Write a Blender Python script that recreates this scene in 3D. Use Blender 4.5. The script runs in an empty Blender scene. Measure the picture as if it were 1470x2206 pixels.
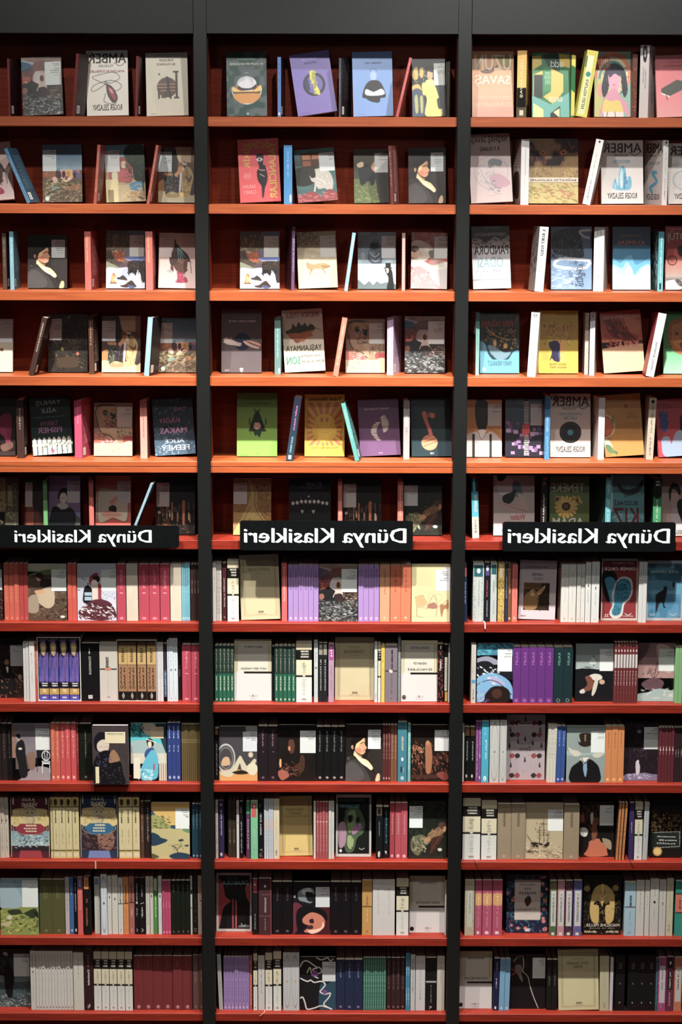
import bpy, math, random
import numpy as np
from mathutils import Matrix, Vector

# ------------------------------------------------------------------ camera, world, lights, exposure
scn = bpy.context.scene
COL = scn.collection
W_PX, H_PX, F_PX = 1470.0, 2206.0, 4310.0
CX, CY = 735.0, 1103.0
PITCH = math.atan((1103 - 360) / F_PX)
ROLL = 0.0025
DIST = (F_PX / 661.0) * math.cos(PITCH)
EYE = 3.05

cam_d = bpy.data.cameras.new('camera')
cam = bpy.data.objects.new('camera', cam_d); COL.objects.link(cam)
cam_d.sensor_fit = 'HORIZONTAL'; cam_d.sensor_width = 36.0
cam_d.lens = 36.0 * F_PX / W_PX
cam_d.clip_start = 0.05; cam_d.clip_end = 60
CAM_M = Matrix.Translation((0, -DIST, EYE)) @ Matrix.Rotation(math.pi / 2 - PITCH, 4, 'X') @ Matrix.Rotation(ROLL, 4, 'Z')
cam.matrix_world = CAM_M
scn.camera = cam

vs = scn.view_settings
vs.view_transform = 'Standard'; vs.look = 'None'; vs.gamma = 1.0; vs.use_curve_mapping = False
vs.exposure = 0.0

world = bpy.data.worlds.new('shop_ambience'); scn.world = world
world.use_nodes = True
world.node_tree.nodes['Background'].inputs[0].default_value = (0.62, 0.85, 1.0, 1)
world.node_tree.nodes['Background'].inputs[1].default_value = 0.065

def spot(name, loc, target, power, color, angle, blend, radius=0.025):
    d = bpy.data.lights.new(name, 'SPOT'); d.energy = power; d.color = color
    d.spot_size = math.radians(angle); d.spot_blend = blend; d.shadow_soft_size = radius
    o = bpy.data.objects.new(name, d); COL.objects.link(o)
    o.location = loc
    o.rotation_euler = (Vector(target) - Vector(loc)).to_track_quat('-Z', 'Y').to_euler()
    return o
# ceiling track spots in front of the bookcases (above the frame)
spot('track_spotlight', (0.86, -1.08, 4.30), (0.74, 0, 2.75), 118, (1.0, 0.98, 0.93), 92, 0.7)
spot('track_spotlight', (0.55, -1.35, 4.12), (0.65, 0, 3.0), 34, (1.0, 0.98, 0.93), 84, 0.8)
spot('track_spotlight', (0.05, -1.35, 4.12), (-0.05, 0, 2.9), 56, (1.0, 0.97, 0.92), 84, 0.8)
spot('track_spotlight', (-0.85, -1.35, 4.12), (-0.85, 0, 2.9), 58, (1.0, 0.96, 0.90), 84, 0.8)
spot('track_spotlight', (0.80, -1.12, 4.30), (0.70, 0, 0.40), 740, (1.0, 0.97, 0.92), 60, 1.0)
spot('track_spotlight', (-0.05, -1.10, 4.30), (-0.10, 0, 0.4), 740, (1.0, 0.97, 0.91), 60, 1.0)
spot('track_spotlight', (-1.00, -1.10, 4.30), (-0.85, 0, 0.4), 690, (1.0, 0.96, 0.90), 60, 1.0)
spot('fill_spotlight', (0.9, -3.2, 4.40), (0.45, 0, 0.6), 110, (1.0, 0.97, 0.90), 46, 1.0, 0.06)  # added fill pair from the front, softens board shadows on the lower rows
spot('fill_spotlight', (-0.9, -3.2, 4.40), (-0.4, 0, 0.6), 110, (1.0, 0.96, 0.89), 46, 1.0, 0.06)
spot('fill_spotlight', (0.95, -3.6, 3.95), (0.8, 0, 2.9), 46, (1.0, 0.96, 0.90), 44, 1.0, 0.12)  # added weak fill pair, brightens the shaded tops of the upper covers
spot('fill_spotlight', (-0.8, -3.6, 3.95), (-0.55, 0, 2.9), 14, (1.0, 0.93, 0.85), 44, 1.0, 0.12)

def project(P):
    q = CAM_M.inverted() @ Vector(P)
    return CX + F_PX * q.x / -q.z, CY - F_PX * q.y / -q.z
def ray(px, py):
    d = Vector(((px - CX) / F_PX, -(py - CY) / F_PX, -1.0))
    return CAM_M.translation.copy(), (CAM_M.to_3x3() @ d)
def unproj(px, py, Y):
    o, d = ray(px, py); k = (Y - o.y) / d.y
    return o + d * k
def on_level(px, Y, Z):
    """world X of the point at depth Y, height Z seen in column px"""
    X = 0.0
    for _ in range(3):
        py = project((X, Y, Z))[1]; X = unproj(px, py, Y).x
    return X

# ------------------------------------------------------------------ materials
def srgb(h):
    h = h.strip('#')
    if len(h) == 3: h = ''.join(c * 2 for c in h)
    v = np.array([int(h[i:i + 2], 16) for i in (0, 2, 4)]) / 255.0
    return np.where(v <= 0.04045, v / 12.92, ((v + 0.055) / 1.055) ** 2.4)

def new_mat(name):
    m = bpy.data.materials.new(name); m.use_nodes = True
    nt = m.node_tree; return m, nt, nt.nodes['Principled BSDF']

def printed_material(name, rough, coat=0.0):
    m, nt, b = new_mat(name)
    a = nt.nodes.new('ShaderNodeAttribute'); a.attribute_name = 'Col'
    n = nt.nodes.new('ShaderNodeTexNoise'); n.inputs['Scale'].default_value = 900; n.inputs['Detail'].default_value = 2
    tc = nt.nodes.new('ShaderNodeTexCoord'); nt.links.new(tc.outputs['Object'], n.inputs['Vector'])
    mr = nt.nodes.new('ShaderNodeMapRange'); mr.inputs['From Min'].default_value = .3; mr.inputs['From Max'].default_value = .7
    mr.inputs['To Min'].default_value = 0.90; mr.inputs['To Max'].default_value = 1.08
    nt.links.new(n.outputs[0], mr.inputs['Value'])
    mx = nt.nodes.new('ShaderNodeVectorMath'); mx.operation = 'SCALE'
    nt.links.new(a.outputs['Color'], mx.inputs[0]); nt.links.new(mr.outputs[0], mx.inputs['Scale'])
    hs = nt.nodes.new('ShaderNodeHueSaturation'); hs.inputs['Saturation'].default_value = 0.87
    nt.links.new(mx.outputs[0], hs.inputs['Color']); nt.links.new(hs.outputs[0], b.inputs['Base Color'])
    b.inputs['Roughness'].default_value = rough; b.inputs['Specular IOR Level'].default_value = 0.3
    b.inputs['Coat Weight'].default_value = coat; b.inputs['Coat Roughness'].default_value = 0.4
    return m
M_PRINT = printed_material('printed_cover', 0.40, 0.0)
M_INK = printed_material('lettering_ink', 0.5)
M_LABEL = printed_material('paper_label', 0.6)

def page_material():
    m, nt, b = new_mat('book_pages')
    tc = nt.nodes.new('ShaderNodeTexCoord'); mp = nt.nodes.new('ShaderNodeMapping')
    mp.inputs['Scale'].default_value = (900, 20, 20)
    n = nt.nodes.new('ShaderNodeTexNoise'); n.inputs['Scale'].default_value = 3
    r = nt.nodes.new('ShaderNodeValToRGB')
    r.color_ramp.elements[0].color = (*srgb('b0a48e'), 1); r.color_ramp.elements[0].position = .3
    r.color_ramp.elements[1].color = (*srgb('ece3cf'), 1); r.color_ramp.elements[1].position = .65
    nt.links.new(tc.outputs['Object'], mp.inputs[0]); nt.links.new(mp.outputs[0], n.inputs['Vector'])
    nt.links.new(n.outputs[0], r.inputs[0]); nt.links.new(r.outputs[0], b.inputs['Base Color'])
    b.inputs['Roughness'].default_value = .9
    return m
M_PAGE = page_material()

def wood_material(name, c1, c2, rough=.45, scale=(1.2, 14, 26), spec=.5):
    m, nt, b = new_mat(name)
    tc = nt.nodes.new('ShaderNodeTexCoord'); mp = nt.nodes.new('ShaderNodeMapping')
    mp.inputs['Scale'].default_value = scale
    n = nt.nodes.new('ShaderNodeTexNoise'); n.inputs['Scale'].default_value = 5; n.inputs['Detail'].default_value = 8
    n.inputs['Roughness'].default_value = .65; n.inputs['Distortion'].default_value = .6
    r = nt.nodes.new('ShaderNodeValToRGB')
    r.color_ramp.elements[0].color = (*srgb(c1), 1); r.color_ramp.elements[0].position = .32
    r.color_ramp.elements[1].color = (*srgb(c2), 1); r.color_ramp.elements[1].position = .68
    nt.links.new(tc.outputs['Object'], mp.inputs[0]); nt.links.new(mp.outputs[0], n.inputs['Vector'])
    nt.links.new(n.outputs[0], r.inputs[0]); nt.links.new(r.outputs[0], b.inputs['Base Color'])
    bp = nt.nodes.new('ShaderNodeBump'); bp.inputs['Strength'].default_value = .08; bp.inputs['Distance'].default_value = .002
    nt.links.new(n.outputs[0], bp.inputs['Height']); nt.links.new(bp.outputs[0], b.inputs['Normal'])
    b.inputs['Roughness'].default_value = rough; b.inputs['Specular IOR Level'].default_value = spec
    return m
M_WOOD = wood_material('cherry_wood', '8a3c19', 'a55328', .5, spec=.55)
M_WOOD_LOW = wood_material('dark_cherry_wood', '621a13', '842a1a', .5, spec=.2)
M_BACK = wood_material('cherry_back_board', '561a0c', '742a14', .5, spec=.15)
def flat_material(name, c, rough, metallic=0.0, noise=.15):
    m, nt, b = new_mat(name)
    tc = nt.nodes.new('ShaderNodeTexCoord')
    n = nt.nodes.new('ShaderNodeTexNoise'); n.inputs['Scale'].default_value = 60; n.inputs['Detail'].default_value = 6
    r = nt.nodes.new('ShaderNodeValToRGB'); c = srgb(c)
    r.color_ramp.elements[0].color = (*(c * (1 - noise)), 1); r.color_ramp.elements[0].position = .3
    r.color_ramp.elements[1].color = (*np.minimum(1, c * (1 + noise)), 1); r.color_ramp.elements[1].position = .7
    nt.links.new(tc.outputs['Object'], n.inputs['Vector']); nt.links.new(n.outputs[0], r.inputs[0])
    nt.links.new(r.outputs[0], b.inputs['Base Color'])
    b.inputs['Roughness'].default_value = rough; b.inputs['Metallic'].default_value = metallic; b.inputs['Specular IOR Level'].default_value = 0.35
    return m
M_POST = flat_material('black_powder_coated_steel', '080a09', .5)
M_HEAD = flat_material('charcoal_header_laminate', '171919', .6)
M_SIGN = flat_material('black_acrylic', '0b0c0d', .25)
M_SIGNTXT = flat_material('white_vinyl_lettering', 'c8d4d1', .5, 0, .03)
M_PLASTER = flat_material('dark_plaster', '3a3634', .9)
M_FLOOR = wood_material('dark_floor_planks', '3d2a20', '5a4030', .5, (2, 12, 2))

# ------------------------------------------------------------------ mesh helpers
def link(o, parent=None, mat=None):
    COL.objects.link(o)
    if parent is not None: o.parent = parent
    if mat is not None and o.data is not None and not o.data.materials: o.data.materials.append(mat)
    return o
class MB:
    """collects vertices, faces and vertex colours of ONE mesh"""
    def __init__(s): s.v = []; s.f = []; s.c = []; s.n = 0
    def add(s, V, F, C):
        V = np.asarray(V, float); C = np.asarray(C, float)
        if C.ndim == 1: C = np.tile(C, (len(V), 1))
        s.v.append(V); s.c.append(C)
        for f in F: s.f.append(tuple(i + s.n for i in f))
        s.n += len(V); return s
    def addq(s, V, Q, C):
        V = np.asarray(V, float); C = np.asarray(C, float)
        s.v.append(V); s.c.append(C); s.f.extend((Q + s.n).tolist()); s.n += len(V); return s
    def box(s, x0, x1, y0, y1, z0, z1, C=(1, 1, 1), ch=0.0):
        if ch <= 0:
            V = [(x0,y0,z0),(x1,y0,z0),(x1,y1,z0),(x0,y1,z0),(x0,y0,z1),(x1,y0,z1),(x1,y1,z1),(x0,y1,z1)]
            F = [(0,3,2,1),(4,5,6,7),(0,1,5,4),(1,2,6,5),(2,3,7,6),(3,0,4,7)]
            return s.add(V, F, np.array(C, float))
        # chamfered along the front vertical and horizontal edges (outline in YZ extruded in X)
        P = [(y0 + ch, z0), (y1, z0), (y1, z1), (y0 + ch, z1), (y0, z1 - ch), (y0, z0 + ch)]
        V = [(x0, a, b) for a, b in P] + [(x1, a, b) for a, b in P]
        F = [(5,4,3,2,1,0), (6,7,8,9,10,11)] + [(i, (i + 1) % 6, 6 + (i + 1) % 6, 6 + i) for i in range(6)]
        return s.add(V, F, np.array(C, float))
    def prism(s, P, z0, z1, C):
        n = len(P)
        V = [(a, b, z0) for a, b in P] + [(a, b, z1) for a, b in P]
        F = [tuple(range(n))[::-1], tuple(range(n, 2 * n))] + [(i, (i + 1) % n, n + (i + 1) % n, n + i) for i in range(n)]
        return s.add(V, F, C)
    def mesh(s, name):
        me = bpy.data.meshes.new(name)
        V = np.concatenate(s.v); me.from_pydata(V, [], s.f); me.update()
        ca = me.color_attributes.new('Col', 'FLOAT_COLOR', 'POINT')
        C = np.concatenate(s.c); C = np.hstack([C, np.ones((len(C), 1))])
        ca.data.foreach_set('color', C.astype(np.float32).ravel())
        return me
def obj(name, mb, mat, parent=None):
    me = mb.mesh(name) if isinstance(mb, MB) else mb
    o = bpy.data.objects.new(name, me)
    if not me.materials: me.materials.append(mat)
    return link(o, parent)

# ------------------------------------------------------------------ a small painter for printed artwork
GH, = (120,)
def smooth(P, closed):
    P = np.asarray(P, float); n = len(P); out = []
    rng = range(n) if closed else range(n - 1)
    for i in rng:
        g = (lambda k: P[k % n]) if closed else (lambda k: P[min(max(k, 0), n - 1)])
        p0, p1, p2, p3 = g(i - 1), g(i), g(i + 1), g(i + 2)
        for t in np.linspace(0, 1, 6, endpoint=False):
            out.append(.5 * ((2 * p1) + (-p0 + p2) * t + (2 * p0 - 5 * p1 + 4 * p2 - p3) * t * t + (-p0 + 3 * p1 - 3 * p2 + p3) * t ** 3))
    if not closed: out.append(P[-1])
    return np.array(out)
def inside(X, Y, P):
    r = np.zeros(X.shape, bool); n = len(P); j = n - 1
    for i in range(n):
        xi, yi = P[i]; xj, yj = P[j]
        if yi != yj:
            r ^= ((yi > Y) != (yj > Y)) & (X < (xj - xi) * (Y - yi) / (yj - yi) + xi)
        j = i
    return r
def vnoise(X, Y, f, rs):
    g = rs.rand(int(f * 1.2) + 4, int(f * 2) + 4)
    x = X / 100 * f; y = Y / 100 * f * 1.5
    xi = np.clip(x.astype(int), 0, g.shape[0] - 2); yi = np.clip(y.astype(int), 0, g.shape[1] - 2)
    fx = x - xi; fy = y - yi; fx = fx * fx * (3 - 2 * fx); fy = fy * fy * (3 - 2 * fy)
    return (g[xi, yi] * (1 - fx) + g[xi + 1, yi] * fx) * (1 - fy) + (g[xi, yi + 1] * (1 - fx) + g[xi + 1, yi + 1] * fx) * fy
def paint(art, nx, ny, asp, seed=1):
    """returns nx*ny linear colours (row 0 = top) and the text / label operations"""
    rs = np.random.RandomState(seed)
    SS = 2
    X, Y = np.meshgrid((np.arange(nx * SS) + .5) / (nx * SS) * 100, (np.arange(ny * SS) + .5) / (ny * SS) * 100)
    I = np.zeros((ny * SS, nx * SS, 3)); texts = []
    K = asp  # height/width, for round brushes
    for op in art.split(';'):
        t = op.split()
        if not t: continue
        k = t[0]
        if k in 'tvqbuw' and len(k) == 1 and k in 'tvw':
            texts.append(t); continue
        c = srgb(t[1]) if k not in ('n', 'N') else None
        if k == 'bg': I[:] = c
        elif k == 'g':
            c2 = srgb(t[2]); a, b = (float(t[3]), float(t[4])) if len(t) > 4 else (0, 100)
            m = (Y >= a) & (Y <= b); w = ((Y - a) / (b - a))[..., None]
            I[m] = (c * (1 - w) + c2 * w)[m]
        elif k == 'r':
            x0, y0, x1, y1 = map(float, t[2:6]); I[(X >= x0) & (X <= x1) & (Y >= y0) & (Y <= y1)] = c
        elif k in 'eo':
            q = list(map(float, t[2:])); d = ((X - q[0]) / q[2]) ** 2 + ((Y - q[1]) / q[3]) ** 2
            if k == 'e': I[d <= 1] = c
            else:
                w = q[4] / q[2]; I[(d <= 1) & (d >= (1 - w) ** 2)] = c
        elif k in 'pP':
            q = np.array(list(map(float, t[2:]))).reshape(-1, 2)
            if k == 'P': q = smooth(q, True)
            I[inside(X, Y, q)] = c
        elif k in 'lL':
            w = float(t[2]); q = np.array(list(map(float, t[3:]))).reshape(-1, 2)
            if k == 'L': q = smooth(q, False)
            m = np.zeros(X.shape, bool)
            for a, b in zip(q[:-1], q[1:]):
                ax, ay = a[0], a[1] * K; dx, dy = b[0] - a[0], (b[1] - a[1]) * K
                L2 = dx * dx + dy * dy + 1e-9
                u = np.clip(((X - ax) * dx + (Y * K - ay) * dy) / L2, 0, 1)
                m |= (X - ax - u * dx) ** 2 + (Y * K - ay - u * dy) ** 2 <= (w / 2) ** 2
            I[m] = c
        elif k in 'sx':   # s: brush strokes, x: round dots.  colour n x0 y0 x1 y1 size angle
            n = int(t[2]); x0, y0, x1, y1 = map(float, t[3:7]); sz = float(t[7]) if len(t) > 7 else 6
            an = float(t[8]) if len(t) > 8 else 20
            if k == 's': n = int(n * 2.3); sz *= .56
            for i in range(n):
                px, py = rs.uniform(x0, x1), rs.uniform(y0, y1); a = math.radians(an + rs.uniform(-35, 35))
                s1 = sz * rs.uniform(.5, 1.2); s2 = s1 if k == 'x' else s1 * rs.uniform(.15, .35)
                dx = X - px; dy = (Y - py) * K
                u = dx * math.cos(a) + dy * math.sin(a); v = -dx * math.sin(a) + dy * math.cos(a)
                I[(u / s1) ** 2 + (v / s2) ** 2 <= 1] = c * rs.uniform(.8, 1.15) if k == 's' else c
        elif k == 'q':   # unreadably small print: broken vertical line of marks   colour x0 y0 x1 y1
            x0, y0, x1, y1 = map(float, t[2:6]); yy = y0
            while yy < y1:
                h = rs.uniform(.8, 1.7); a = rs.uniform(x0, x0 + (x1 - x0) * .4); b = rs.uniform(x0 + (x1 - x0) * .6, x1)
                I[(X >= a) & (X <= b) & (Y >= yy) & (Y <= yy + h * .8)] = c
                yy += h + rs.choice([0.25, 0.25, 1.4])
        elif k == 'h':   # unreadably small print in horizontal lines
            x0, y0, x1, y1 = map(float, t[2:6]); nl = int(t[6]) if len(t) > 6 else 3; lh = (y1 - y0) / nl
            for i in range(nl):
                xx = x0 + rs.uniform(0, (x1 - x0) * .25)
                while xx < x1:
                    w = rs.uniform(2, 6); I[(X >= xx) & (X <= min(xx + w, x1)) & (Y >= y0 + i * lh) & (Y <= y0 + (i + .5) * lh)] = c
                    xx += w + 1.3
        elif k == 'n':
            amt, f = float(t[1]) / 100, float(t[2])
            m = (vnoise(X, Y, f, rs) + .5 * vnoise(X, Y, f * 2.3, rs) + .25 * vnoise(X, Y, f * 5, rs)) / 1.75
            I *= (1 + amt * (m - .5) * 2)[..., None]
        elif k == 'N':   # blend towards a colour by noise: colour amount freq
            c = srgb(t[1]); amt, f = float(t[2]) / 100, float(t[3])
            m = np.clip((vnoise(X, Y, f, rs) - .45) * 4, 0, 1) * amt
            I = I * (1 - m[..., None]) + c * m[..., None]
    I = I.reshape(ny, SS, nx, SS, 3).mean(axis=(1, 3))
    return np.clip(I, 0, 1), texts

_tc = {}
def text_geo(s, bold):
    k = (s, bold)
    if k not in _tc:
        cu = bpy.data.curves.new('lettering_source', 'FONT'); cu.body = s; cu.resolution_u = 2
        cu.offset = 0.0
        o = bpy.data.objects.new('lettering_source', cu)
        me = o.to_mesh()
        V = np.empty(len(me.vertices) * 3); me.vertices.foreach_get('co', V); V = V.reshape(-1, 3)[:, :2]
        F = [tuple(p.vertices) for p in me.polygons]
        o.to_mesh_clear(); bpy.data.objects.remove(o); bpy.data.curves.remove(cu)
        if bold:   # heavier strokes: the outline doubled with a small shift
            n = len(V); V = np.concatenate([V - [.02, .008], V + [.02, .008]]); F = F + [tuple(i + n for i in f) for f in F]
        lo, hi = V.min(0), V.max(0); V = (V - lo) / (hi - lo)
        _tc[k] = (V, F)
    return _tc[k]
def place_text(mb, s, x0, y0, x1, y1, col, depth, vertical=False, bold=True, mirror=True):
    """box in local metres: x right, y = local z up (y1 > y0)"""
    V, F = text_geo(s, bold)
    u, v = V[:, 0], V[:, 1]
    if vertical:    # reads downwards, mirrored like the whole picture
        x = x0 + (x1 - x0) * v; z = y1 - (y1 - y0) * u
        if not mirror: x = x1 - (x1 - x0) * (1 - v)
        else: x = x0 + (x1 - x0) * (1 - v)
    else:
        x = x1 - (x1 - x0) * u if mirror else x0 + (x1 - x0) * u; z = y0 + (y1 - y0) * v
    dd = np.full_like(x, depth)
    if bold: dd[len(dd) // 2:] -= .00015
    mb.add(np.stack([x, dd, z], 1), F, srgb(col) if isinstance(col, str) else col)

def art_grid(mb, art, x0, x1, z0, z1, y, nx, ny, seed, face='front'):
    """paint `art` on a fine grid; face 'front' faces -y, 'side' lies in the yz plane at x = y argument"""
    asp = (z1 - z0) / abs(x1 - x0)
    I, texts = paint(art, nx, ny, asp, seed)
    xs = np.linspace(x0, x1, nx); zs = np.linspace(z1, z0, ny)
    A, B = np.meshgrid(xs, zs)
    if face == 'front': V = np.stack([A, np.full_like(A, y), B], -1)
    else: V = np.stack([np.full_like(A, y), A, B], -1)
    idx = np.arange(nx * ny).reshape(ny, nx)
    Q = np.stack([idx[:-1, :-1], idx[1:, :-1], idx[1:, 1:], idx[:-1, 1:]], -1).reshape(-1, 4)
    mb.addq(V.reshape(-1, 3), Q, I.reshape(-1, 3))
    return texts

# ------------------------------------------------------------------ the setting: three bookcases between steel posts
# front top edge (px row at the middle column) and board thickness in px of the twelve shelves
ROWS = [(252, 21), (441, 20.5), (628.5, 20.5), (812, 20.5), (995, 24.5), (1165, 19.5), (1343, 19.2), (1517, 18.5), (1689, 18), (1856, 17.5), (2021, 17), (2184, 16.5)]
SZ = [unproj(715, y, 0).z for y, _ in ROWS]
STH = [SZ[i] - unproj(715, y + t, 0).z for i, (y, t) in enumerate(ROWS)]
ORD = ['top', 'second', 'third', 'fourth', 'fifth', 'sixth', 'seventh', 'eighth', 'ninth', 'tenth', 'eleventh', 'bottom']
BAY = ['left', 'centre', 'right']
BACK = 0.185
# post edges measured at half height
def X0(px, py): return unproj(px, py, -0.012).x
PL = (X0(426.5, 1103), X0(454.5, 1103)); PR = (X0(975.5, 1103), X0(1003.5, 1103))
PITCHX = PR[0] - PL[0]
POSTS = [(PL[0] - PITCHX, PL[1] - PITCHX), PL, PR, (PR[0] + PITCHX, PR[1] + PITCHX)]
ZTOP = unproj(715, -90, 0).z; ZBOT = SZ[11] - 0.42
ZHEAD = unproj(715, 73, 0).z
def tag(o, label=None, cat=None, group=None, kind=None):
    if label: o['label'] = label
    if cat: o['category'] = cat
    if group: o['group'] = group
    if kind: o['kind'] = kind
    return o
def empty(name, loc=(0, 0, 0)):
    o = bpy.data.objects.new(name, None); o.empty_display_size = .05; o.location = loc
    COL.objects.link(o); return o

o = obj('wall_back', MB().box(-2.6, 3.2, BACK + .03, BACK + .15, 0, ZTOP + 1.5), M_PLASTER); tag(o, 'dark wall behind the bookcases', 'wall', kind='structure')
o = obj('floor', MB().box(-2.6, 3.2, -8.0, BACK + .15, -.05, 0), M_FLOOR); tag(o, 'dark floor in front of the bookcases', 'floor', kind='structure')

for b in range(3):
    xa, xb = POSTS[b][1], POSTS[b + 1][0]
    bc = empty('bookcase', ((xa + xb) / 2, 0, 0))
    tag(bc, ['cherry wood bookcase at the left, cut by the frame edge', 'cherry wood bookcase standing between the two black steel posts',
             'brightly lit cherry wood bookcase right of the right-hand post'][b], 'bookcase', 'cherry wood bookcases')
    cx = (xa + xb) / 2
    for i in range(12):
        if i == 4:
            m = STH[i] * .46
            obj('shelf', MB().box(xa - cx + .0005, xb - cx - .0005, 0, BACK, SZ[i] - m, SZ[i], ch=.0012), M_WOOD, bc)
            obj('shelf', MB().box(xa - cx + .0005, xb - cx - .0005, 0.001, BACK, SZ[i] - STH[i], SZ[i] - m - .0006, ch=.0012), M_WOOD, bc)
        else:
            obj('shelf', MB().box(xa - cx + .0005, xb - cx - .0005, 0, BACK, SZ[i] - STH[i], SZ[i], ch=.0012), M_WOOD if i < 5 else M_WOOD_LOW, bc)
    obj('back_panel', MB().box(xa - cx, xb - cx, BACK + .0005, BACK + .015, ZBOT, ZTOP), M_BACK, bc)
    obj('base_panel', MB().box(xa - cx, xb - cx, 0.0, .018, 0, SZ[11] - STH[11] - .19), M_HEAD, bc)
    for sx in (0, 1):
        x = (xa - cx - .010) if sx == 0 else (xb - cx)
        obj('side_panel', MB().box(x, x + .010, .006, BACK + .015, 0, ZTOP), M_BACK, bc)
    obj('header_panel', MB().box(xa - cx + .0005, xb - cx - .0005, -.016, .02, ZHEAD, ZTOP), M_HEAD, bc)
for k in range(4):
    xa, xb = POSTS[k]
    cx = (xa + xb) / 2
    p = empty('steel_post', (cx, -.012, 0))
    tag(p, ['black steel post beyond the left bookcase', 'black steel post between the left and centre bookcases',
            'black steel post between the centre and right bookcases', 'black steel post beyond the right bookcase'][k], 'post', 'black steel posts')
    hw = (xb - xa) / 2
    me = obj('post_body', MB().prism([(-hw + .001, 0), (hw - .001, 0), (hw, .001), (hw, .02), (-hw, .02), (-hw, .001)], 0, ZTOP, (1, 1, 1)), M_POST, p)
    mb = MB()
    z = .4
    while z < ZTOP:
        mb.box(hw * .25, hw * .25 + .003, -.0004, .0002, z, z + .009); z += .05
    # a slotted upright strip runs down the inner faces where the shelves hook in
    obj('upright_strip', MB().box(hw - .0006, hw + .0022, .020, .026, 0, ZTOP), M_POST, p)
    obj('upright_strip', MB().box(-hw - .0022, -hw + .0006, .020, .026, 0, ZTOP), M_POST, p)

# ------------------------------------------------------------------ books
def make_texts(texts, root, bx, bz, bw, bh, y, fn=None):
    """builds title panels and lettering; (bx, bz) lower left of the face, bw x bh its size"""
    tb, pb = MB(), MB(); nt = npn = 0
    for t in texts:
        k, c = t[0], t[1]
        x0, y0, x1, y1 = [float(v) / 100 for v in t[2:6]]
        X0_, X1_ = bx + x0 * bw, bx + x1 * bw; Z1_, Z0_ = bz + (1 - y0) * bh, bz + (1 - y1) * bh
        s = ' '.join(t[6:])
        if k == 'w':
            pb.add([(X0_, y - .0002, Z0_), (X1_, y - .0002, Z0_), (X1_, y - .0002, Z1_), (X0_, y - .0002, Z1_)], [(0, 1, 2, 3)], srgb(c)); npn += 1
            if s:
                z = Z1_ - .004; pw = X1_ - X0_
                for j, ln in enumerate(s.split('/')):
                    if ln == '_': z -= .0035; continue
                    w = min(pw * .86, len(ln) * .0033)
                    if ln.startswith('~'): place_text(tb, ln[1:], X1_ - pw * .07 - w, z - .0022, X1_ - pw * .07, z, '8a8a88', y - .0004, bold=False); z -= .0046
                    else: place_text(tb, ln, X1_ - pw * .07 - w, z - .0034, X1_ - pw * .07, z, '55504c', y - .0004, bold=True); z -= .0062
                nt += 1
        else:
            place_text(tb, s, X0_, Z0_, X1_, Z1_, c, y - .0004, vertical=(k in 'vV'), bold=(k in 'tv')); nt += 1
    if npn: obj('title_panel', pb, M_LABEL, root)
    if nt: obj('lettering', tb, M_INK, root)

# texts with lower-weight letters use T and V
_op = paint
def paint(art, nx, ny, asp, seed=1):
    keep, tx = [], []
    for op in art.split(';'):
        t = op.split()
        if t and t[0] in ('T', 'V', 't', 'v', 'w'): tx.append(t)
        else: keep.append(op)
    return _op(';'.join(keep), nx, ny, asp, seed)[0], tx

def set_pose(root, corners, base, yaw, roll, lean):
    R = Matrix.Rotation(yaw, 3, 'Z') @ Matrix.Rotation(-lean, 3, 'X') @ Matrix.Rotation(roll, 3, 'Y')
    zmin = min((R @ Vector(c)).z for c in corners)
    ymax = max((R @ Vector(c)).y for c in corners)
    by = min(base[1], BACK - .0015 - ymax)
    root.location = (base[0], by, base[2] - zmin + .0002)
    root.rotation_euler = R.to_euler()
    return R
_seed = [10]
def seed(): _seed[0] += 7; return _seed[0]
LABELS = {}
def name_book(root, desc, r, b, group, cat='book'):
    n = len(desc.split()); lab = desc
    if n <= 12: lab += ', %s shelf, %s bay' % (ORD[r], BAY[b])
    elif n <= 14: lab += ', %s shelf' % ORD[r]
    if lab in LABELS: print('DUPLICATE LABEL', lab)
    n = len(lab.split())
    if n < 4 or n > 16: print('LABEL LENGTH', n, lab)
    LABELS[lab] = 1
    tag(root, lab, cat, group)

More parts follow.
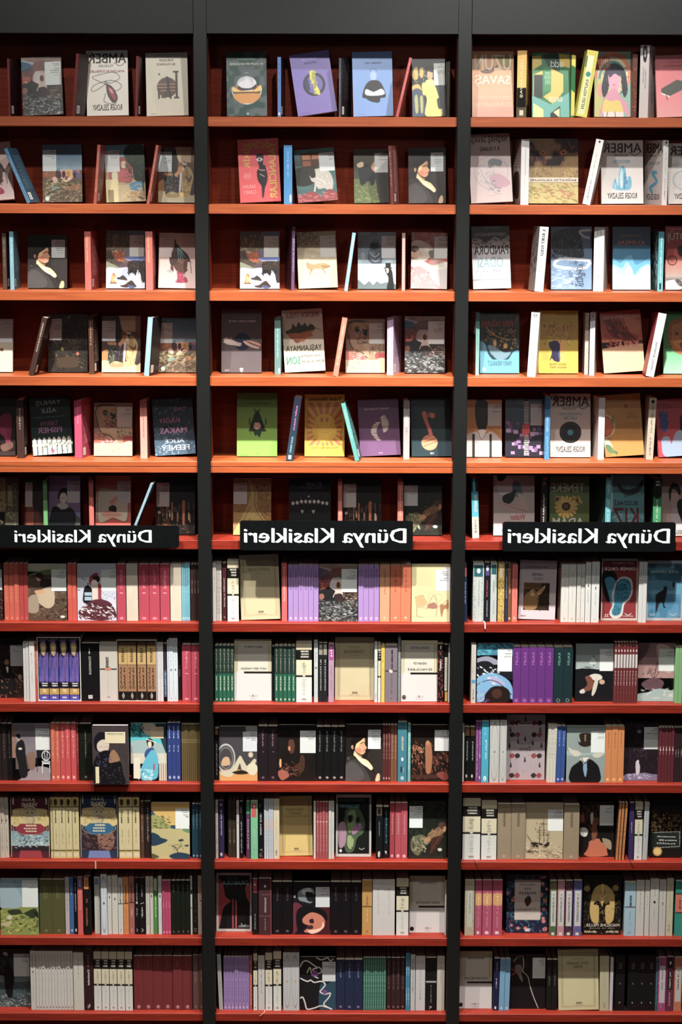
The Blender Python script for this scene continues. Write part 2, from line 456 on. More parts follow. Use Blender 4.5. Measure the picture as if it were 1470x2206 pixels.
class Cell:
    def __init__(s, r, b, ox, oy, k): s.r, s.b, s.ox, s.oy, s.k = r, b, ox, oy, k
    def px(s, x): return s.ox + x / s.k
    def py(s, y): return s.oy + y / s.k
    # ---- a book shown face out
    def F(s, x0, x1, yt, desc, art, tilt=0, y=None, lean=None, t=.016, spine=None, fore=0, yaw=0, z=0, rest=True):
        r = s.r; up = r < 6
        y = ((.088 if s.r == 0 else .10) if up else .03) if y is None else y
        lean = math.radians((11 if up else 2) if lean is None else lean)
        a, c = s.px(x0), s.px(x1); zs = SZ[r]
        A = on_level(a, y, zs); B = on_level(c, y, zs); tl = math.radians(tilt); yw = math.radians(yaw)
        w = (B - A) / math.cos(tl) / math.cos(yw)
        # height from the top centre pixel
        yt = s.py(yt); xm = (a + c) / 2
        h = .19
        for _ in range(5):
            p = unproj(xm, yt, y + h * math.sin(lean)); h = (p.z - zs) / math.cos(lean) / max(.6, math.cos(tl))
        h = min(h, .235)
        root = empty('paperback_book')
        mb = MB(); nx = max(24, int(w / .125 * 80)); sd = seed()
        tx = art_grid(mb, art, -w / 2, w / 2, 0, h, 0, nx, GH, sd)
        first = paint(art.split(';')[0], 1, 1, 1)[0][0, 0]
        sc = srgb(spine) if spine else first
        mb.box(-w / 2, w / 2, .0001, .0011, 0, h, sc)
        mb.box(-w / 2, w / 2, t - .0011, t, 0, h, sc * .9)
        mb.box(w / 2 - .0012, w / 2, .0011, t - .0011, 0, h, sc)
        obj('cover', mb, M_PRINT, root)
        obj('page_block', MB().box(-w / 2 + .0025, w / 2 - .0014, .0013, t - .0013, .0015, h - .002), M_PAGE, root)
        make_texts(tx, root, -w / 2, 0, w, h, 0)
        cs = [(i, j, k2) for i in (-w / 2, w / 2) for j in (0, t) for k2 in (0, h)]
        set_pose(root, cs, ((A + B) / 2, y, zs + z), yw, tl, lean)
        name_book(root, desc, r, s.b, 'books displayed face out on the %s shelf' % ORD[r])
        return root
    # ---- books standing spine out.  xs = list of boundaries in px, all copies of one book
    def S(s, xs, yt, desc, art, y=None, d=.125, tilt=0, gap=.0004, ybm=None, cat='book'):
        r = s.r
        y = .03 if y is None else y
        zs = SZ[r]; n = len(xs) - 1
        ym = (s.py(yt) + ROWS[r][0]) / 2
        Xs = [unproj(s.px(x), ym, y).x for x in xs]
        T = sum(Xs[i + 1] - Xs[i] for i in range(n)) / n - gap
        h = unproj(s.px((xs[0] + xs[-1]) / 2), s.py(yt), y).z - zs
        h /= math.cos(math.radians(tilt)); d = min(d, BACK - y - .003)
        root = empty('paperback_book')
        mb = MB(); sd = seed(); c1 = paint(art.split(';')[0], 1, 1, 1)[0][0, 0]
        nx = max(5, int(T * 661 * 1.15))
        complexart = len(art.split(';')) > 1
        e = .0009
        if complexart: tx = art_grid(mb, art, e, T - e, 0, h, 0, nx, 110, sd)
        else: tx = []; mb.add([(e, 0, 0), (T - e, 0, 0), (T - e, 0, h), (e, 0, h)], [(0, 1, 2, 3)], c1)
        # wrap-around cover: bevelled spine corners, two boards
        mb.prism([(e, .00005), (T - e, .00005), (T, e), (T, d), (T - .0008, d), (T - .0008, .0018), (.0008, .0018), (.0008, d), (0, d), (0, e)], 0, h, c1)
        obj('cover', mb, M_PRINT, root)
        obj('page_block', MB().box(.0009, T - .0009, .0019, d - .002, .0012, h - .0015), M_PAGE, root)
        make_texts(tx, root, e, 0, T - 2 * e, h, 0)
        cs = [(i, j, k2) for i in (0, T) for j in (0, d) for k2 in (0, h)]
        names = ['first', 'second', 'third', 'fourth', 'fifth', 'sixth', 'seventh', 'eighth', 'ninth', 'tenth', 'eleventh', 'twelfth']
        words = {2: 'two', 3: 'three', 4: 'four', 5: 'five', 6: 'six', 7: 'seven', 8: 'eight', 9: 'nine', 10: 'ten', 11: 'eleven', 12: 'twelve'}
        grp = ('books standing spine out on the %s shelf' % ORD[r]) if n == 1 else '%s on the %s shelf, %s bay' % (desc.split(' beside')[0].split(' left of')[0].split(' right of')[0], ORD[r], BAY[s.b])
        kids = list(root.children)
        rr = random.Random(sd)
        for i in range(n):
            if i == 0: o = root
            else:
                o = root.copy(); COL.objects.link(o)
                for c in kids:
                    q = c.copy(); COL.objects.link(q); q.parent = o
            dy = rr.uniform(-.0015, .0015) if n > 1 else 0
            set_pose(o, cs, (Xs[i] + gap / 2, y + dy, zs), 0, math.radians(tilt), 0)
            if n == 1: name_book(o, desc, r, s.b, grp, cat)
            elif n == 2: name_book(o, ('left' if i == 0 else 'right') + ' one of two ' + desc, r, s.b, grp, cat)
            else:
                if i == 0: pos = 'leftmost'
                elif i == n - 1: pos = 'rightmost'
                else: pos = names[i] + ' from left'
                name_book(o, '%s of %s %s' % (pos, words[n], desc), r, s.b, grp, cat)
        return root
    # ---- a book standing at an angle: spine x0..x1 and one cover seen foreshortened up to x2
    def A(s, x0, x1, x2, yt, desc, art, side='bg 333', tilt=0, y=None, bar=True, d=.122):
        r = s.r; zs = SZ[r]
        if y is None:
            y = .062
            if abs(tilt) >= 3: y, d = .012, .08
        P0 = on_level(s.px(x0), y, zs); P1 = on_level(s.px(x1), y, zs); P2 = on_level(s.px(x2), y + .08, zs)
        right = x2 > x1
        if x2 == x1 or x2 == x0: th = 0.0; right = True; d = min(d, BACK - y - .004)
        else: th = math.asin(min(.8, (abs(P2 - P1) if right else abs(P0 - P2)) / d))
        T = (P1 - P0) / math.cos(th); T = max(T, .006)
        h = (unproj(s.px((x0 + x1) / 2), s.py(yt), y + .005).z - zs) / math.cos(math.radians(tilt))
        h = min(h, .235)
        root = empty('paperback_book')
        mb = MB(); sd = seed(); c1 = paint(art.split(';')[0], 1, 1, 1)[0][0, 0]; c2 = paint(side.split(';')[0], 1, 1, 1)[0][0, 0]
        e = .0008
        tx = art_grid(mb, art, e, T - e, 0, h, 0, max(6, int(T * 760)), 110, sd)
        mb.prism([(e, .00005), (T - e, .00005), (T, e), (T, .0018), (0, .0018), (0, e)], 0, h, c1)
        mb.box(0, .0009, .0018, d, 0, h, c2); mb.box(T - .0009, T, .0018, d, 0, h, c2)
        # artwork of the visible side cover
        xs_ = T + .0001 if right else -.0001
        if right: tx2 = art_grid(mb, side, .002, d, 0, h, xs_, 40, 110, sd + 1, 'side')
        else: tx2 = art_grid(mb, side, d, .002, 0, h, xs_, 40, 110, sd + 1, 'side')
        obj('cover', mb, M_PRINT, root)
        obj('page_block', MB().box(.001, T - .001, .0019, d - .003, .0012, h - .002), M_PAGE, root)
        make_texts(tx, root, e, 0, T - 2 * e, h, 0)
        if tx2:   # lettering printed on the side cover
            tb = MB()
            for t in tx2:
                a0, b0, a1, b1 = [float(v) / 100 for v in t[2:6]]
                m2 = MB(); st = ' '.join(t[6:])
                place_text(m2, st, 0, (1 - b1) * h, 1, (1 - b0) * h, t[1], 0, vertical=(t[0] in 'vV'), bold=(t[0] in 'tv'))
                V = m2.v[0]; u = a0 + (a1 - a0) * V[:, 0]
                yy = u * d if right else (1 - u) * d
                tb.add(np.stack([np.full_like(yy, xs_ + (.0003 if right else -.0003)), yy, V[:, 2]], 1), m2.f, m2.c[0])
            obj('lettering', tb, M_INK, root)
        if bar and right:
            m3 = MB(); x3 = xs_ + .0002
            m3.add([(x3, .012, .010), (x3, .034, .010), (x3, .034, .034), (x3, .012, .034)], [(0, 1, 2, 3)], srgb('dcdcd4'))
            for q in range(7):
                z0 = .013 + q * .0027
                m3.add([(x3 + .0001, .015, z0), (x3 + .0001, .028, z0), (x3 + .0001, .028, z0 + .0012), (x3 + .0001, .015, z0 + .0012)], [(0, 1, 2, 3)], srgb('222'))
            obj('barcode_sticker', m3, M_LABEL, root)
        cs = [(i, j, k2) for i in (0, T) for j in (0, d) for k2 in (0, h)]
        yaw = -th if right else th
        base_x = P0
        if abs(tilt) > 1:   # keep the bottom corner that touches the shelf where it is seen
            pass
        set_pose(root, cs, (base_x, y, zs), yaw, math.radians(tilt), 0)
        name_book(root, desc, r, s.b, 'books turned edge on between the displayed covers of the %s shelf' % ORD[r])
        return root
    # ---- an open slipcase around volumes; xs boundaries of the volumes
    def slipcase(s, xa, xb, yt, desc, xs, yv, vdesc, art, c='d8d4cc', y=.03):
        r = s.r; zs = SZ[r]; ym = (s.py(yt) + ROWS[r][0]) / 2
        A = unproj(s.px(xa), ym, y).x; B = unproj(s.px(xb), ym, y).x
        h = unproj(s.px((xa + xb) / 2), s.py(yt), y).z - zs
        cc = srgb(c); e = .0022; d = .13
        root = empty('slipcase', ((A + B) / 2, y, zs + .0003)); w = B - A
        mb = MB().box(-w / 2, w / 2, 0, d, 0, e, cc).box(-w / 2, w / 2, 0, d, h - e, h, cc)
        mb.box(-w / 2, -w / 2 + e, 0, d, e, h - e, cc).box(w / 2 - e, w / 2, 0, d, e, h - e, cc).box(-w / 2 + e, w / 2 - e, d - e, d, e, h - e, cc)
        obj('case_body', mb, M_PRINT, root)
        name_book(root, desc, r, s.b, None, 'slipcase')
        z0 = SZ[r]; SZ[r] += e + .0003
        s.S(xs, yv, vdesc, art, y=y + .002, d=.12)
        SZ[r] = z0

# ------------------------------------------------------------------ printed artwork used more than once
BURN = ('g 7a675c 5c4a48 0 20;r 443838 0 18 100 100;n 30 5;P 8c9498 0 4 14 7 30 9 36 12 20 15 0 15;P 23506a 0 9 12 9 26 13 20 18 10 22 0 26;P 3c3a44 0 24 14 20 26 16 40 10 60 8 60 30 40 26 24 34 0 40;P 55433f 30 12 50 8 62 16 58 30 44 24 30 26;'
        'N 7a2c24 40 5;s 7c241c 26 2 24 30 44 7 80;s b84c2c 20 4 34 24 46 5 70;s d88858 10 4 40 20 46 3 70;P a89c9c 34 26 44 24 58 26 60 44 42 48 30 46 28 36;s c4b8b4 12 34 30 56 44 5 60;'
        'r 2b2829 0 64 100 100;P 1b1a1c 0 46 14 44 24 40 34 44 42 48 46 66 30 70 10 62 0 58;P 332a27 58 46 80 44 100 48 100 76 74 74 58 66;s 6c4c3c 26 62 52 100 74 7 10;s 1a1718 26 60 48 100 78 8 20;s a08c7c 10 62 56 100 72 5 10;'
        'n 30 6;s 6f726f 40 0 66 100 100 9 20;s 454a4a 50 0 64 100 100 9 150;s 8a8f8b 18 0 72 96 100 7 15;s 1c1e20 26 0 62 100 100 8 160;s a4a8a4 8 10 80 90 98 6 160;P 7c4c3c 2 54 10 52 14 58 8 62 2 60;'
        'e c08a64 50 37 6.4 6.4;e 54301f 50 37 5 5.4;P b09a90 44 45 57 45 60 54 44 54;L c0a898 1.6 44 47 39 54 37 58;L b8a496 1.8 58 47 61 54 57 61;P 2b2020 43 53 60 53 61 66 56 70 54 62 48 70 42 66')
def burn(l='right'): return BURN + ';w c8ccca 58 9 98 49 GRİGORİ/PETROV/_/BEYAZ/ZAMBAKLAR/ÜLKESİNDE/_/~roman'
WOMAN = ('bg 1d1614;n 25 4;P 282221 0 60 20 56 34 60 54 72 76 86 90 100 0 100;P 2a2422 60 50 100 40 100 100 90 100 70 72;P 3a3634 0 70 26 62 52 78 66 96 60 100 0 100;n 12 9;'
         'P 140e0c 14 30 22 22 36 16 48 16 54 22 50 27 40 30 34 36 28 42 24 50 20 52 14 44;P 17110f 20 44 26 40 30 52 24 54;'
         'P c48a60 30 34 40 29 50 24 52 30 51 34 54 38 57 41 54 43 53 46 52 49 48 52 42 53 34 50 26 45 27 38;P e0b070 30 34 42 29 48 26 46 30 38 34 34 40 28 42;P c86c50 30 42 40 42 44 48 38 50 30 46;'
         'L 3c2018 2.4 40 34 45 32 50 32;L 8c4030 1.6 47 47 50 45 53 46;e c89878 18.5 40 2.6 3.4;e 7c4c38 19 40 1.2 2;'
         'P a07850 24 46 30 49 38 54 44 56 40 60 30 56 23 53;P dcc090 24 48 30 52 40 58 52 61 60 64 70 72 73 77 68 80 58 75 46 70 36 64 26 56 22 54;P e8d8b8 36 62 48 69 60 75 68 79 66 76 54 68 42 60;'
         's 2c201c 12 50 56 74 62 4 30;P c8a880 84 88 90 86 92 92 90 99 80 99;s b8b0a8 3 6 58 12 62 2 20;P 4a4646 0 74 18 66 40 76 50 90 40 98 0 100;n 10 7')
def woman(): return WOMAN + ';w c4ccca 60 9 94 43 VİLLİERS/DE L’İSLE/_/VADİDEKİ/ZAMBAĞIN/GÖLGESİ/_/~roman'
BULL = ('g 3c5c70 4a6c84 0 22;g 4a6c84 88a0ac 22 46;r 5c4c3c 0 45 100 100;n 14 7;P 7c4a2e 0 48 12 46 34 47 38 56 20 58 0 56;s 9c5c34 20 6 47 36 56 6 0;P 3c3038 34 47 42 46 46 54 42 58 34 56;'
        'P c89c90 44 46 56 44 74 44 78 50 76 58 70 62 60 63 50 60 42 56;P 4a2228 38 48 46 47 48 56 42 58;P 3c1c20 50 47 58 47 58 54 54 58 50 56;P d09c58 58 45 70 44 76 48 74 56 66 58 60 56;P b07c40 60 48 68 47 70 54 62 55;P 5c2820 58 56 66 56 62 63 57 62;P d8b0a0 62 58 70 58 66 63;'
        'P a86068 84 45 92 45 94 50 88 52;P 5c5470 76 46 84 47 96 52 96 58 80 57;P 2c2c30 76 50 84 50 84 58 78 57;P c8a08c 26 57 34 56 38 62 36 66 26 66;L b09078 1.6 12 63 24 58;P d0b088 50 62 70 62 60 65 46 68;'
        's 7a6c3c 40 0 64 100 80 9 10;s a85c30 18 64 70 98 78 6 15;s 3a3020 30 0 62 100 96 9 160;s a8a078 12 4 64 60 80 7 10;P 6c8478 24 74 38 72 42 76 26 80;L 1c1a14 2.4 14 86 30 80 42 76 54 78;P 7c9880 14 88 28 82 26 88 16 92;s 4c4030 40 0 82 100 100 8 20;s 8c7458 30 0 72 100 100 8 150;P c0c8b8 8 90 16 90 16 96 8 96;l 2c3438 1.6 37 44 44 41')
def bull(): return BULL + ';w c4cccc 1 9 35 46 YAKUP/_/~AŞK/BOZKIRDAKİ/SÜRÜ'
OLDMAN = ('bg 4a3324;g 3a2818 4c3022 0 46;n 20 5;P a88c64 40 0 86 1 86 10 44 10;P b89c74 44 10 86 10 86 28 52 28 46 18;n 10 9;r 6a4228 86 0 100 38;s 8c5c34 26 86 2 100 40 5 90;P 1c1614 36 0 44 2 50 20 54 30 50 50 36 50;r 5c3420 50 28 100 38;s 8a5430 10 52 28 66 40 5 0;P b07434 52 38 62 34 64 46 52 50;'
          'r 4a2c24 0 46 18 62;P 9c6c34 0 66 16 60 18 84 0 86;r 241f20 16 52 58 84;s 4c5c48 24 16 52 36 82 6 90;s 5c4c50 20 30 52 56 84 5 90;s b09880 10 20 52 56 82 2.6 0;P 9c7044 16 47 36 47 36 52 18 51;P b48464 50 44 53 42 50 54 42 50;'
          'g a88c60 b0a078 86 100;P b8a880 0 80 18 80 22 86 60 86 100 84 100 92 0 92;g b0a888 b4ac90 92 100;P 3c3434 84 42 100 48 100 80 84 84;'
          'P b0945c 64 36 80 36 90 46 92 56 88 70 84 84 78 88 66 87 62 70 64 52 60 42;P 94784a 72 36 78 40 80 50 76 56 70 48;P 5c3c20 70 52 82 56 86 50 88 56 82 64 74 58;s 8c7040 24 62 50 84 84 6 80;s d0b884 14 66 60 84 86 6 85;P c0b4b8 58 48 63 48 62 66 58 84 55 84 56 62;L 4c2818 1.4 64 48 60 84;P d0b468 55 82 66 82 66 88 56 88;'
          'P 9c6c4c 62 33 68 33 68 37 63 38;P d8ccb8 63 36 68 38 67 44 63 41;P ccc4b0 61 30 66 27 74 30 74 33 66 32;P 1c1614 66 26 74 29 66 28;P 3c2420 66 33 72 34 70 39;P 94845c 22 84 36 80 56 84 54 90 30 91 20 88;e a89c78 38 83 6 2.4')
def oldman(): return OLDMAN + ';w c0c8c8 0 9 35 45 MEHMED/NURİ/_/GÜNEŞİN/KARA/GÜNLERİ'
ISTAN = ('g 3c3830 58503c 0 22;g 58503c 6c5848 22 40;r 5c4c40 0 38 100 66;n 20 6;P 4a5068 60 0 100 0 100 12 60 8;P 645c70 46 34 62 32 64 48 50 48;s 8c7454 20 0 6 56 34 8 90;P 443830 0 36 24 34 34 40 40 60 0 60;s 2a201e 26 0 36 44 62 6 20;P 8c4420 16 38 30 35 46 38 48 52 34 54 22 48;s c0602c 20 22 38 46 50 4 90;s b0a088 4 14 34 30 38 5 10;'
         'P 5870a8 48 46 100 44 100 52 60 53;l b89c90 1.6 48 48 60 52 96 52;r 6c3c2c 52 52 100 56;P 7c8068 0 54 14 57 30 62 30 65 0 65;P 4c3c44 34 58 56 56 60 62 44 64;'
         'P b4b8cc 0 66 30 65 56 64 62 74 80 68 100 76 100 100 0 100;n 8 8;P 98a0c4 40 72 46 65 58 66 60 80 42 78;P 26201d 56 56 64 52 90 52 100 54 100 88 92 84 86 72 80 68 76 78 70 72 66 66 62 72 58 78 56 66;s 16110f 26 56 58 100 74 7 80;s 4c3020 12 60 54 100 66 5 0;'
         'P a06c28 14 84 16 76 20 73 24 76 24 80 22 86 28 91 12 91;P d0a048 16 80 19 77 22 82 20 88 16 88;L 3c3420 1.4 10 91 28 91;P 33302c 28 81 36 80 42 77 50 80 55 86 40 85 30 84;P 36281f 36 95 48 93 58 88 66 86 74 92 78 97 60 98 44 98;P 3c486c 56 94 70 95 74 99 60 99;P 2a2220 90 76 98 74 100 86 94 90 90 84')
def istan(): return ISTAN + ';w c4c8c2 60 8 97 45 MAKSİM/GORKİ/_/SOĞUK BİR/AKŞAM'
HELMET = ('bg c0a498;g b09488 c4aca4 0 45;g c4aca4 c4b0ac 45 100;n 6 6;P 402c28 41 13 44 13 45 18 52 24 64 32 74 38 80 46 82 51 72 53 60 55 48 58 40 60 32 58 28 50 30 42 36 32 40 22;P 2c2422 41 13 44 13 44 18 41 18;P 1f2c30 46 22 56 28 70 38 74 44 60 46 50 50 46 36;'
          'l 7c9ca0 1.2 48 28 52 48;l 7c9ca0 1.2 50 28 58 47;l 7c9ca0 1.2 53 28 64 46;l 90acb0 1 56 30 70 45;s 8c5c48 14 50 46 76 54 4 165;P 50342c 40 58 60 55 74 53 75 58 74 64 76 67 70 71 66 74 56 72 46 68;P 5c2c34 32 59 38 60 40 66 38 70 32 66;P 98989c 22 70 30 66 38 70 34 72;'
          'P 8c2444 48 68 56 72 64 72 66 78 74 82 76 88 66 90 50 90 44 87 50 84;s b84060 12 48 74 70 88 4 60;s 5c1430 8 48 72 74 88 4 60;P c8a4ac 16 90 24 84 34 84 44 88 44 91 20 92;L 3c2c2c 1.2 80 52 88 52;L 3c2c2c 1.8 82 53 84 62 85 72')
def helmet(): return HELMET + ';w c8bcb8 1 9 33 44 HAKKI/_/~BİZANS/~SULTANI'
MAPP = ('bg 98785c;n 20 6;g 7c6454 8c7058 0 8;P 4c3c34 4 8 20 3 44 3 56 6 40 8 20 9;P a88c60 16 8 40 7 56 8 60 18 30 16 18 22;P 7c5c50 0 30 8 34 12 50 22 58 34 62 0 72;P a4886c 10 24 26 20 40 44 60 48 58 62 40 56 24 54 14 44;'
        'L 3c3424 2.6 8 10 4 20 8 32 12 46 20 56 32 60 42 62 50 68 54 72;L 4c3c2c 1.4 20 58 28 60 40 62;P 2c3430 24 16 32 14 36 18 34 24 28 26 24 22;P 24302f 42 20 48 20 56 22 54 30 46 30;s b8a090 26 26 16 54 48 4 60;s 6c3440 18 30 24 46 46 4 60;s 3c2820 16 28 34 54 48 5 10;s 2c2c20 30 46 10 60 46 4 60;'
        's 4c4838 34 60 48 98 66 5 60;s a09c84 16 60 48 98 64 4 120;P 8c2c30 76 64 98 62 98 72 78 74;P 9c5048 0 60 20 66 50 70 46 76 0 76;s b06850 16 0 56 26 76 6 10;s c89c98 12 20 66 60 78 7 0;r b09c88 0 76 100 100;n 8 8;s 8c8878 20 4 78 96 98 6 20;P b8a488 78 76 100 74 100 100 84 100;L 6c9c94 2 0 84 16 87 30 85')
def mapp(): return MAPP + ';w c4c8c2 60 8 99 46 EVLİYA/ÇELEBİ/_/AKDENİZ/~gezi yazıları/~seçmeler'
COLUMNS = ('bg 15100e;n 30 4;g 241a12 15100e 0 14;P 5c3018 8 66 14 70 30 74 40 84 20 90 6 86;P 8c4c20 10 84 28 80 34 88 12 92;s 4a2c20 40 6 70 100 96 7 10;s 1a1210 30 0 76 100 100 9 160;s 8c7454 8 30 80 60 90 2 30;' +
           ';'.join('l %s %.1f %d %d %d %d' % (c_, w_, x_, a_, x_, b_) for c_, w_, x_, a_, b_ in
           (('7c5c40', 1.4, 14, 52, 66), ('8c6848', 1.4, 19, 54, 68), ('70503a', 1.4, 24, 55, 66), ('a08060', 1.8, 29, 52, 72), ('8c7058', 1.4, 33, 52, 60), ('c8b08c', 2.6, 36, 58, 68), ('9c5c40', 3.4, 42, 44, 74), ('c08860', 1.6, 42, 60, 72), ('6c5c48', 1.6, 48, 52, 60), ('706858', 1.6, 52, 52, 60),
            ('8c6458', 3.6, 56, 60, 76), ('a87c6c', 1.6, 56, 60, 68), ('706050', 1.8, 60, 48, 58), ('6c3424', 2.4, 66, 46, 56), ('a85c30', 6.4, 71, 42, 80), ('c07c44', 2.2, 70, 58, 80), ('504434', 1.6, 78, 44, 54), ('6c5c4c', 2.4, 84, 44, 58), ('c8b490', 3.4, 84, 62, 74), ('b09c7c', 1.8, 87, 66, 78), ('5c4c40', 2.0, 96, 44, 56))) + ';e c8b0a0 10 61 3.4 2.6;P 1a1612 10 64 18 66 18 82 12 82')
def columns(): return COLUMNS + ';w c0bcb4 2 9 35 51 HAN DER/NEFES/_/GÜMÜŞ/KOLONLAR/_/~roman'
LADY = ('g 141612 20241e;n 30 4;s 28301f 40 0 0 100 60 8 60;s 14160f 30 0 0 100 100 9 100;P 6c5034 52 56 66 50 78 44 90 42 98 44 96 52 84 60 74 66 62 68 50 66;s 8c6c44 20 56 48 90 64 7 150;P 5c5a40 8 66 20 60 36 58 50 64 56 72 40 80 30 92 22 94 8 84;s 8c8868 20 12 62 46 88 8 60;s 3c3a2c 14 12 62 46 90 7 60;'
        'P 4a3020 78 40 88 36 96 38 97 46 86 48;P b8805c 92 44 98 45 96 52 90 52;P 9c7048 40 66 54 62 58 68 46 72;P 3c2018 60 66 80 60 92 56 80 74 60 92;L 5c3c28 1.4 56 90 76 68 92 54;e b8b4a4 82 84 6 2.6;s 241c14 16 40 74 100 100 8 160')
def lady(): return LADY + ';w c4ccca 2 8 37 46 SERHENK/PEYK/_/HÜZÜN/SAATİNDE'
def amber(c, sub='', art='', name='ROGER ZELAZNY', tc='3a3430', sc='8a2c30', bg='cfc8bc'):
    return ('bg %s;n 6 3;%s;L %s 1.8 3 9 5 4 14 3 18 8 12 12;t %s 4 4.5 97 19.5 AMBER;L %s 1.8 94 18 86 23 78 24 72 21 66 19.5;T %s 30 21.5 66 25.5 YILLIKLARI;%s;t %s 14 83 85 92 %s'
            % (bg, art, tc, tc, tc, tc, sub, tc, name))
SIDETXT = ';h %s 25 12 80 70 16'

# ------------------------------------------------------------------ top shelf, left bay
c = Cell(0, 0, 0, 60, 2.94)
RED = 'bg 6c1a1e;q 8a3a34 35 12 65 60'; DK = 'bg 2c1012'
c.A(52, 68, 128, 195, 'dark red paperback turned edge on, left of the burning-town cover', RED, DK)
c.F(148, 402, 197, 'paperback with dark painting of a burning town and child, burgundy book each side', burn(), -2.7)
c.A(455, 474, 540, 165, 'dark red paperback leaning right between burning-town cover and red-pendant cover', RED, DK, tilt=5.5)
c.F(552, 815, 153, 'cream paperback with a red gemstone pendant on a looping chain',
    amber('', 't 8a2c30 8 29 92 34 AVALON’UN TÜFEKLERİ', 'L 2c2420 1.6 50 50 20 62 12 60 22 52 60 46 84 54 70 62 46 52 20 44 16 40 40 36 66 34 80 42 60 50 46 48;L 2c2420 2 44 48 48 54;P 3a1418 48 52 62 56 74 70 72 78 62 80 50 68;P 8a2838 52 56 62 60 70 72 66 76 56 66;P c88090 54 58 60 60 64 66 58 64;L 2c2420 1.6 46 66 42 78 60 82 72 80'), -1.3)
c.A(855, 872, 915, 180, 'dark red paperback edge on, between red-pendant cover and striped-disc cover', RED, DK, tilt=2)
c.F(930, 1195, 168, 'beige paperback with figure in front of a dark striped disc and column',
    'bg beb6a2;n 6 3;e 4a3228 50 55 24 16;l 8a6a50 2 28 50 72 50;l 8a6a50 2 27 55 73 55;l 8a6a50 2 29 60 70 60;r 2c201c 70 32 75 72;r 2c201c 65 29 78 32;r 2c201c 66 70 78 73;r 3a2a20 28 56 33 73;P 1c1412 48 38 56 42 56 56 60 72 56 72 52 60 46 72 44 70 50 56;e 2c201c 32 34 2.5 1.6;e 3a5048 40 70 5 2;t 3c3430 32 10 66 13.5 ROGER ZELAZNY;t 3c3430 26 16 70 20 BU ÖLÜMSÜZ;h 6a6458 10 3 92 5 1;h 4a443c 10 96 26 97.5 1', -1.5)
# ------------------------------------------------------------------ top shelf, centre bay
c = Cell(0, 1, 400, 60, 2.371)
c.F(212, 417, 130, 'dark green paperback with a round landscape under a pale moon',
    'bg 163a36;n 12 3;e c8d4cc 50 57 37 24.5;e 163a36 50 57 35 23;e 8a6428 50 59 34 21.5;P 163a36 14 57 18 42 34 34 66 34 84 44 86 57 70 50 30 50;e c4c4c8 50 50 24 12;N 6a6a70 40 8;P 3a343a 28 52 40 56 60 56 74 50 70 58 34 60;P d0a44c 16 54 34 60 66 60 84 52 84 60 60 63 20 62;r 4a2e14 16 62 84 64;P b87828 18 66 82 66 66 79 34 79;t b4bcae 8 16 92 20.5 AY ZALİM BİR SEVGİLİDİR;h 5c7468 28 11 72 14 1;e 7a948c 52 96 3 2', -1)
BLS = 'bg 4c6ca4;q 2c3c64 30 10 70 60;r c8ccd0 25 92 75 96'
c.A(470, 488, 508, 150, 'slim blue spine standing edge on between the green and purple covers', BLS, 'bg 1c1420')
c.F(575, 775, 147, 'purple paperback leaning left with dark ring and yellow-green creature',
    'bg 65559c;n 6 3;o 2c2838 52 52 28 19 7;e 5a4c90 52 52 20 13;P 2c2c54 30 46 38 42 40 60 32 58;P b8b43c 46 30 54 36 56 50 64 66 60 70 50 64 48 50 44 40;P 8a8a34 50 30 58 34 56 60 50 62;s d8d048 14 44 30 62 68 5 80;T a8a0c8 30 9 68 12 URSULA K. LE GUIN;t 3c3470 34 14 66 18.5 DÜNYAYI SARAN;h 3c3460 10 96 30 97.5 1', -8.5)
c.A(782, 794, 848, 155, 'charcoal book turned edge on beside the purple cover', 'bg 4c4a50;q 8a8a90 30 10 70 60', 'bg 221c1e;h 3c3436 20 10 80 70 18')
c.F(858, 1062, 130, 'blue paperback with a man in black jumper holding an open book',
    'g 5a80b8 5f84bc;n 5 3;o 2c3c64 52 29 9 3 1.4;e 7a94bc 52 37 9 8;P 8cA4c8 46 34 58 34 56 46 48 46;P 16161c 34 50 50 44 70 48 82 68 70 72 30 72 24 66;P 16161c 34 70 46 66 66 66 66 78 50 78 36 74;P c8d8dc 34 58 52 62 72 58 78 66 52 68 32 66;l 4a6a90 1 40 62 66 63;t 2c3c64 32 15 72 19 MANİKE YAZI;T 7c9cc8 38 10 64 13 IAIN BANKS;h 3c5484 10 96 30 97.5 1', -1.5, spine='2c3c5c')
c.A(1073, 1088, 1088, 155, 'bright red book leaning right beside the yellow-dress cover', 'bg b04040;q d88c80 35 10 65 70', 'bg 5a1c1c', tilt=13)
c.F(1160, 1330, 165, 'paperback with woman in a yellow dress before dark gothic windows',
    'bg 2e3036;n 10 4;s 8a8c58 12 0 18 50 40 8 90;P c0a04c 4 22 16 14 18 34 4 34;P c0a04c 24 18 34 16 34 30 26 32;P c0a04c 0 48 20 44 28 56 0 60;P 3c4a60 0 56 30 56 36 98 0 98;P a4a468 8 66 16 64 18 90 10 92;P a4a468 24 66 32 66 32 90 26 92;P d4c060 38 44 62 42 76 60 88 98 40 98 44 70 36 58;P d4c060 30 44 40 42 38 62 32 60;P b89870 46 20 60 20 62 32 52 36 46 30;P 241a18 40 16 56 12 66 20 60 24 48 22 44 30;P e0cc70 42 38 62 36 64 46 44 48;P 2c3038 74 70 86 68 90 84 78 86;w c8ccc8 66 8 99 46 JANE/AUSTEN/_/_/GURUR VE/ÖNYARGI', -1)
c.A(1332, 1350, 1350, 172, 'dark slim book behind the yellow-dress cover at the post', 'bg 2a211c;q 5c4c34 30 10 70 80', 'bg 1c1412')  # dark strip painting the shade at the yellow-dress cover's right edge
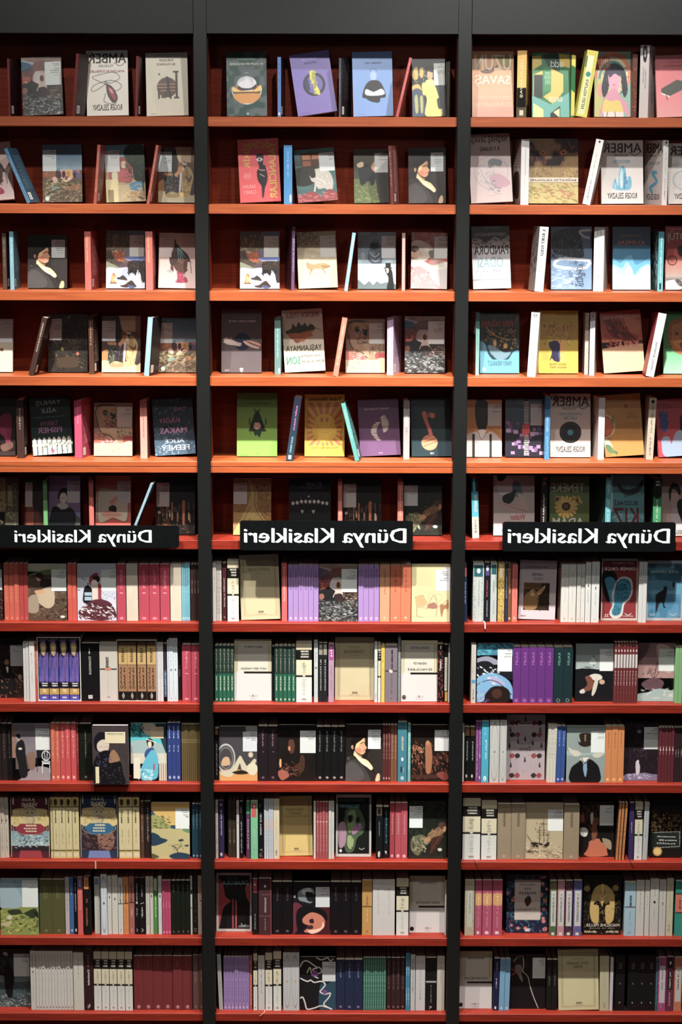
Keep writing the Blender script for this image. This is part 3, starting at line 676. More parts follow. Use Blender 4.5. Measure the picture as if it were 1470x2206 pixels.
# ------------------------------------------------------------------ top shelf, right bay
c = Cell(0, 2, 970, 60, 2.94)
c.F(140, 403, 155, 'orange and pink paperback with large white title and blurred planet',
    'g b87838 c89470 0 60;g c89470 b88070 60 100;n 8 3;P 8a7c30 56 8 80 4 96 16 90 24 70 22;P 5c3c28 20 30 50 26 66 18 50 32 30 34;P 8a3c34 34 26 60 24 50 30;t d8c8b0 6 5 94 29 UZUN;t d8c8b0 6 36 92 54 SAVAŞ;T d4b494 6 68 94 74 TERRY PRATCHETT;T d4b494 6 78 94 85 STEPHEN BAXTER')
c.A(420, 480, 505, 145, 'thick yellow paperback with orange top standing edge on, beside the orange cover', 'g c89038 c8b45c 0 55;r 4c4a38 0 84 100 100;r c8bca0 30 88 72 96;v e0c890 32 14 66 70 UZUN SAVAŞ', 'g a06c20 7a4c18;r 2c1c10 0 80 100 100', bar=False)
GEO = 'bg 1c6a38;p c0a43c 0 6 24 4 26 18 0 28;r 0f2c22 58 2 70 22;P 123a2c 30 6 68 2 72 30 60 34;p c0a43c 50 24 82 34 82 60 56 80 30 68 50 60;r 2c7a44 30 22 50 60;p c8a838 4 34 28 28 28 62 4 66;r 1a1a1c 5 34 28 70;p 0f1c18 5 34 28 44 28 72 5 60;p 54988c 0 66 50 80 100 60 100 100 0 100;p c8d078 4 78 30 88 30 100 4 100;p 1a1c20 48 94 74 82 74 100 48 100;p c8c890 56 92 72 86 72 100;p d0ac34 70 2 100 4 100 24 74 20'
c.F(520, 760, 165, 'green and yellow paperback of geometric doors and corridors', GEO + ';h 8cb898 32 30 48 50 9;t e8e8e0 48 12 84 24 GEÇİCİ;t d8ccb0 44 66 80 76 HİLARY LEICHTER', 0)
c.A(762, 790, 790, 172, 'green book tucked just behind the geometric doors cover', 'bg 1c6434;p c8b43c 0 0 100 2 100 20 0 16;p c8b840 10 55 90 60 90 96 10 96', 'bg 1c6434', y=.075)
c.A(797, 868, 868, 150, 'lime yellow thick paperback leaning right against the curly-haired girl cover', 'g b8a834 c4c04c;P 3c6440 0 10 30 14 20 26 0 24;r d0ce9c 16 8 70 96;e 2c8078 44 36 22 4;v 6c7048 30 44 60 88 KALPTEN GELEN', 'bg c8c040', tilt=9)
c.F(915, 1145, 160, 'paperback with a drawing of a girl with long black curls and yellow top',
    'bg 7a9c8c;e c46a40 50 34 50 34;e c8b890 50 38 42 30;e 3c7a74 50 42 38 28;e b8b484 50 44 33 24;P b0b068 0 46 18 44 24 60 20 100 0 100;P c88478 8 52 22 50 20 70 10 66;P 22222c 32 26 52 18 76 24 88 40 90 62 82 70 76 60 70 34 46 32 38 60 26 70 20 56 26 38;s 3c3c4c 20 24 24 44 66 6 80;s 3c3c4c 20 70 24 92 68 6 100;P c8889c 40 34 68 34 68 56 54 64 42 54;P b8788c 44 58 60 58 76 72 90 80 94 100 76 90 30 90 20 100 14 96 26 74;P 2c2c44 42 28 68 28 70 38 56 34 42 40;P c0a84c 28 74 46 76 62 74 72 78 76 96 26 96;r c8b8b0 26 92 80 100;l 3c3440 2 36 92 34 100;l 3c3440 2 56 92 58 100;P c84c48 50 50 58 50 54 53;t b03828 4 6 42 28 KIZLAR;t b03828 46 3 92 9 AH GÜZEL', 0, spine='8a5a3c', t=.024)
c.A(1148, 1180, 1180, 168, 'thick dark orange and green spine behind the curly-haired girl cover', 'bg 5c2c20;s a8583c 20 0 10 100 90 30 60;s 4a7a50 12 0 10 100 90 30 60', 'bg 5c2c20', y=.07)
c.A(1195, 1250, 1300, 110, 'tall white paperback with ink portrait on its spine, turned edge on', 'bg b4aca8;P 242224 30 4 70 2 78 14 60 24 34 20;P a09890 44 8 62 8 60 16 46 16;V 6a6460 32 30 50 52 ÇARPILMIŞ;V 6a6460 56 34 72 60 HAYALLER', 'g a8a4a0 b8b4b0;h 8c8884 20 6 90 80 22', bar=False)
c.F(1312, 1580, 183, 'pink paperback with a closed grey notebook drawing, cut by the frame edge',
    'g b85058 c4686c 0 60;g c4686c c48080 60 100;n 5 3;p 4c4c44 12 54 50 40 70 44 70 54 32 66 12 60;p d0ccc0 12 60 32 66 32 68 12 62;l 2c2c28 1.6 24 64 26 72;t 7c3038 18 16 66 20 VEJDANHET 451;T 8c3c44 30 10 62 13 BERNARD', -2)
# ------------------------------------------------------------------ second shelf, left bay
c = Cell(1, 0, 0, 60, 2.94)
c.F(-160, 92, 747, 'pink paperback with dark helmet, cut off at the left frame edge', HELMET, -5)
c.A(172, 194, 258, 770, 'blue paperback leaning left onto the pink cover at the frame edge', 'bg 3f6f90;q 8cb0c4 30 15 70 60', 'bg 2a4458;h 4a6c80 15 14 90 76 18', tilt=-24)
c.F(272, 522, 748, 'paperback with a spotted bull herd under blue sky, white title label left', bull(), -1)
c.A(592, 612, 616, 742, 'thin red paperback leaning right before the wooden-mansion cover', 'bg 9c3a2c;q c08a70 30 12 70 80', 'bg 6a241c', tilt=5)
c.F(675, 925, 752, 'paperback with a painted wooden mansion and a big green tree',
    'g 4888a0 90b0b4 0 45;r a89470 0 40 100 100;P 8c3c40 34 26 50 22 66 30 66 64 40 62;P a84c50 14 44 60 46 60 64 14 62;P c8c4a0 18 48 30 48 30 60 18 60;P c4b894 42 30 52 30 52 40 42 40;r d0c490 0 60 32 100;r 8a7c54 6 78 20 100;r b8a880 32 70 64 100;P 1c2c1c 48 12 64 0 86 0 100 10 100 64 84 66 72 60 68 40 54 28;s 33482a 50 52 2 100 60 6 30;s 121a12 40 56 4 100 62 7 60;l 241c14 3 92 60 96 86;P 3c80a0 62 68 90 66 88 80 62 78;s c8b080 20 40 70 90 98 8 10;s a88450 20 55 84 100 98 8 0;s 2c3c28 6 80 86 100 96 6 10;w c8ccca 1 9 37 47 NAZLI/_/_/MURADİYE/CADDESİ', -2.5)
c.A(928, 946, 955, 745, 'orange red paperback leaning right against the old-man cover', 'bg a84430;q d09878 30 12 70 80', 'bg 7a2c20', tilt=10)
c.F(1002, 1240, 762, 'paperback with a turbaned old man in yellow robe, brightest at its foot', oldman(), .5)
# ------------------------------------------------------------------ second shelf, centre bay
c = Cell(1, 1, 400, 60, 2.371)
c.F(280, 488, 578, 'red and pink paperback with a black hand and an eye, yellow lettering',
    'bg c02c34;n 4 3;P 16141a 44 26 62 26 60 40 66 44 70 60 66 72 62 78 58 92 54 92 54 76 46 66 44 52 50 44;P c8b8b8 44 33 52 30 60 33 52 36;e 241c20 52 33 3 1.8;L c8a0a0 1.2 50 48 56 50 64 50;L c8a0a0 1.2 52 56 62 60;v c09c34 10 6 28 46 SİHİR;t c09c34 30 2 76 17 İÇİN;v c09c34 74 6 92 96 YALANCILAR;T d88c8c 8 72 40 78 SARAH;T d88c8c 8 81 40 87 CAREY;h d0707c 12 54 30 64 5', -3)
c.A(502, 545, 545, 600, 'bright blue paperback standing edge on between red hand cover and crouching nude', 'bg 2c78b0;q 7cb0d4 38 10 62 55;r c8ccd0 70 84 90 96', 'bg 1c3c5c')
c.F(575, 778, 632, 'teal paperback with a crouching nude woman beneath a brown window',
    'bg 3c5c5c;g 3c7070 445450 0 30;n 25 5;r 4c2c1c 16 8 66 34;r a05c34 20 11 40 20;r a05c34 44 11 62 20;r 8a4c2c 20 23 40 32;P 24241f 0 36 60 36 40 66 0 66;P a8a49c 36 44 60 38 84 46 92 66 84 84 70 76 54 76 46 64 38 60;P 2c241f 32 38 46 36 50 52 38 54;L b0aca4 4 50 56 46 74 42 84;s c0bcb0 12 50 44 84 70 7 40;P 7a3034 0 90 40 80 60 92 80 78 100 88 100 100 0 100;s a04c4c 16 0 84 100 100 10 10;w c0c4c4 61 9 99 44 EMİLE/ZOLA/_/NANA', -5)
c.F(862, 1040, 625, 'paperback with dark cattle on a green field, maroon book standing before it',
    'bg 35382c;g 3a3428 2c2c20 0 40;n 20 4;r 54603c 0 55 100 100;P 1c1c1c 14 36 30 28 52 34 62 52 56 66 48 68 46 60 34 62 32 68 20 66 16 54;P c0a488 10 28 26 24 28 32 14 34;P b07850 56 26 66 20 62 36 68 40 58 42 50 34;s 6c7c44 30 0 66 70 100 9 10;P 241f1a 64 40 100 34 100 100 74 100;w b8bcb8 60 8 98 44 ANDREY/PLATONOV/_/ÇEVENGUR', -1)
c.A(1048, 1064, 1092, 603, 'maroon paperback leaning left, between the cattle cover and dark-haired woman cover', 'bg 5c2a24;q 9c6c5c 30 10 70 70', 'bg 6c3430;h a88078 20 8 70 80 26', tilt=-3)
c.F(1140, 1330, 618, 'paperback with profile of dark-haired woman, lit evenly, right end of the row', woman(), -.5)
# ------------------------------------------------------------------ second shelf, right bay
c = Cell(1, 2, 970, 60, 2.94)
c.F(134, 398, 685, 'white paperback with dark red title over a thin circle and a coiled figure',
    'bg bcaaa8;n 4 3;o 8c8a8c 52 56 40 24 1;P 6c7478 46 40 58 36 78 40 74 48 60 46 48 50;P b08c98 46 64 60 58 80 62 96 72 84 78 60 78;s 9c9ca0 20 20 46 60 74 6 120;s 70787c 12 40 68 70 84 6 20;L 8c9094 1.4 24 48 36 66 50 80;L 8c9094 1.4 50 78 60 86 72 88;t 4c1c20 6 3 94 15 HAŞHAŞ SAVAŞI;t 3c2428 28 19 74 25 R. F. KUANG;h a09c9c 34 89 64 91 1', -3)
c.A(445, 497, 398, 705, 'thick white paperback standing edge on beside the wolf-eyes cover', 'bg cccac8;V a0a0a0 40 14 62 54 ASLANLARIN GECESİ;q b0aeac 42 60 58 90', 'g 6c4c44 c8c0b8 0 60;g c8c0b8 8c7468 60 100;P 3c2c28 20 54 80 52 80 88 20 86;h 7c6c64 10 10 90 46 8', bar=False)
c.F(498, 812, 710, 'wide paperback with glowing wolf eyes over a desert city',
    'bg 4a1c10;n 30 4;P 1c0c0a 0 0 100 0 100 22 60 40 36 30 0 36;s 8c3418 30 0 8 100 50 10 100;P c86c2c 22 22 30 18 36 24 28 26;P c86c2c 62 22 72 17 78 22 70 26;e 1c0c08 29 22 3 1.6;e 1c0c08 70 21.5 3 1.6;P 24100c 40 20 60 24 50 56 36 46;r 8c7040 0 42 100 60;N a8884c 60 5;r b0a060 0 68 100 100;s 8c8044 30 0 72 100 100 10 10;s a07048 14 20 70 90 90 9 30;s 6c5428 30 0 44 100 60 6 90;r c4bca8 0 60 100 67;t 5c3c34 4 61.5 96 65.5 BAĞDAT’IN ASLANLARI', 0, t=.02)
c.A(838, 886, 900, 712, 'thick white paperback leaning right against the blue crystal cover', 'bg c8c4c0;e 2c2c2c 50 4 14 2;q a09c98 35 22 65 58;q 7c7874 35 62 65 92', 'bg 8c8884', tilt=11, bar=False)
CRY = 'P 5c9cb8 28 76 34 60 40 72 42 52 50 40 58 46 60 60 68 56 72 66 66 78;P a8c8d0 44 56 50 44 52 70 46 74;P 3c80a0 56 50 62 64 58 76 52 74;s c8dce0 10 34 50 68 76 4 110;P 7cb0c4 30 64 36 72 34 78 28 72'
c.F(960, 1225, 720, 'white paperback with blue crystals, bold black title, lit from halfway down', amber('', 't 6c98ac 28 31 70 36 AMBER’DE DOKUZ PRENS', CRY, sc='6c98ac', bg='c8c2be'), -.5)
c.A(1340, 1374, 1236, 712, 'white paperback edge on with a blue snake on its side cover', 'bg c8c6c2;e 2c2c2c 50 4 20 2;q a09c98 35 20 65 54;q 7c7874 35 60 65 92', amber('', 't 6c98ac 12 33 84 38 TEK BOYNUZ', 'L 3c88a4 9 66 50 44 50 60 58 70 64 48 70 34 74 46 80', sc='6c98ac', bg='b4aaa6'), bar=False, d=.13)
c.F(1385, 1650, 740, 'white paperback with curled grey feather, cut by the right frame edge', amber('', 't a0a4a4 6 32 84 37 ORYANTAL', 'L 9ca0a0 4 40 44 16 52 14 66 32 76 60 76;L b0b4b4 3 44 50 26 56 28 68;s a4a8a8 12 12 44 60 76 5 60', sc='a0a4a4', bg='bcb6b2'), -1)
# ------------------------------------------------------------------ third shelf, left bay
c = Cell(2, 0, 0, 60, 2.94)
c.A(20, 46, 62, 1300, 'dark brown paperback in shade at the left frame edge', 'bg 4a3830;q 7a6a5c 30 12 70 60', 'bg 2c1c18')
c.A(66, 92, 120, 1290, 'pale blue paperback edge on, left of the dark-haired woman', 'bg 6c9cac;q a8c8cc 30 12 70 60', 'bg 4c7484;h 7ca4ac 20 10 80 70 20')
c.F(175, 425, 1318, 'paperback with profile of dark-haired woman in black, first cover from the left', woman(), 0)
c.A(540, 580, 625, 1290, 'salmon red paperback edge on, left of the snowy painting', 'bg b4544a;V d8c878 30 8 55 52 KIRMIZI ZAMAN', 'bg 9c2c30;h c88078 10 14 66 76 26')
c.F(672, 918, 1290, 'paperback with snowy town painting between two salmon red books', istan(), 0)
c.A(925, 970, 992, 1290, 'salmon red paperback edge on, right of the snowy painting', 'bg b85a50;V d8c878 30 8 55 52 KIRMIZI ZAMAN', 'bg 9c2c30;h c88078 10 14 66 76 26', bar=False)
c.F(1002, 1245, 1308, 'pale pink paperback with a dark pointed helmet beside the post', helmet(), 1)
# ------------------------------------------------------------------ third shelf, centre bay
c = Cell(2, 1, 400, 60, 2.371)
c.F(278, 480, 1045, 'paperback with snowy town painting, first cover beside the left post', istan(), 0)
c.A(540, 556, 506, 1015, 'purple spine leaning by the fox cover', 'bg 5c4464;v b0a4b8 30 14 70 70 MAVİ KADIN', 'bg 3c1c28', tilt=1)
c.F(578, 778, 1050, 'beige paperback with a walking fox on a winter hillside',
    'g 8c8068 a89c80 0 40;r b4a88c 0 40 100 100;n 10 5;s 5c4c38 50 0 0 60 24 6 100;s c0b494 20 0 30 100 60 10 10;P c4b898 0 46 50 52 100 62 100 100 0 100;P a08458 22 60 30 56 40 58 66 56 84 62 70 64 66 70 60 66 40 67 36 74 32 67 26 66;P 8a6c48 60 60 84 62 70 66;L 7c6444 2 34 66 30 76;L 7c6444 2 62 66 70 74;P 9c805c 22 56 28 54 32 62 24 64;w c0c0b8 59 8 97 46 CLARİCE/~LİSPECTOR/_/_/TİLKİ', -2.5)
c.A(810, 828, 828, 1048, 'light blue paperback leaning right against the hooded-ghost cover', 'bg 7ca4b0;q c0d4d8 30 10 70 80;r b8bcc0 30 88 70 96', 'bg 5c8490', tilt=8)
c.F(880, 1075, 1048, 'paperback with hooded grey ghost behind a man in a top hat',
    'g 5c6c74 7c8c94;n 14 4;P 6c7c88 4 40 14 26 24 36 22 52 8 54;e 8c98a0 14 42 6 6;P 3c4450 28 36 36 16 48 12 58 22 64 44 58 60 34 54 26 46;e 181c24 43 25 10 7;L 7c8a98 3 32 36 44 44 56 38;L 7c8a98 2 34 46 46 52 58 46;r b8c0c4 0 56 100 100;N 8c98a0 30 5;P 5c6c70 0 84 10 88 18 92 30 86 40 92 50 86 60 90 76 88 100 92 100 100 0 100;P 14181c 70 66 78 64 88 66 92 80 94 100 76 100 80 82 74 72;r 14181c 72 54 86 64;r 14181c 68 62 90 64;P c8b8a0 74 64 80 64 80 70 76 72;w c0c4c6 62 7 98 46 CHARLES/DİCKENS/_/BİR NOEL/ŞARKISI', 0)
c.A(1104, 1121, 1130, 1048, 'pale salmon paperback edge on, left of the sleeping women', 'bg b08c84;q d8c0b8 30 10 70 80', 'bg 5a2a24', bar=False)
c.F(1150, 1335, 1052, 'paperback with painting of sleeping women under white and pink sheets',
    'bg 8c3c34;n 25 4;s b05c4c 20 0 0 100 20 10 20;P c8c0b0 0 20 20 14 50 22 60 34 40 50 10 46 0 40;P c89c80 6 28 20 28 26 40 14 46 2 40;e 4c2c20 10 30 12 6;e c8a088 22 38 10 6;P 8c5038 60 30 80 26 84 44 66 50;P 3c2018 48 34 62 32 70 44 54 44;P b8b4a8 0 48 30 50 60 58 100 52 100 76 50 70 20 66 0 60;N 8c8c88 40 7;P b08484 0 72 20 60 50 72 90 100 0 100;s c8a8a4 20 0 66 80 100 10 40;P a8a4a4 50 72 100 66 100 100 80 96;w c0c4c2 63 7 99 46 YASUNARİ/KAWABATA/_/UYKUDAKİ/KADINLAR', 1)
# ------------------------------------------------------------------ third shelf, right bay
c = Cell(2, 2, 970, 60, 2.94)
c.F(147, 387, 1265, 'white paperback with black smoke at the top and a bold title, teal spine',
    'g 1c2424 a8acb0 0 30;r bcbcbe 0 27 100 100;P 16181a 0 0 100 0 100 14 80 22 60 18 40 26 20 20 0 18;s 3c4448 20 0 12 100 30 10 20;g 7c8890 bcbcbe 84 90;t 34383c 6 31 96 46 PANDORA;t 7c9ca4 14 50 82 66 ODASI;t a0a4a4 8 11 92 16 CHRISTOPHER GOLDEN;s 5c6468 14 8 70 90 74 4 20;h 84888c 12 78 88 84 3;h 5c6468 24 2 76 5 2', -2)
c.A(535, 592, 495, 1262, 'white paperback with black vertical title leaning right', 'g b8b4b0 c8c8c8;v 34343a 30 4 66 44 S. KURT YOLU;q 8c8a88 36 50 60 90', 'bg 8c8480;s 3c3434 20 0 20 100 80 20 60', tilt=4, bar=False)
c.F(640, 900, 1265, 'blue paperback with dark storm tangle and a white looping ribbon',
    'g 3c5c7c 6c8cac;n 12 4;P 1c2430 4 14 30 4 70 2 72 20 80 46 60 50 30 46 6 40;s 3c506c 34 4 4 76 48 9 120;s 10161f 30 4 4 78 50 8 60;L c0c4cc 5 94 6 70 8 80 16 92 18;L c4c8d0 7 92 54 60 52 20 52 10 62 40 66 80 66 94 58;s 3c4c64 30 44 56 84 94 8 110;s 8ca4bc 20 4 66 60 98 12 0;v 2c3c50 66 60 78 96 KUMSALDA', 0)
c.A(905, 968, 1004, 1262, 'thick white paperback edge on beside the blue beach-title cover', 'bg c8c8c4;V a8a8a4 36 22 64 58 SAVAŞ KARDEŞLERİ;t a4a4a0 26 6 74 12 ll;h 8c8c88 30 74 70 84 3', 'g c4beb4 a89c8c;h 9c948c 20 8 90 80 18', bar=False)
c.F(1030, 1270, 1265, 'navy to white paperback with layered blue waves and red title',
    'g 0f3048 1c4c68 0 30;r 2c7ca4 0 30 100 100;P 2c7ca4 0 32 100 40 100 60 0 60;P 4c9cc0 0 52 20 58 36 48 50 46 60 60 80 56 100 52 100 100 0 100;P 8cbccc 0 62 24 66 40 56 56 76 76 64 100 62 100 100 0 100;P c0d0d4 0 66 24 76 46 62 60 80 80 66 100 66 100 100 0 100;r c4d0d2 0 80 100 100;t c06c5c 10 22 84 29 KUMSAL;T a86c64 20 13 76 16 ALEX GARLAND', 0)
c.A(1313, 1348, 1272, 1290, 'turquoise paperback edge on, left of the red cover', 'g 3c8c94 68b4b8;q c0e0e0 35 10 65 80;r 243c40 30 86 70 97', 'bg 2c4c4c;s 7cA4a4 24 0 10 100 90 24 60;s 16201f 24 0 10 100 90 24 60', bar=False)
c.F(1365, 1625, 1262, 'red paperback with white title and round seal, at the right frame edge',
    'g 8c1c1c b83c30 0 50;g b86050 a89488 50 80;r 8c8480 0 80 100 100;P 2c1c1c 30 34 44 30 60 40 54 50 34 46;o 5c2420 17 54 12 8 3;e a84038 17 54 7 4.5;P 3c2424 48 52 80 50 90 74 50 74;s 3c3c3c 30 0 82 100 100 9 20;P c8c4c0 0 88 20 84 30 92 40 98 0 100;t d8ccc0 6 8 62 26 KÖTÜJ;T c89890 8 3 60 6 ANTONİO', 0)
# ------------------------------------------------------------------ fourth shelf, left bay
c = Cell(3, 0, 0, 640, 2.94)
c.F(-170, 80, 145, 'beige paperback cut off by the left frame edge, white label at right', 'bg b4ac98;n 8 3;P c4beac 0 60 50 56 100 62 100 100 0 100;e 6c4c34 72 58 5 3;w c4ccce 62 4 98 44 CLARİCE/~LİSPECTOR/_/TİLKİ', 0)
c.A(180, 214, 226, 132, 'dark brown paperback leaning far right onto the dark market painting', 'bg 3c2620;V c8b8a8 32 10 62 60 MADENDE KARANLIK', 'bg 241410', tilt=15)
c.F(305, 555, 115, 'paperback with very dark market painting, white label at left',
    'bg 2a221a;n 40 4;s 4c3c28 40 0 10 100 60 9 60;s 141010 40 0 0 100 100 12 20;e 8c8c3c 36 60 4 3;e a04c34 74 68 3 3;s 7c6440 12 10 55 90 95 4 60;l 8c7c54 3 50 8 54 4;s 8a7c6c 10 20 80 90 98 3 0;P 3c2c1c 28 76 70 74 74 90 26 90;w c0c4c0 3 8 34 45 CHARLES/~BAUDELAIRE/~çeviri/MODERN/HAYATIN/RESSAMI', 0)
c.A(565, 596, 640, 120, 'dark brown paperback edge on, between two paintings', 'bg 4a2e22;V c89c7c 30 10 60 50 ŞEHİRLİ', 'bg 2c1c18;h 8c7c70 10 24 60 80 22')
c.F(645, 890, 125, 'paperback with a turbaned old man in yellow robe, dark book at its left', oldman(), 0)
c.A(912, 944, 1004, 128, 'light blue paperback leaning right beside the bull cover', 'bg 7ca8bc;q b8d4dc 36 10 64 60', 'bg 241c1c', tilt=5)
c.F(1005, 1252, 140, 'paperback with spotted bull herd, white label left, beside the post', bull(), 0)
# ------------------------------------------------------------------ fourth shelf, centre bay
c = Cell(3, 1, 400, 640, 2.371)
c.F(183, 388, 68, 'grey paperback with two hands reaching across a dark blue disc',
    'bg 544a4c;n 8 4;e 16203c 52 51 20 14;P c8b8b0 8 46 24 48 40 52 50 54 46 58 34 57 20 56 8 53;P c8a08c 94 60 76 56 60 50 54 51 62 56 76 60 90 62;l 8c6c64 1.4 38 54 50 56;s d8ccc4 12 6 44 26 52 5 10;P c88c74 62 49 74 53 96 58 94 54 76 50;t d8d0cc 18 16 86 21 TANRI OLMAK ZOR İŞ;T 8c8484 26 11 78 14 ARKADİ STRUGATSKİ;h b8b4b4 8 95 20 98 2;P b8b4b4 46 93 54 93 52 98 48 98', 0)
c.A(455, 487, 500, 104, 'grey teal paperback edge on, left of the burning-leaf cover', 'bg 5c807c;q a8c0b8 38 20 62 70;r b4b8b4 60 88 88 97', 'bg 241414', bar=False)
c.F(508, 715, 74, 'cream paperback with a leaf half green half burning, red and green lettering',
    'bg c8c0ac;n 4 3;P 3c4434 8 34 22 30 26 22 34 28 40 20 48 26 56 22 62 28 70 24 80 30 74 36 40 38 14 40;P b06840 12 38 40 38 76 34 70 40 74 44 60 46 50 52 34 50 20 46;s c88848 14 16 38 66 50 6 30;L 4c4434 1.4 74 32 86 32 94 36;P 8c4c2c 26 48 44 50 34 54;t 8c3c34 10 5 92 13 ANDREW STEELE;t 3c4434 6 57 94 69 YAŞLANMAYA;t 2c7c5c 6 75 40 88 SON;t 44483c 42 73 94 78 UZUN YAŞAMIN;t 44483c 42 81 98 86 BİLİMİ VE SIRLARI;o 6c7464 12 95 3 2 1', -3.5)
c.A(753, 780, 780, 108, 'salmon orange paperback leaning right against the old-map cover', 'bg b06c54;q d8a890 30 10 70 80', 'bg 7a2c20', tilt=9)
c.F(818, 1018, 117, 'paperback with an old map, pale label right, lilac book standing at its right', mapp(), 0)
c.A(1028, 1060, 1105, 104, 'lilac paperback turned edge on between the map and burning-town covers', 'g a08ca4 b8a4bc;q d0c4d4 38 10 62 60', 'g 84708c a890a8;h 6c5c78 10 12 80 70 22')
c.F(1120, 1325, 103, 'paperback with burning town and child, shiny wrinkled foot, last in its row', burn() + ';', 0)
# ------------------------------------------------------------------ fourth shelf, right bay
c = Cell(3, 2, 970, 640, 2.94)
c.A(160, 184, 116, 98, 'teal paperback edge on with orange and brown side cover beside the post', 'g 4c7c74 7ca8a0;q 3c5c58 35 10 65 60', 'g b8b4ac b0aca8 0 35;r 7c3820 0 38 100 100;s c07840 24 0 36 100 100 20 60;s 3c1c14 20 0 36 100 100 20 60', bar=False)
c.F(190, 438, 96, 'paperback with gold laurel leaves on a dark head, red title',
    'bg 123038;n 8 3;P 0f1418 10 0 90 0 90 50 70 66 50 62 34 46 18 56 12 40;P 5c7c88 20 56 34 56 60 66 78 66 66 76 46 78 34 72 26 66;r 4c8ca0 0 78 100 100;P 4c8ca0 0 50 14 54 22 70 40 80 70 78 84 66 100 64 100 82 0 82;s b08438 26 14 28 92 48 6 30;s b08438 8 78 4 98 60 6 100;s b08438 6 30 50 92 60 5 60;P b08438 36 46 42 50 40 56 34 54;P b08438 60 54 66 52 70 58 62 60;L c89c48 2 16 26 40 40 76 46;t a8342c 4 12 84 25 PERS OĞLANI;T 5c6c70 22 4 66 8 FIRTINA AKDENİZ;t 2c5c70 20 80 80 88 MARY RENAULT;r c0d4d8 8 91 14 96', 0)
c.A(487, 540, 553, 98, 'slim white paperback leaning right against the yellow bouquet cover', 'bg c4c4c4;o 2c2c2c 50 5 22 2.4 10;q a4a4a4 35 14 65 56;q 8c8c8c 35 62 65 92', 'bg a8a29c', tilt=3, bar=False)
c.F(560, 812, 92, 'yellow paperback with flowers in a vase shaped like two faces',
    'bg b8a01c;n 3 3;s 2c2434 22 10 20 92 54 6 60;s b8843c 34 20 26 82 52 7 40;s b03c30 14 20 20 84 40 6 30;s d0b45c 20 24 34 80 54 6 120;s 1c1c24 14 6 12 94 54 4 80;P 241c3c 28 50 46 48 54 56 54 80 40 80 34 76 28 80 34 66 28 58;P c8903c 56 50 70 50 64 60 68 68 62 76 72 80 56 80;P 3c4c6c 50 70 54 60 54 80;T 7c6c2c 46 4 92 8 FRANCES COX;t 5c4c14 28 84 70 87 SENDE YENGE;t 5c4c14 28 89 70 92 BENDE YENT;h 9c8820 8 60 26 80 7', 0)
c.A(880, 912, 938, 98, 'white paperback edge on between the yellow bouquet and red hair covers', 'bg c0c0c4;o 2c2c2c 50 5 26 2.4 10;q 8c9ca4 35 14 65 56;q 8c8c8c 35 64 65 92', 'g 7c5848 b8b0a4;h 5c4438 10 8 80 80 24', bar=False)
c.A(850, 876, 876, 100, 'white book end with pale side, left of the white spine', 'bg b8b0a4;s 6c5c50 14 10 5 90 90 30 60;s 8c8478 14 10 50 90 90 30 60', 'bg 8c8478', y=.09)
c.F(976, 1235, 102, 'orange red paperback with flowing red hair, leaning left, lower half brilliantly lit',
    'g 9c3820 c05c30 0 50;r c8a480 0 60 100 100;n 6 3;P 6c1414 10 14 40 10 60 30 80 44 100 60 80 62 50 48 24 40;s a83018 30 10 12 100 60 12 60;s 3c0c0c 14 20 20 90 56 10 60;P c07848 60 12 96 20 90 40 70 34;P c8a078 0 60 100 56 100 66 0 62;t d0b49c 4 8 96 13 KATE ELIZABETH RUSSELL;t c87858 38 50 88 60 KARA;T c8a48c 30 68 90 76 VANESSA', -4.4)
c.A(1240, 1292, 1292, 107, 'white paperback with handwritten title leaning right before the green cover', 'bg c8c8c6;V 4c4c4c 34 46 62 90 Elizabeth Green', 'bg 8c1c1c', tilt=10)
c.A(1272, 1296, 1296, 105, 'red paperback behind the leaning white one, left of green cover', 'bg 8c1418;q c86c5c 30 10 70 80', 'bg 8c1c1c', y=.10, tilt=1)
c.F(1352, 1615, 97, 'green paperback with an orange lion face, cut by the right frame edge',
    'g 1c8434 2c9c40 0 60;g 58b878 8ccCa0 60 100;n 4 3;P a06020 12 30 20 16 50 10 90 12 96 60 60 70 30 66 14 50;P c08434 20 26 40 18 80 20 84 56 50 62 26 52;e 5c3014 32 36 4 2.6;P 7c3c18 40 50 60 48 56 60 44 60;s b87428 16 14 16 40 60 7 40;s 5c3014 8 14 16 50 60 5 40', 0)
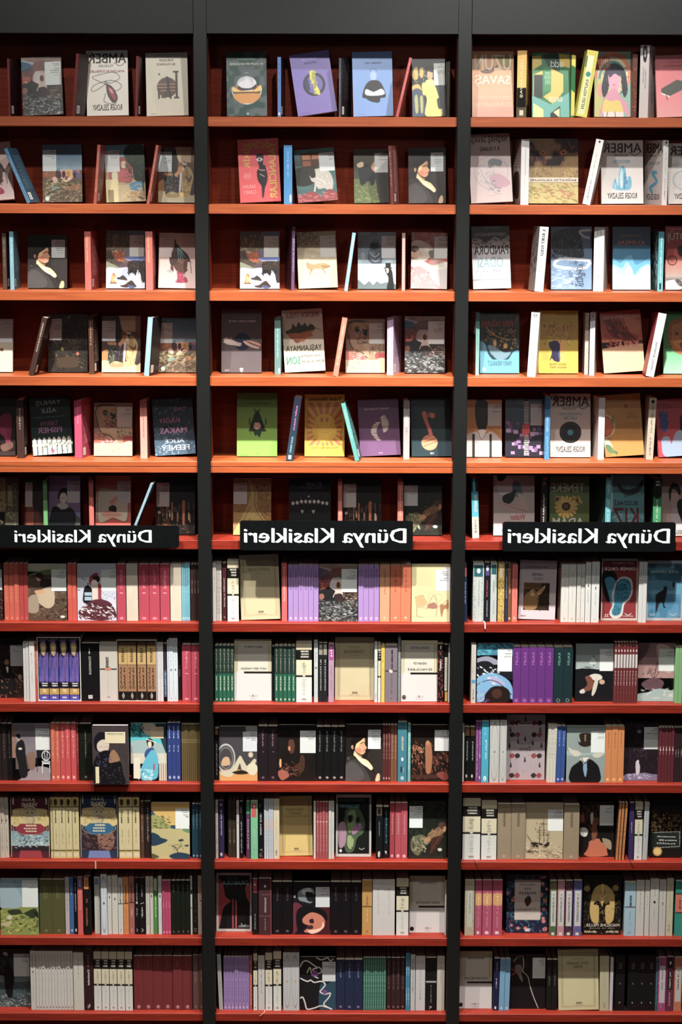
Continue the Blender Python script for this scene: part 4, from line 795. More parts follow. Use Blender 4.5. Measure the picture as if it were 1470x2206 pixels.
# ------------------------------------------------------------------ fifth shelf, left bay
c = Cell(4, 0, 0, 640, 2.94)
c.F(-160, 98, 645, 'dark paperback with a magenta door, cut by the left frame edge', 'bg 241a18;n 10 4;P 7c1c44 60 36 88 30 86 80 70 84;P 1c1414 40 60 70 66 76 90 40 92;r 3c2c2c 0 92 100 100;P 6c4c40 64 82 90 76 92 86 70 92', 0)
c.A(108, 156, 182, 650, 'dark brown paperback edge on, left of the white picket fence cover', 'bg 3c2822;V b0a090 34 14 62 50 ŞEHRİN', 'bg 241614;h 6c5c54 20 14 60 80 24')
c.F(210, 465, 650, 'dark green paperback with a white picket fence and leaning left',
    'bg 142826;n 10 3;p bcc4bc 2 74 7 69 12 74 12 100 2 100;p bcc4bc 14 74 19 69 24 74 24 100 14 100;p bcc4bc 26 74 31 69 36 74 36 100 26 100;p bcc4bc 38 74 43 69 48 74 48 100 38 100;p bcc4bc 50 74 55 69 60 74 60 100 50 100;p bcc4bc 62 74 67 69 72 74 72 100 62 100;p bcc4bc 74 74 79 69 84 74 84 100 74 100;p bcc4bc 86 74 91 69 96 74 96 100 86 100;r a0a8a0 0 80 100 84;s 3c3c30 20 20 76 90 96 6 120;e b03864 50 94 4 3;t 8ca8a0 16 5 78 15 YANLIŞ;t 8ca8a0 28 17 66 27 AİLE;T 5c9c8c 10 33 84 36 her şey mükemmel olabilirdi;t 8c5484 24 42 68 50 TARRYN;t 8c5484 16 52 76 62 FISHER', -4.5)
c.A(475, 522, 592, 655, 'magenta pink paperback turned edge on, left of the old-map cover', 'bg b42858;V d890a0 34 10 62 40 MİYASE', 'bg 94203c;h c07080 14 12 72 76 24')
c.F(595, 838, 675, 'paperback with an old map beside a magenta book', mapp(), 0)
c.A(890, 936, 958, 655, 'salmon pink paperback edge on, left of the dark blue neon-title cover', 'g 8c2c30 c87868 0 30;g c87868 c88c7c 30 100;V 8c3c34 34 12 60 64 SAHTE KİMLİK', 'bg 5c1c1c', bar=False)
c.F(985, 1240, 655, 'dark blue patterned paperback with pink and white neon title lettering',
    'g 141c28 3c5468;n 20 6;s 5c8098 50 0 0 100 100 5 110;s 0f141c 50 0 0 100 60 7 60;s 7ca0b0 24 0 60 60 100 5 130;t 9c5c94 52 16 84 24 TAŞ;t b868a0 14 33 66 43 KÂĞIT;t b47ca4 16 52 82 62 MAKAS;t a4b0b8 26 72 74 79 ALICE;t b4c0c8 16 83 86 92 FEENEY', -4, spine='1c2434')
# ------------------------------------------------------------------ fifth shelf, centre bay
c = Cell(4, 1, 400, 640, 2.371)
c.F(262, 468, 494, 'green paperback with a black ornate lantern clock',
    'g 4c7c28 6c9c34 0 40;g 6c9c34 6c9c34 40 100;n 4 3;P 1c2c20 46 30 54 30 64 46 68 54 66 60 34 60 32 54 36 46;L 1c2c20 3 44 26 50 32 56 26;e c8a894 50 52 9 5.5;r 1c2c20 30 58 72 61;r 1c2c20 30 40 33 50;r 1c2c20 70 40 73 50;P 1c3c24 42 60 60 60 56 70 50 66 46 68;s 1c2c20 10 30 40 72 64 5 90;t 3c6024 22 14 78 18 SENİ SEVEN SAAT;h 3c6c24 22 10 78 13 1;h 3c6c24 8 97 26 99 1;h 3c6c24 44 95 58 97 1', 0)
c.A(512, 548, 556, 512, 'black spine with pink vertical title leaning right against the smiling sun cover', 'g 1c1c2c 243c4c;v b864a4 34 14 66 52 KAĞIT MAKAS;v 8cb0c0 36 62 62 88 ALICE FEENEY;r c8ccd0 30 91 70 97', 'bg 14141c', tilt=8, bar=False)
RAY = ';'.join('p b0643c 50 57 %.0f %.0f %.0f %.0f' % (50 + 75 * math.cos(a), 57 + 50 * math.sin(a), 50 + 75 * math.cos(a + .16), 57 + 50 * math.sin(a + .16)) for a in [k * math.pi / 10 + .05 for k in range(20)])
c.F(608, 812, 502, 'yellow paperback with red rays around a smiling sun face',
    'bg c0a018;n 3 3;' + RAY + ';r c4a41c 0 0 100 13;r c4ac24 0 82 100 100;r c0a018 0 0 7 100;r c0a018 93 0 100 100;e c4a41c 50 57 30 20;o a87028 50 46 26 16 1.4;e c4a41c 50 46 25 15;e b06030 43 41 3.4 4;e b06030 56 41 3.4 4;L a87028 1.4 32 47 38 55 50 58 62 55 68 47;t 3c3014 10 5 92 10.5 Toksik Olumlama;T 5c5420 16 84 84 88.5 Whitney Goodman;o 7c7c30 10 91 3 2 1', 0)
c.A(866, 888, 902, 545, 'teal paperback leaning left between the smiling sun and purple covers', 'bg 4c948c;q 9cc8bc 30 12 70 60', 'g 1c3434 2c4c4c;h 5c8c84 10 10 80 76 22', tilt=-14)
c.F(893, 1100, 532, 'purple paperback with two curved ladders of white bars, lower part brightly lit',
    'bg 604064;n 4 3;' + ';'.join('l c8c0b8 3.4 %.0f %.0f %.0f %.0f' % (31 + 12 * (k / 9 - .5) ** 2 * 4, 42 + k * 3.2, 46 - 3 + 12 * (k / 9 - .5) ** 2 * 3 - k * .2, 40 + k * 3.3 + 2) for k in range(10)) + ';' +
    ';'.join('l c8c0b8 3.4 %.0f %.0f %.0f %.0f' % (56 + k * .6, 33 + k * 3.1, 73 - 10 * (k / 9 - .5) ** 2 * 3 - 1, 30 + k * 3.3) for k in range(9)) + ';t bcacb8 16 14.5 76 18.5 MEVKİ UYGARLIĞI;h 8c7890 28 10 70 12 1;h a898ac 44 94 56 97 1', -3)
c.A(1112, 1144, 1104, 530, 'grey paperback standing edge on, left of the dark teal pipe cover', 'g 8c8484 a49c98;q 6c6464 35 10 65 60;r b0a8a4 30 24 66 44', 'bg 3c2018', bar=False)
c.F(1155, 1358, 524, 'dark teal paperback with orange face pipe and smoke',
    'bg 1c2a30;n 5 3;r 1f3238 0 0 100 100;e c07c50 46 76 20 13;L 3c2c24 1.4 30 70 60 62;L 3c2c24 1.4 30 76 64 68;L 3c2c24 1.4 32 82 64 74;P b8584c 28 26 34 22 40 26 42 38 50 52 54 64 46 66 42 54 34 40;e c06050 54 30 6 4.5;L c06050 2.6 44 32 46 26 54 26;t 5c6c70 8 11.5 92 15.5 YAZGI GEMİCİ AZALIRTKEN;h a0a8a8 46 93 56 97 2', -1)
# ------------------------------------------------------------------ fifth shelf, right bay
c = Cell(4, 2, 970, 640, 2.94)
c.F(94, 328, 655, 'ochre paperback with dark man in white shirt and braces beside the post',
    'bg a8702c;n 4 3;P 1f1a18 30 4 46 0 62 6 64 26 58 50 48 56 36 52 28 30;P b8b4b0 0 66 30 56 50 62 70 56 92 66 100 78 100 100 0 100;r 2c2824 20 60 27 100;r 2c2824 66 60 73 100;L 3c2c20 1 8 14 20 10 30 14;L 3c2c20 1 62 50 80 54 92 60;P c8c4c0 36 54 58 54 50 70 42 70;L 2c2824 1.4 36 56 46 70 58 56;s 8c8884 10 30 62 66 96 5 90;w b8bab8 62 8 98 46 RALPH/ELLİSON/_/_/GÖRÜNMEZ', 0)
c.F(350, 592, 650, 'dark blue paperback with purple blocks and a white zip of figures',
    'g 3c5868 2c3c50 0 40;r 1f1c28 0 40 100 100;P 2c4458 0 0 30 4 60 30 40 50 0 56;' + ';'.join('r %s %d %d %d %d' % (['6c4c78', '8c6c98', '4c3860', '9c80a0'][k % 4], (k * 53 + (k // 5) * 11) % 90, 38 + (k * 31 + (k * k) % 17) % 54, (k * 53 + (k // 5) * 11) % 90 + 9 + k % 4, 38 + (k * 31 + (k * k) % 17) % 54 + 5 + k % 3) for k in range(34)) + ';l 14141c 9 54 4 56 100;' + ';'.join('l c8c4c0 2 50 %d 60 %d' % (y, y) for y in range(6, 98, 3)) + ';P b02830 46 46 62 44 62 60 46 62;w b4b6b8 66 9 100 46 FRANZ/KAFKA/_/DAVA', 0)
c.A(596, 630, 630, 628, 'bright blue paperback edge on, left of the black record-disc cover', 'g 1c5c8c 2c7ca8;V a8c8d8 30 30 64 56 AZRA KOHEN;q 6cb0d0 35 64 65 90;s 143c64 20 0 0 100 100 24 60', 'bg 1c3c5c')
c.F(635, 890, 618, 'grey white paperback with a black record disc and blue centre, bold title',
    amber('', 't 4c8498 22 29 78 34 KIYAMETİN KOZ;t 4c8498 34 36 66 41 KARTLARI', 'e 1c1a1a 50 61 27 17;o 3c3838 50 61 22 14 1;e 2c6c84 50 61 7 4.6', sc='4c8498', bg='bab0a8'), 0)
c.A(935, 975, 894, 638, 'white paperback edge on, left of the orange-fruit cover', 'bg c4c4c4;V a8a8a8 36 36 62 58 ROMAN', 'g b0a8a0 c4beb8;L 3c3834 4 30 30 60 40 20 56;h 8c8880 30 10 60 20 3', bar=False)
c.F(985, 1230, 630, 'orange paperback with halved orange fruit, leaning left, lower half brilliantly lit',
    'bg b07c28;n 3 3;e c8c4a0 4 50 26 19;e b8481c 4 50 23 17;e c8642c 4 50 20 14;P c8c8a8 0 70 14 74 20 86 0 82;P 5c7c50 2 80 16 82 24 94 10 92;P 4c6c44 20 90 32 92 30 97;P 6c8c4c 22 42 30 32 26 50;h 3c3420 56 18 66 24 2;t 8c6c20 62 30 84 34 SOFIA;t 8c6c20 62 36 92 40 SEGOVIA;t a87424 36 47 94 54.5 ARILARIN;t a87424 30 57 94 64.5 UĞULTUSU;h 8c7430 12 8 60 14 2', -4)
c.A(1240, 1286, 1286, 640, 'ivory paperback with small print, leaning slightly toward the red cover', 'bg b8ac98;e 241c1c 50 6 22 3;q 5c544c 35 12 65 56;q 5c544c 35 64 65 92', 'bg 8c8478', tilt=2, bar=False)
c.F(1322, 1575, 657, 'red paperback with blue hair tuft and pale blue figure, right frame edge',
    'bg a82838;n 3 3;P 2c4c8c 8 22 16 26 20 18 26 26 30 24 28 44 24 56 16 56 12 44;s 1c3c7c 20 8 22 30 50 7 90;P 1f1f24 60 34 76 26 92 34 92 66 62 64;P 8ca0b8 46 60 62 56 90 66 96 100 20 100 10 76 14 66 30 66 34 78;t 7c3038 6 8 34 12 KADIN;t 7c3038 6 14 44 17 MAKASLI', -4)
# ------------------------------------------------------------------ sixth shelf, left bay
c = Cell(5, 0, 0, 640, 2.94)
c.F(-130, 115, 1150, 'olive yellow painting paperback above the smaller sign, at left frame edge', 'g 8c7c3c 8c8454 0 60;n 20 4;r 4c4c3c 66 0 100 100;r 8c8454 72 14 84 50;s a09858 20 66 10 96 90 6 90;s 3c3c34 20 50 0 100 100 8 90;s 9c9468 10 0 60 60 100 9 30', 0, y=.085)
c.F(155, 285, 1162, 'dark narrow turned paperback with reddish hair and white label at left', 'bg 2c1c16;n 20 4;P 6c3420 14 40 40 44 46 70 40 96 16 96 8 70;s 8c4c2c 20 10 46 46 96 6 90;P 4c2c20 50 56 80 66 100 96 60 96;w b4aca4 3 5 38 50 KIZIL/SAÇLI/KADIN', 0, y=.085)
c.A(278, 305, 305, 1160, 'green spine edge on, left of the lilac cover with a capped woman', 'g 4c8c50 5c9c5c;V c8d0b8 34 10 62 40 JANE', 'bg 1c3c24', y=.07)
c.F(308, 508, 1138, 'lilac paperback with white-faced woman in black dress and beret',
    'bg 74628c;n 5 3;r 5c5878 0 60 100 100;P 16161c 30 30 40 22 56 22 60 34 46 36 30 40;e c8c0b4 46 38 11 9;l 3c2c2c 1.4 42 38 50 38;P b8b8b0 26 50 46 46 60 50 56 60 46 56 32 60;P 12141c 8 60 24 52 44 58 66 54 84 64 92 84 96 100 6 100;P a8a8a4 30 92 60 92 56 100 34 100;P 3c4440 88 70 100 74 100 88 84 88;w b8b6ba 58 9 98 46 CHARLOTTE/BRONTË/_/JANE/EYRE', 0, y=.085)
c.A(570, 600, 552, 1158, 'red spine edge on, left of the salmon cover with hands', 'g b03830 c85040;V d8a08c 34 10 62 50 ANKA', 'bg 2c1814', bar=False, y=.07)
c.F(603, 828, 1138, 'salmon red paperback with two drawn hands cradling a bird on a pillow',
    'bg a84434;n 5 3;P b8b09c 8 26 50 24 90 28 88 76 50 72 8 78;L 2c2018 1.6 8 26 10 78 50 72 88 76 92 30;P c08c74 40 44 60 34 84 30 86 36 64 44 46 50;L 3c2018 1 42 46 62 38 82 34;P 241414 38 54 50 50 60 54 56 64 42 64;P c08c70 18 64 40 60 70 64 74 68 44 72 24 70;L 3c2018 1 20 66 44 66 72 66;w b4b2b0 62 9 99 46 MARİA/~PUDER/_/ANKA İLE/BÜYÜMEK/DÜNÜN', 0, y=.085)
c.A(815, 832, 838, 1180, 'grey blue paperback leaning far right behind the smaller sign end', 'bg 6c8c9c;q a8c4d0 36 10 64 80', 'bg 1c2024', tilt=22, bar=False, y=.006, d=.06)
c.F(985, 1235, 1150, 'dark paperback of glowing columns, white label at left, above the smaller sign', columns(), 0, y=.088)
# ------------------------------------------------------------------ sixth shelf, centre bay
c = Cell(5, 1, 400, 640, 2.371)
c.F(243, 437, 928, 'paperback with golden brown river map, white label at its left', 'bg 8c6c38;n 12 4;s 5c2c1c 70 0 0 100 100 6 40;s b09858 30 0 0 100 100 5 120;P a89450 38 0 60 20 64 50 80 70 100 90 60 100 44 70 30 100 0 100 30 60 46 30;L 5c3420 1.6 38 0 56 20 58 50 78 76;L 5c3420 1.6 20 100 30 72 46 50;s 6c4424 30 60 20 100 90 5 0;w b8b6ae 1 9 36 46 SATRANÇ/~roman/_/TARİFESİ/~deneme', 0, y=.085)
c.F(528, 742, 932, 'black paperback with two rows of white teeth',
    'bg 100c0e;' + ';'.join('e c4c4c0 %d %d 3.4 3' % (10 + k * 10, int(46 - 5 * (1 - ((k - 4.0) / 4.5) ** 2) + 0)) for k in range(9)) + ';' + ';'.join('p c4c4c0 %d %d %d %d %d %d' % (x - 4, 56, x + 4, 56, x, 62) for x in (32, 58)) + ';p c4c4c0 44 33 50 33 47 30;t 6c8c90 40 5 78 13 BİZ GAYET;T 5c6468 30 15 76 18 KARIN SMIRNOFF;s 3c1420 10 10 30 90 60 5 40', 0, y=.085)
c.A(778, 801, 801, 942, 'salmon spine edge on, left of the centre cover with columns', 'bg b05c4c;q dca898 34 10 66 60', 'bg 3c1c18', y=.07)
c.F(802, 1000, 934, 'dark columns cover with white label left, between two salmon spines', columns(), 0, y=.088)
c.A(1082, 1111, 1111, 944, 'salmon spine edge on, left of the reclining lady cover', 'bg b45c4c;q dca898 34 10 66 60', 'bg 3c1c18', y=.07)
c.F(1113, 1310, 944, 'dark green painting of a reclining lady, displayed above the centre sign end', lady(), 0, y=.088)
# ------------------------------------------------------------------ sixth shelf, right bay
c = Cell(5, 2, 970, 640, 2.94)
c.A(140, 186, 186, 1150, 'blue and white spine standing alone beside the right-hand post', 'g 14141c 241c20 0 22;r 3c8c9c 20 22 100 60;g 2c8494 3c9cac 22 64;g b8aca0 c0b8ac 64 100;P 2c949c 30 0 50 0 60 22 26 22;v c8d4d0 30 28 76 56 BİZ FANİYİZ;q 5c4c44 30 68 70 90', 'bg 5c2c20', y=.05, tilt=-2)
c.F(275, 535, 1135, 'pale paperback with crossed legs in black shorts and red handwritten title',
    'g a49c98 b0a8a4;n 5 3;P c0bcb8 10 10 40 4 60 20 40 34 14 30;P 5c7c84 50 10 66 16 70 36 56 36 46 24;P 1f1c1e 24 34 44 28 54 24 50 40 36 48 24 44;P b8a094 14 44 50 50 80 56 84 60 50 58 16 50;P b8a498 60 30 74 36 84 56 78 58 64 44;L 6c5c58 1 16 46 50 54 82 60;P 1c1816 10 0 30 0 26 8 14 10;t 9c3434 40 64 78 74 Walter;t 9c3434 20 76 88 85 ERKEKLERİYLE;t 4c6c94 20 88 60 95 ve iyi', 0, y=.085)
c.A(570, 606, 630, 1155, 'black spine with white vertical title, left of the sunflower cover', 'bg 1f1a18;v c0bcb4 34 24 66 88 YILDIZLARA SAHİLLİ;h a83c44 20 4 80 10 2', 'g 1f3428 2c4834', y=.065, bar=False)
c.F(630, 882, 1140, 'olive green paperback with sunflower heads and bold white title',
    'bg 4c6430;n 6 3;' + ';'.join('P c0a044 %.0f %.0f %.0f %.0f %.0f %.0f' % (42, 52, 42 + 26 * math.cos(a), 52 + 17 * math.sin(a), 42 + 26 * math.cos(a + .3), 52 + 17 * math.sin(a + .3)) for a in [k * .42 for k in range(15)]) + ';s b09038 14 60 34 80 46 8 60;s b09038 12 14 34 30 44 7 60;e 2c2014 42 51 11 7;e 5c4420 42 51 6 4;P 3c2c1c 66 40 72 38 72 46;e 3c2c1c 20 39 5 3;t b4b8a4 4 12 88 27 TENEKE;t c0c0b4 8 70 86 86 ADAM', 0, y=.085)
c.A(980, 1016, 892, 1143, 'cyan spine edge on with dark green side cover, left of the eye cover', 'g 5cb0b4 4c9ca8;v a8d4d8 34 36 64 76 GECE TEK;q c8e0e0 35 6 65 26', 'g 14302c 24443c;s 1c3c34 24 10 10 90 90 12 20', bar=False, y=.065)
c.F(1020, 1230, 1133, 'teal paperback with a huge eye and dark red three-letter title',
    'g 54989c 44848c;n 10 4;P 5c8c90 0 0 100 0 100 14 60 26 20 22 0 10;P 242c2c 20 14 44 24 76 20 96 8 90 24 60 34 30 28;s 1f2c2c 30 14 20 96 36 5 60;s 7cb0b0 30 0 60 100 100 12 10;r b8d0d0 0 0 6 60;t 2c2830 10 40 80 50 BUZDAKİ;t 5c1c24 6 54 84 84 KIZ;h 1c3c44 24 92 70 96 1', 0, y=.085)
c.A(1278, 1332, 1238, 1150, 'green and black spine with white vertical title, right of the eye cover', 'g 1c1a18 1f241c 0 36;r 2c8c54 0 34 100 100;P 1f6c44 0 30 50 34 100 30 100 44 0 44;v c0ccc0 34 34 66 84 YÜKSELİR TAÇ;h c0b8b4 20 4 80 14 2', 'g 141c18 1f2c24', y=.065, bar=False)
c.F(1337, 1570, 1128, 'pale pink paperback with drawn dark-haired girl, right frame edge', 'bg a8948c;n 4 3;P 1c1614 22 24 34 14 50 20 54 34 46 32 40 28 30 36 24 44;P b89c90 30 26 44 28 48 44 40 52 28 50;P b8a498 0 70 14 56 30 64 30 90 6 100;P b8b4b4 30 56 60 62 66 90 34 92;P 16141a 44 46 54 40 64 46 62 58 70 70 62 84 52 70 46 60;t 4c5c50 0 88 60 98 BEKLEYİŞLER', 0, y=.085)

# ------------------------------------------------------------------ shared spine designs of the lower shelves
def CAN(a='FYODOR', b='SUÇ'):      # cream top, black band, white foot with thin black line
    return 'g a89c80 b8ac90 0 17;r 14120f 0 13 100 30;r bcb498 0 30 100 55;g b8b8b0 c4c4be 58 100;r 14120f 0 55 100 58;e d8d4c8 50 56.4 9 .9;h b8b4a8 22 15 80 28 3;q 7c7464 34 34 66 52;q a09c94 36 62 66 88;e 8c8880 50 95 16 2'
WHT = 'bg c0bdb4;q 9c9890 34 12 66 50;e 3c3834 50 30 12 1.2;q b0aca4 38 56 62 88'
def emb(c='d0c8b8'): return ';e %s 50 95 22 2;' % c
def kanto(t, a='', t2=''):
    return ('bg a89c78;n 5 3;l 7c7050 1.2 9 6 91 6;l 7c7050 1.2 91 6 91 94;l 7c7050 1.2 91 94 9 94;l 7c7050 1.2 9 94 9 6;l 8c8060 .8 12 8.5 88 8.5;l 8c8060 .8 88 8.5 88 92;l 8c8060 .8 88 92 12 92;l 8c8060 .8 12 92 12 8.5;T 84744c 34 13.5 64 16.5 %s;t 7c6c44 22 20 76 25 %s;%s;h 8c8060 38 28 60 30 1;t 3c3424 44 86.5 58 89.5 ooo;h 6c6044 36 91 64 92 1') % (a, t, t2)
def isb(t, a, t2=''):
    return ('g a0946c a89c74 0 3;r b0a684 0 0 100 54;r b4b0aa 8 7 91 54;r b4aea0 10 9 88 54;g b6b0ac bab4b2 54 100;l 84784c 1 9 6 9 52;l 84784c 1 91 6 91 52;l 84784c 1 9 6 91 6;r 14120f 26 52.5 100 56;t 5c5850 26 10 76 14 %s;t 5c5850 18 45 86 49 %s;%s;L 4c4844 1.4 49 90 50 94 51 90;h 7c7874 38 91 62 94 2;h 8c8884 40 96 60 98 1' % (a, t, t2))
RES = 'w c8ccc8'
# ------------------------------------------------------------------ seventh shelf, left bay
c = Cell(6, 0, 0, 1200, 3.196)
c.F(-250, 22, 48, 'dark painting paperback cut off by left frame edge, white label', 'bg 2c1c18;n 20 4;s 6c3424 30 60 40 100 90 8 60;s 1c1414 30 0 0 100 100 14 20;w b8bab8 66 10 99 46 GECE', 0)
RS = 'bg b03c20;V c8784c 30 26 62 66 KIRMIZI;e c87050 50 95 20 1.6'
c.S([27, 62, 97, 132], 45, 'orange red paperbacks left of the peasant-girl cover', RS)
c.S([132, 163, 193], 45, 'dark red paperbacks touching the peasant-girl cover', 'bg 9c2018;e b84830 50 95 20 1.6')
c.F(196, 463, 47, 'paperback with painted peasant girl sitting on brown ground, white label right',
    'g a09c88 9c9880 0 14;n 20 4;P 5c6c3c 0 22 30 14 60 10 100 14 100 30 0 34;P 4c3c2c 0 28 50 20 100 24 100 100 0 100;s 6c503c 40 0 40 100 100 10 20;s 2c201c 24 20 60 100 100 10 150;P 241c1a 34 28 56 26 66 36 62 48 46 48 34 44;e a87c60 29 26 6 5;P 2c1c18 20 20 32 16 42 22 34 28;P 4c382c 8 44 50 42 56 50 20 60;P a89478 26 50 60 40 68 50 66 72 48 78 22 64;P b0845c 18 48 40 46 42 52 24 54;P 8c7c68 2 60 24 56 26 84 0 84;e c8c4b8 88 93 6 2;' + RES + ' 61 10 99 48 KNUT/HAMSUN/_/TOPRAĞIN/BEREKETİ', 0)
c.S([465, 496, 529], 47, 'orange red paperbacks between peasant girl and red-hat lady', 'bg b03018;V c8784c 30 26 62 60 KIRMIZI')
c.F(536, 803, 50, 'paperback with drawn lady in a red hat beside a birdcage',
    'g a0a4b0 b4b4c0;n 5 3;P 7c1c28 32 24 46 16 54 18 52 28 40 36 32 36;P 1c1416 40 24 56 22 58 30 50 32;e c8b8ac 44 34 8 6;P 14121a 16 50 20 40 28 38 36 42 40 50 40 68 16 68;r 8ca0ac 19 50 37 64;r 14121a 16 56 40 58;L 14121a 2 28 34 28 40;P b8aca0 40 38 56 36 60 50 54 64 40 66 38 50;P 7c1c28 54 34 62 40 62 60 72 66 66 74 54 64;P 4c1c28 20 72 50 62 84 68 100 90 90 96 60 100 20 96 2 86;s c8c4c4 24 6 72 94 96 9 20;s 3c141f 24 6 70 96 98 9 30;L 14121a 1.6 12 24 18 28 24 26;L 14121a 1.6 2 46 8 46;s 7c8088 8 64 50 96 62 6 130;' + RES + ' 62 10 100 47 EMMA/~BOVARY/_/MADAM/BOVARY', 0)
CR = 'bg 9c1c38;n 4 2;q c86c7c 34 12 70 42;h d89098 30 50 70 53 1;e c8707c 50 95 22 2'
CB = 'bg b8ac98;n 6 3'
c.S([804, 866], 50, 'crimson thick paperback right of the red-hat lady', CR)
c.S([870, 950], 50, 'cream blank spine between the crimson book and a crimson pair', CB)
c.S([955, 1028, 1099], 50, 'crimson thick paperbacks side by side', CR)
c.S([1103, 1169], 50, 'crimson paperback left of the second cream spine', CR)
c.S([1173, 1250], 50, 'cream blank spine beside the pale blue thin books', CB)
c.S([1252, 1266, 1280, 1294, 1309], 50, 'pale blue slim paperbacks', 'bg 5c9cac;q a4ccd4 36 14 66 70;e a8ccd4 50 95 26 2')
c.S([1313, 1334, 1355, 1376], 52, 'dark brown slim paperbacks against the post', 'bg 2c1c1a;q 8c7468 36 28 64 50', y=.034)
# ------------------------------------------------------------------ eighth shelf, left bay
c = Cell(7, 0, 0, 1200, 3.196)
c.F(-100, 160, 566, 'paperback with dark group portrait of men, white label, left frame edge', 'bg 241a16;n 30 4;s 3c2c20 40 0 10 100 100 12 60;e a06c50 58 40 6 5;P 141214 46 50 70 50 80 100 40 100;P c8c0b4 56 48 62 48 60 58;s 6c4c34 16 0 60 100 100 7 40;s a8583c 8 0 60 60 100 5 60;e a8846c 92 64 5 4;' + RES + ' 68 10 100 46 FYODOR/~DOSTOYEVSKİ/_/EV SAHİBİ/~novella', 0, y=.07)
c.S([160, 180, 200], 588, 'slim white spines right of the group portrait cover', 'bg b8b4b0;q 7c7870 36 12 64 60', y=.025)
c.S([201, 240], 588, 'white spine left of a red-lettered one', 'bg c0bcb8;q 8c8880 36 20 64 70;e 3c3834 50 20 8 1.6', y=.022)
c.S([240, 262], 590, 'red spine with white lettering beside the purple boxed set', 'bg 9c2c24;v c8b0a0 30 12 70 60 TERSİNE DÜNYA', y=.03)
c.slipcase(258, 556, 553, 'white slipcase holding four purple and blue volumes', [268, 337, 407, 477, 544], 572, 'purple volumes with bearded portrait heads, in white slipcase',
    'bg 14121c;g 14121c 14121c 0 28;P a0845c 20 6 60 3 78 10 74 18 60 26 34 24 20 14;P c8a878 30 8 60 6 66 16 40 18;g 2c2870 3c3c94 28 68;N 6c50a4 50 5;v 7c5090 24 31 76 66 DOSTOYEVSKİ;r 14121c 0 70 100 79;h c8c8c4 14 71 86 78 2;r a8843c 0 80 100 90;h d8c89c 30 82 70 88 2;r 3c3494 0 91 100 100;r c8c8d8 30 94 70 96')
c.S([562, 683], 595, 'thick black book with thin white vertical lettering beside the purple boxed set', 'bg 0f0e10;V b8b8b0 42 22 56 54 TUTUNAMAYANLAR;q b0b0a8 40 8 52 18;r b8b8b4 36 89 60 95;h 14121c 40 91 56 93 1')
c.S([686, 806], 590, 'thick ivory book with black cross strip right of the black one', 'g a8a094 b4aca4;r 14120f 0 44 100 46.5;P a86c50 34 42 62 42 66 47 36 48;v 4c4844 36 24 54 42 TUTUNAMAYAN;q 9c9488 44 52 52 90;h 5c5850 42 92 60 95 1')
c.slipcase(806, 1080, 572, 'white slipcase holding four brown and gold volumes', [816, 877, 945, 1012, 1071], 588, 'gold and brown volumes with diamond marks, in white slipcase',
    'bg 4c3424;r 4c3424 0 0 100 6;r a8884c 0 6 100 38;v 3c2c20 36 9 66 34 TOLSTOY;r 8c6440 0 39 100 84;v 4c2c1c 14 42 46 80 SAVAŞ;v 4c2c1c 54 42 86 80 VE BARIŞ;r 14120f 0 84 100 100;p b8b4ac 50 86 64 91.5 50 97 36 91.5;e 14120f 50 91.5 5 3', c='b8aca0')
c.S([1083, 1104, 1126], 595, 'white spines right of the gold boxed set', 'bg b4b0b0;q 7c7c80 34 8 66 60')
c.S([1128, 1150], 598, 'black spine with blue foot beside white slim books', 'g 1f1c24 2c2c34 0 46;r 3c4c64 0 46 100 92;q a8b0bc 34 50 66 86')
c.S([1151, 1163], 572, 'thin white spine', 'bg b8b4bc')
c.S([1163, 1193, 1225], 560, 'tall pale blue white spines with rounded frames', 'bg b4bcc0;o 8c989c 50 50 44 48 3;e 3c4448 50 50 14 2;q 7c8488 38 16 62 44')
c.S([1226, 1250], 570, 'dark brown spine left of crimson pair', 'bg 241618;q 8c7c78 34 50 66 60', y=.05)
c.S([1254, 1318, 1378], 604, 'deep crimson paperbacks at the shelf end by the post', CR)
# ------------------------------------------------------------------ ninth shelf, left bay
c = Cell(8, 0, 0, 1530, 3.196)
c.S([-30, 10, 48], 94, 'dark brown spines at the left frame edge', 'bg 241a1a;q 5c4c48 36 12 64 60')
c.S([49, 83], 94, 'black spine left of the reading woman cover', 'bg 121012;q 4c4440 36 12 64 60')
c.F(86, 350, 96, 'paperback with standing reading woman in grey room and white chair',
    'g 6c6468 7c7078 0 60;n 8 3;r 8c6040 2 4 8 60;r 7c7078 60 0 100 45;P 8c8084 24 96 60 76 100 80 100 100 20 100;r 5c4c48 10 56 58 80;P 7c5c4c 40 54 60 52 58 78 46 80;P 1c1a1c 14 34 26 28 34 36 36 56 40 90 22 94 16 70 10 50;e a08474 18 27 4.5 4;P 1c1818 12 20 20 18 24 24 18 26;e c8b8a8 22 44 5 2;r 1c1c20 64 46 98 60;r 1c1c20 64 50 66 84;o c8c8c8 88 56 11 9 2;l c8c8c8 2 78 66 98 66;l c8c8c8 2 79 66 78 86;l c8c8c8 2 97 66 98 86;l c8c8c8 1.4 84 48 86 64;l c8c8c8 1.4 92 48 90 64;r c8c8c8 79 68 97 71;' + RES + ' 62 8 99 46 VİRGİNİA/WOOLF/_/KENDİNE AİT/BİR ODA', 0)
c.S([350, 381, 414], 92, 'orange red paperbacks right of the reading woman', 'bg b04020;q d8a080 36 8 64 64;e d89c80 50 93 24 2.4', y=.026)
c.S([414, 449, 488, 526], 92, 'scarlet paperbacks left of a dark green book', 'bg b02024;q dca098 36 8 64 60;e d8a098 50 93 24 2.4', y=.026)
c.S([526, 543], 96, 'dark red slim spine', 'bg 6c1c1c;q b88078 36 8 64 70')
c.S([546, 632], 95, 'thick very dark green book left of the kimono woman with black shawl', 'bg 14180f;V 8c8c74 44 12 56 60 ANNA KARENİNA;e 6c6c58 50 93 10 2')
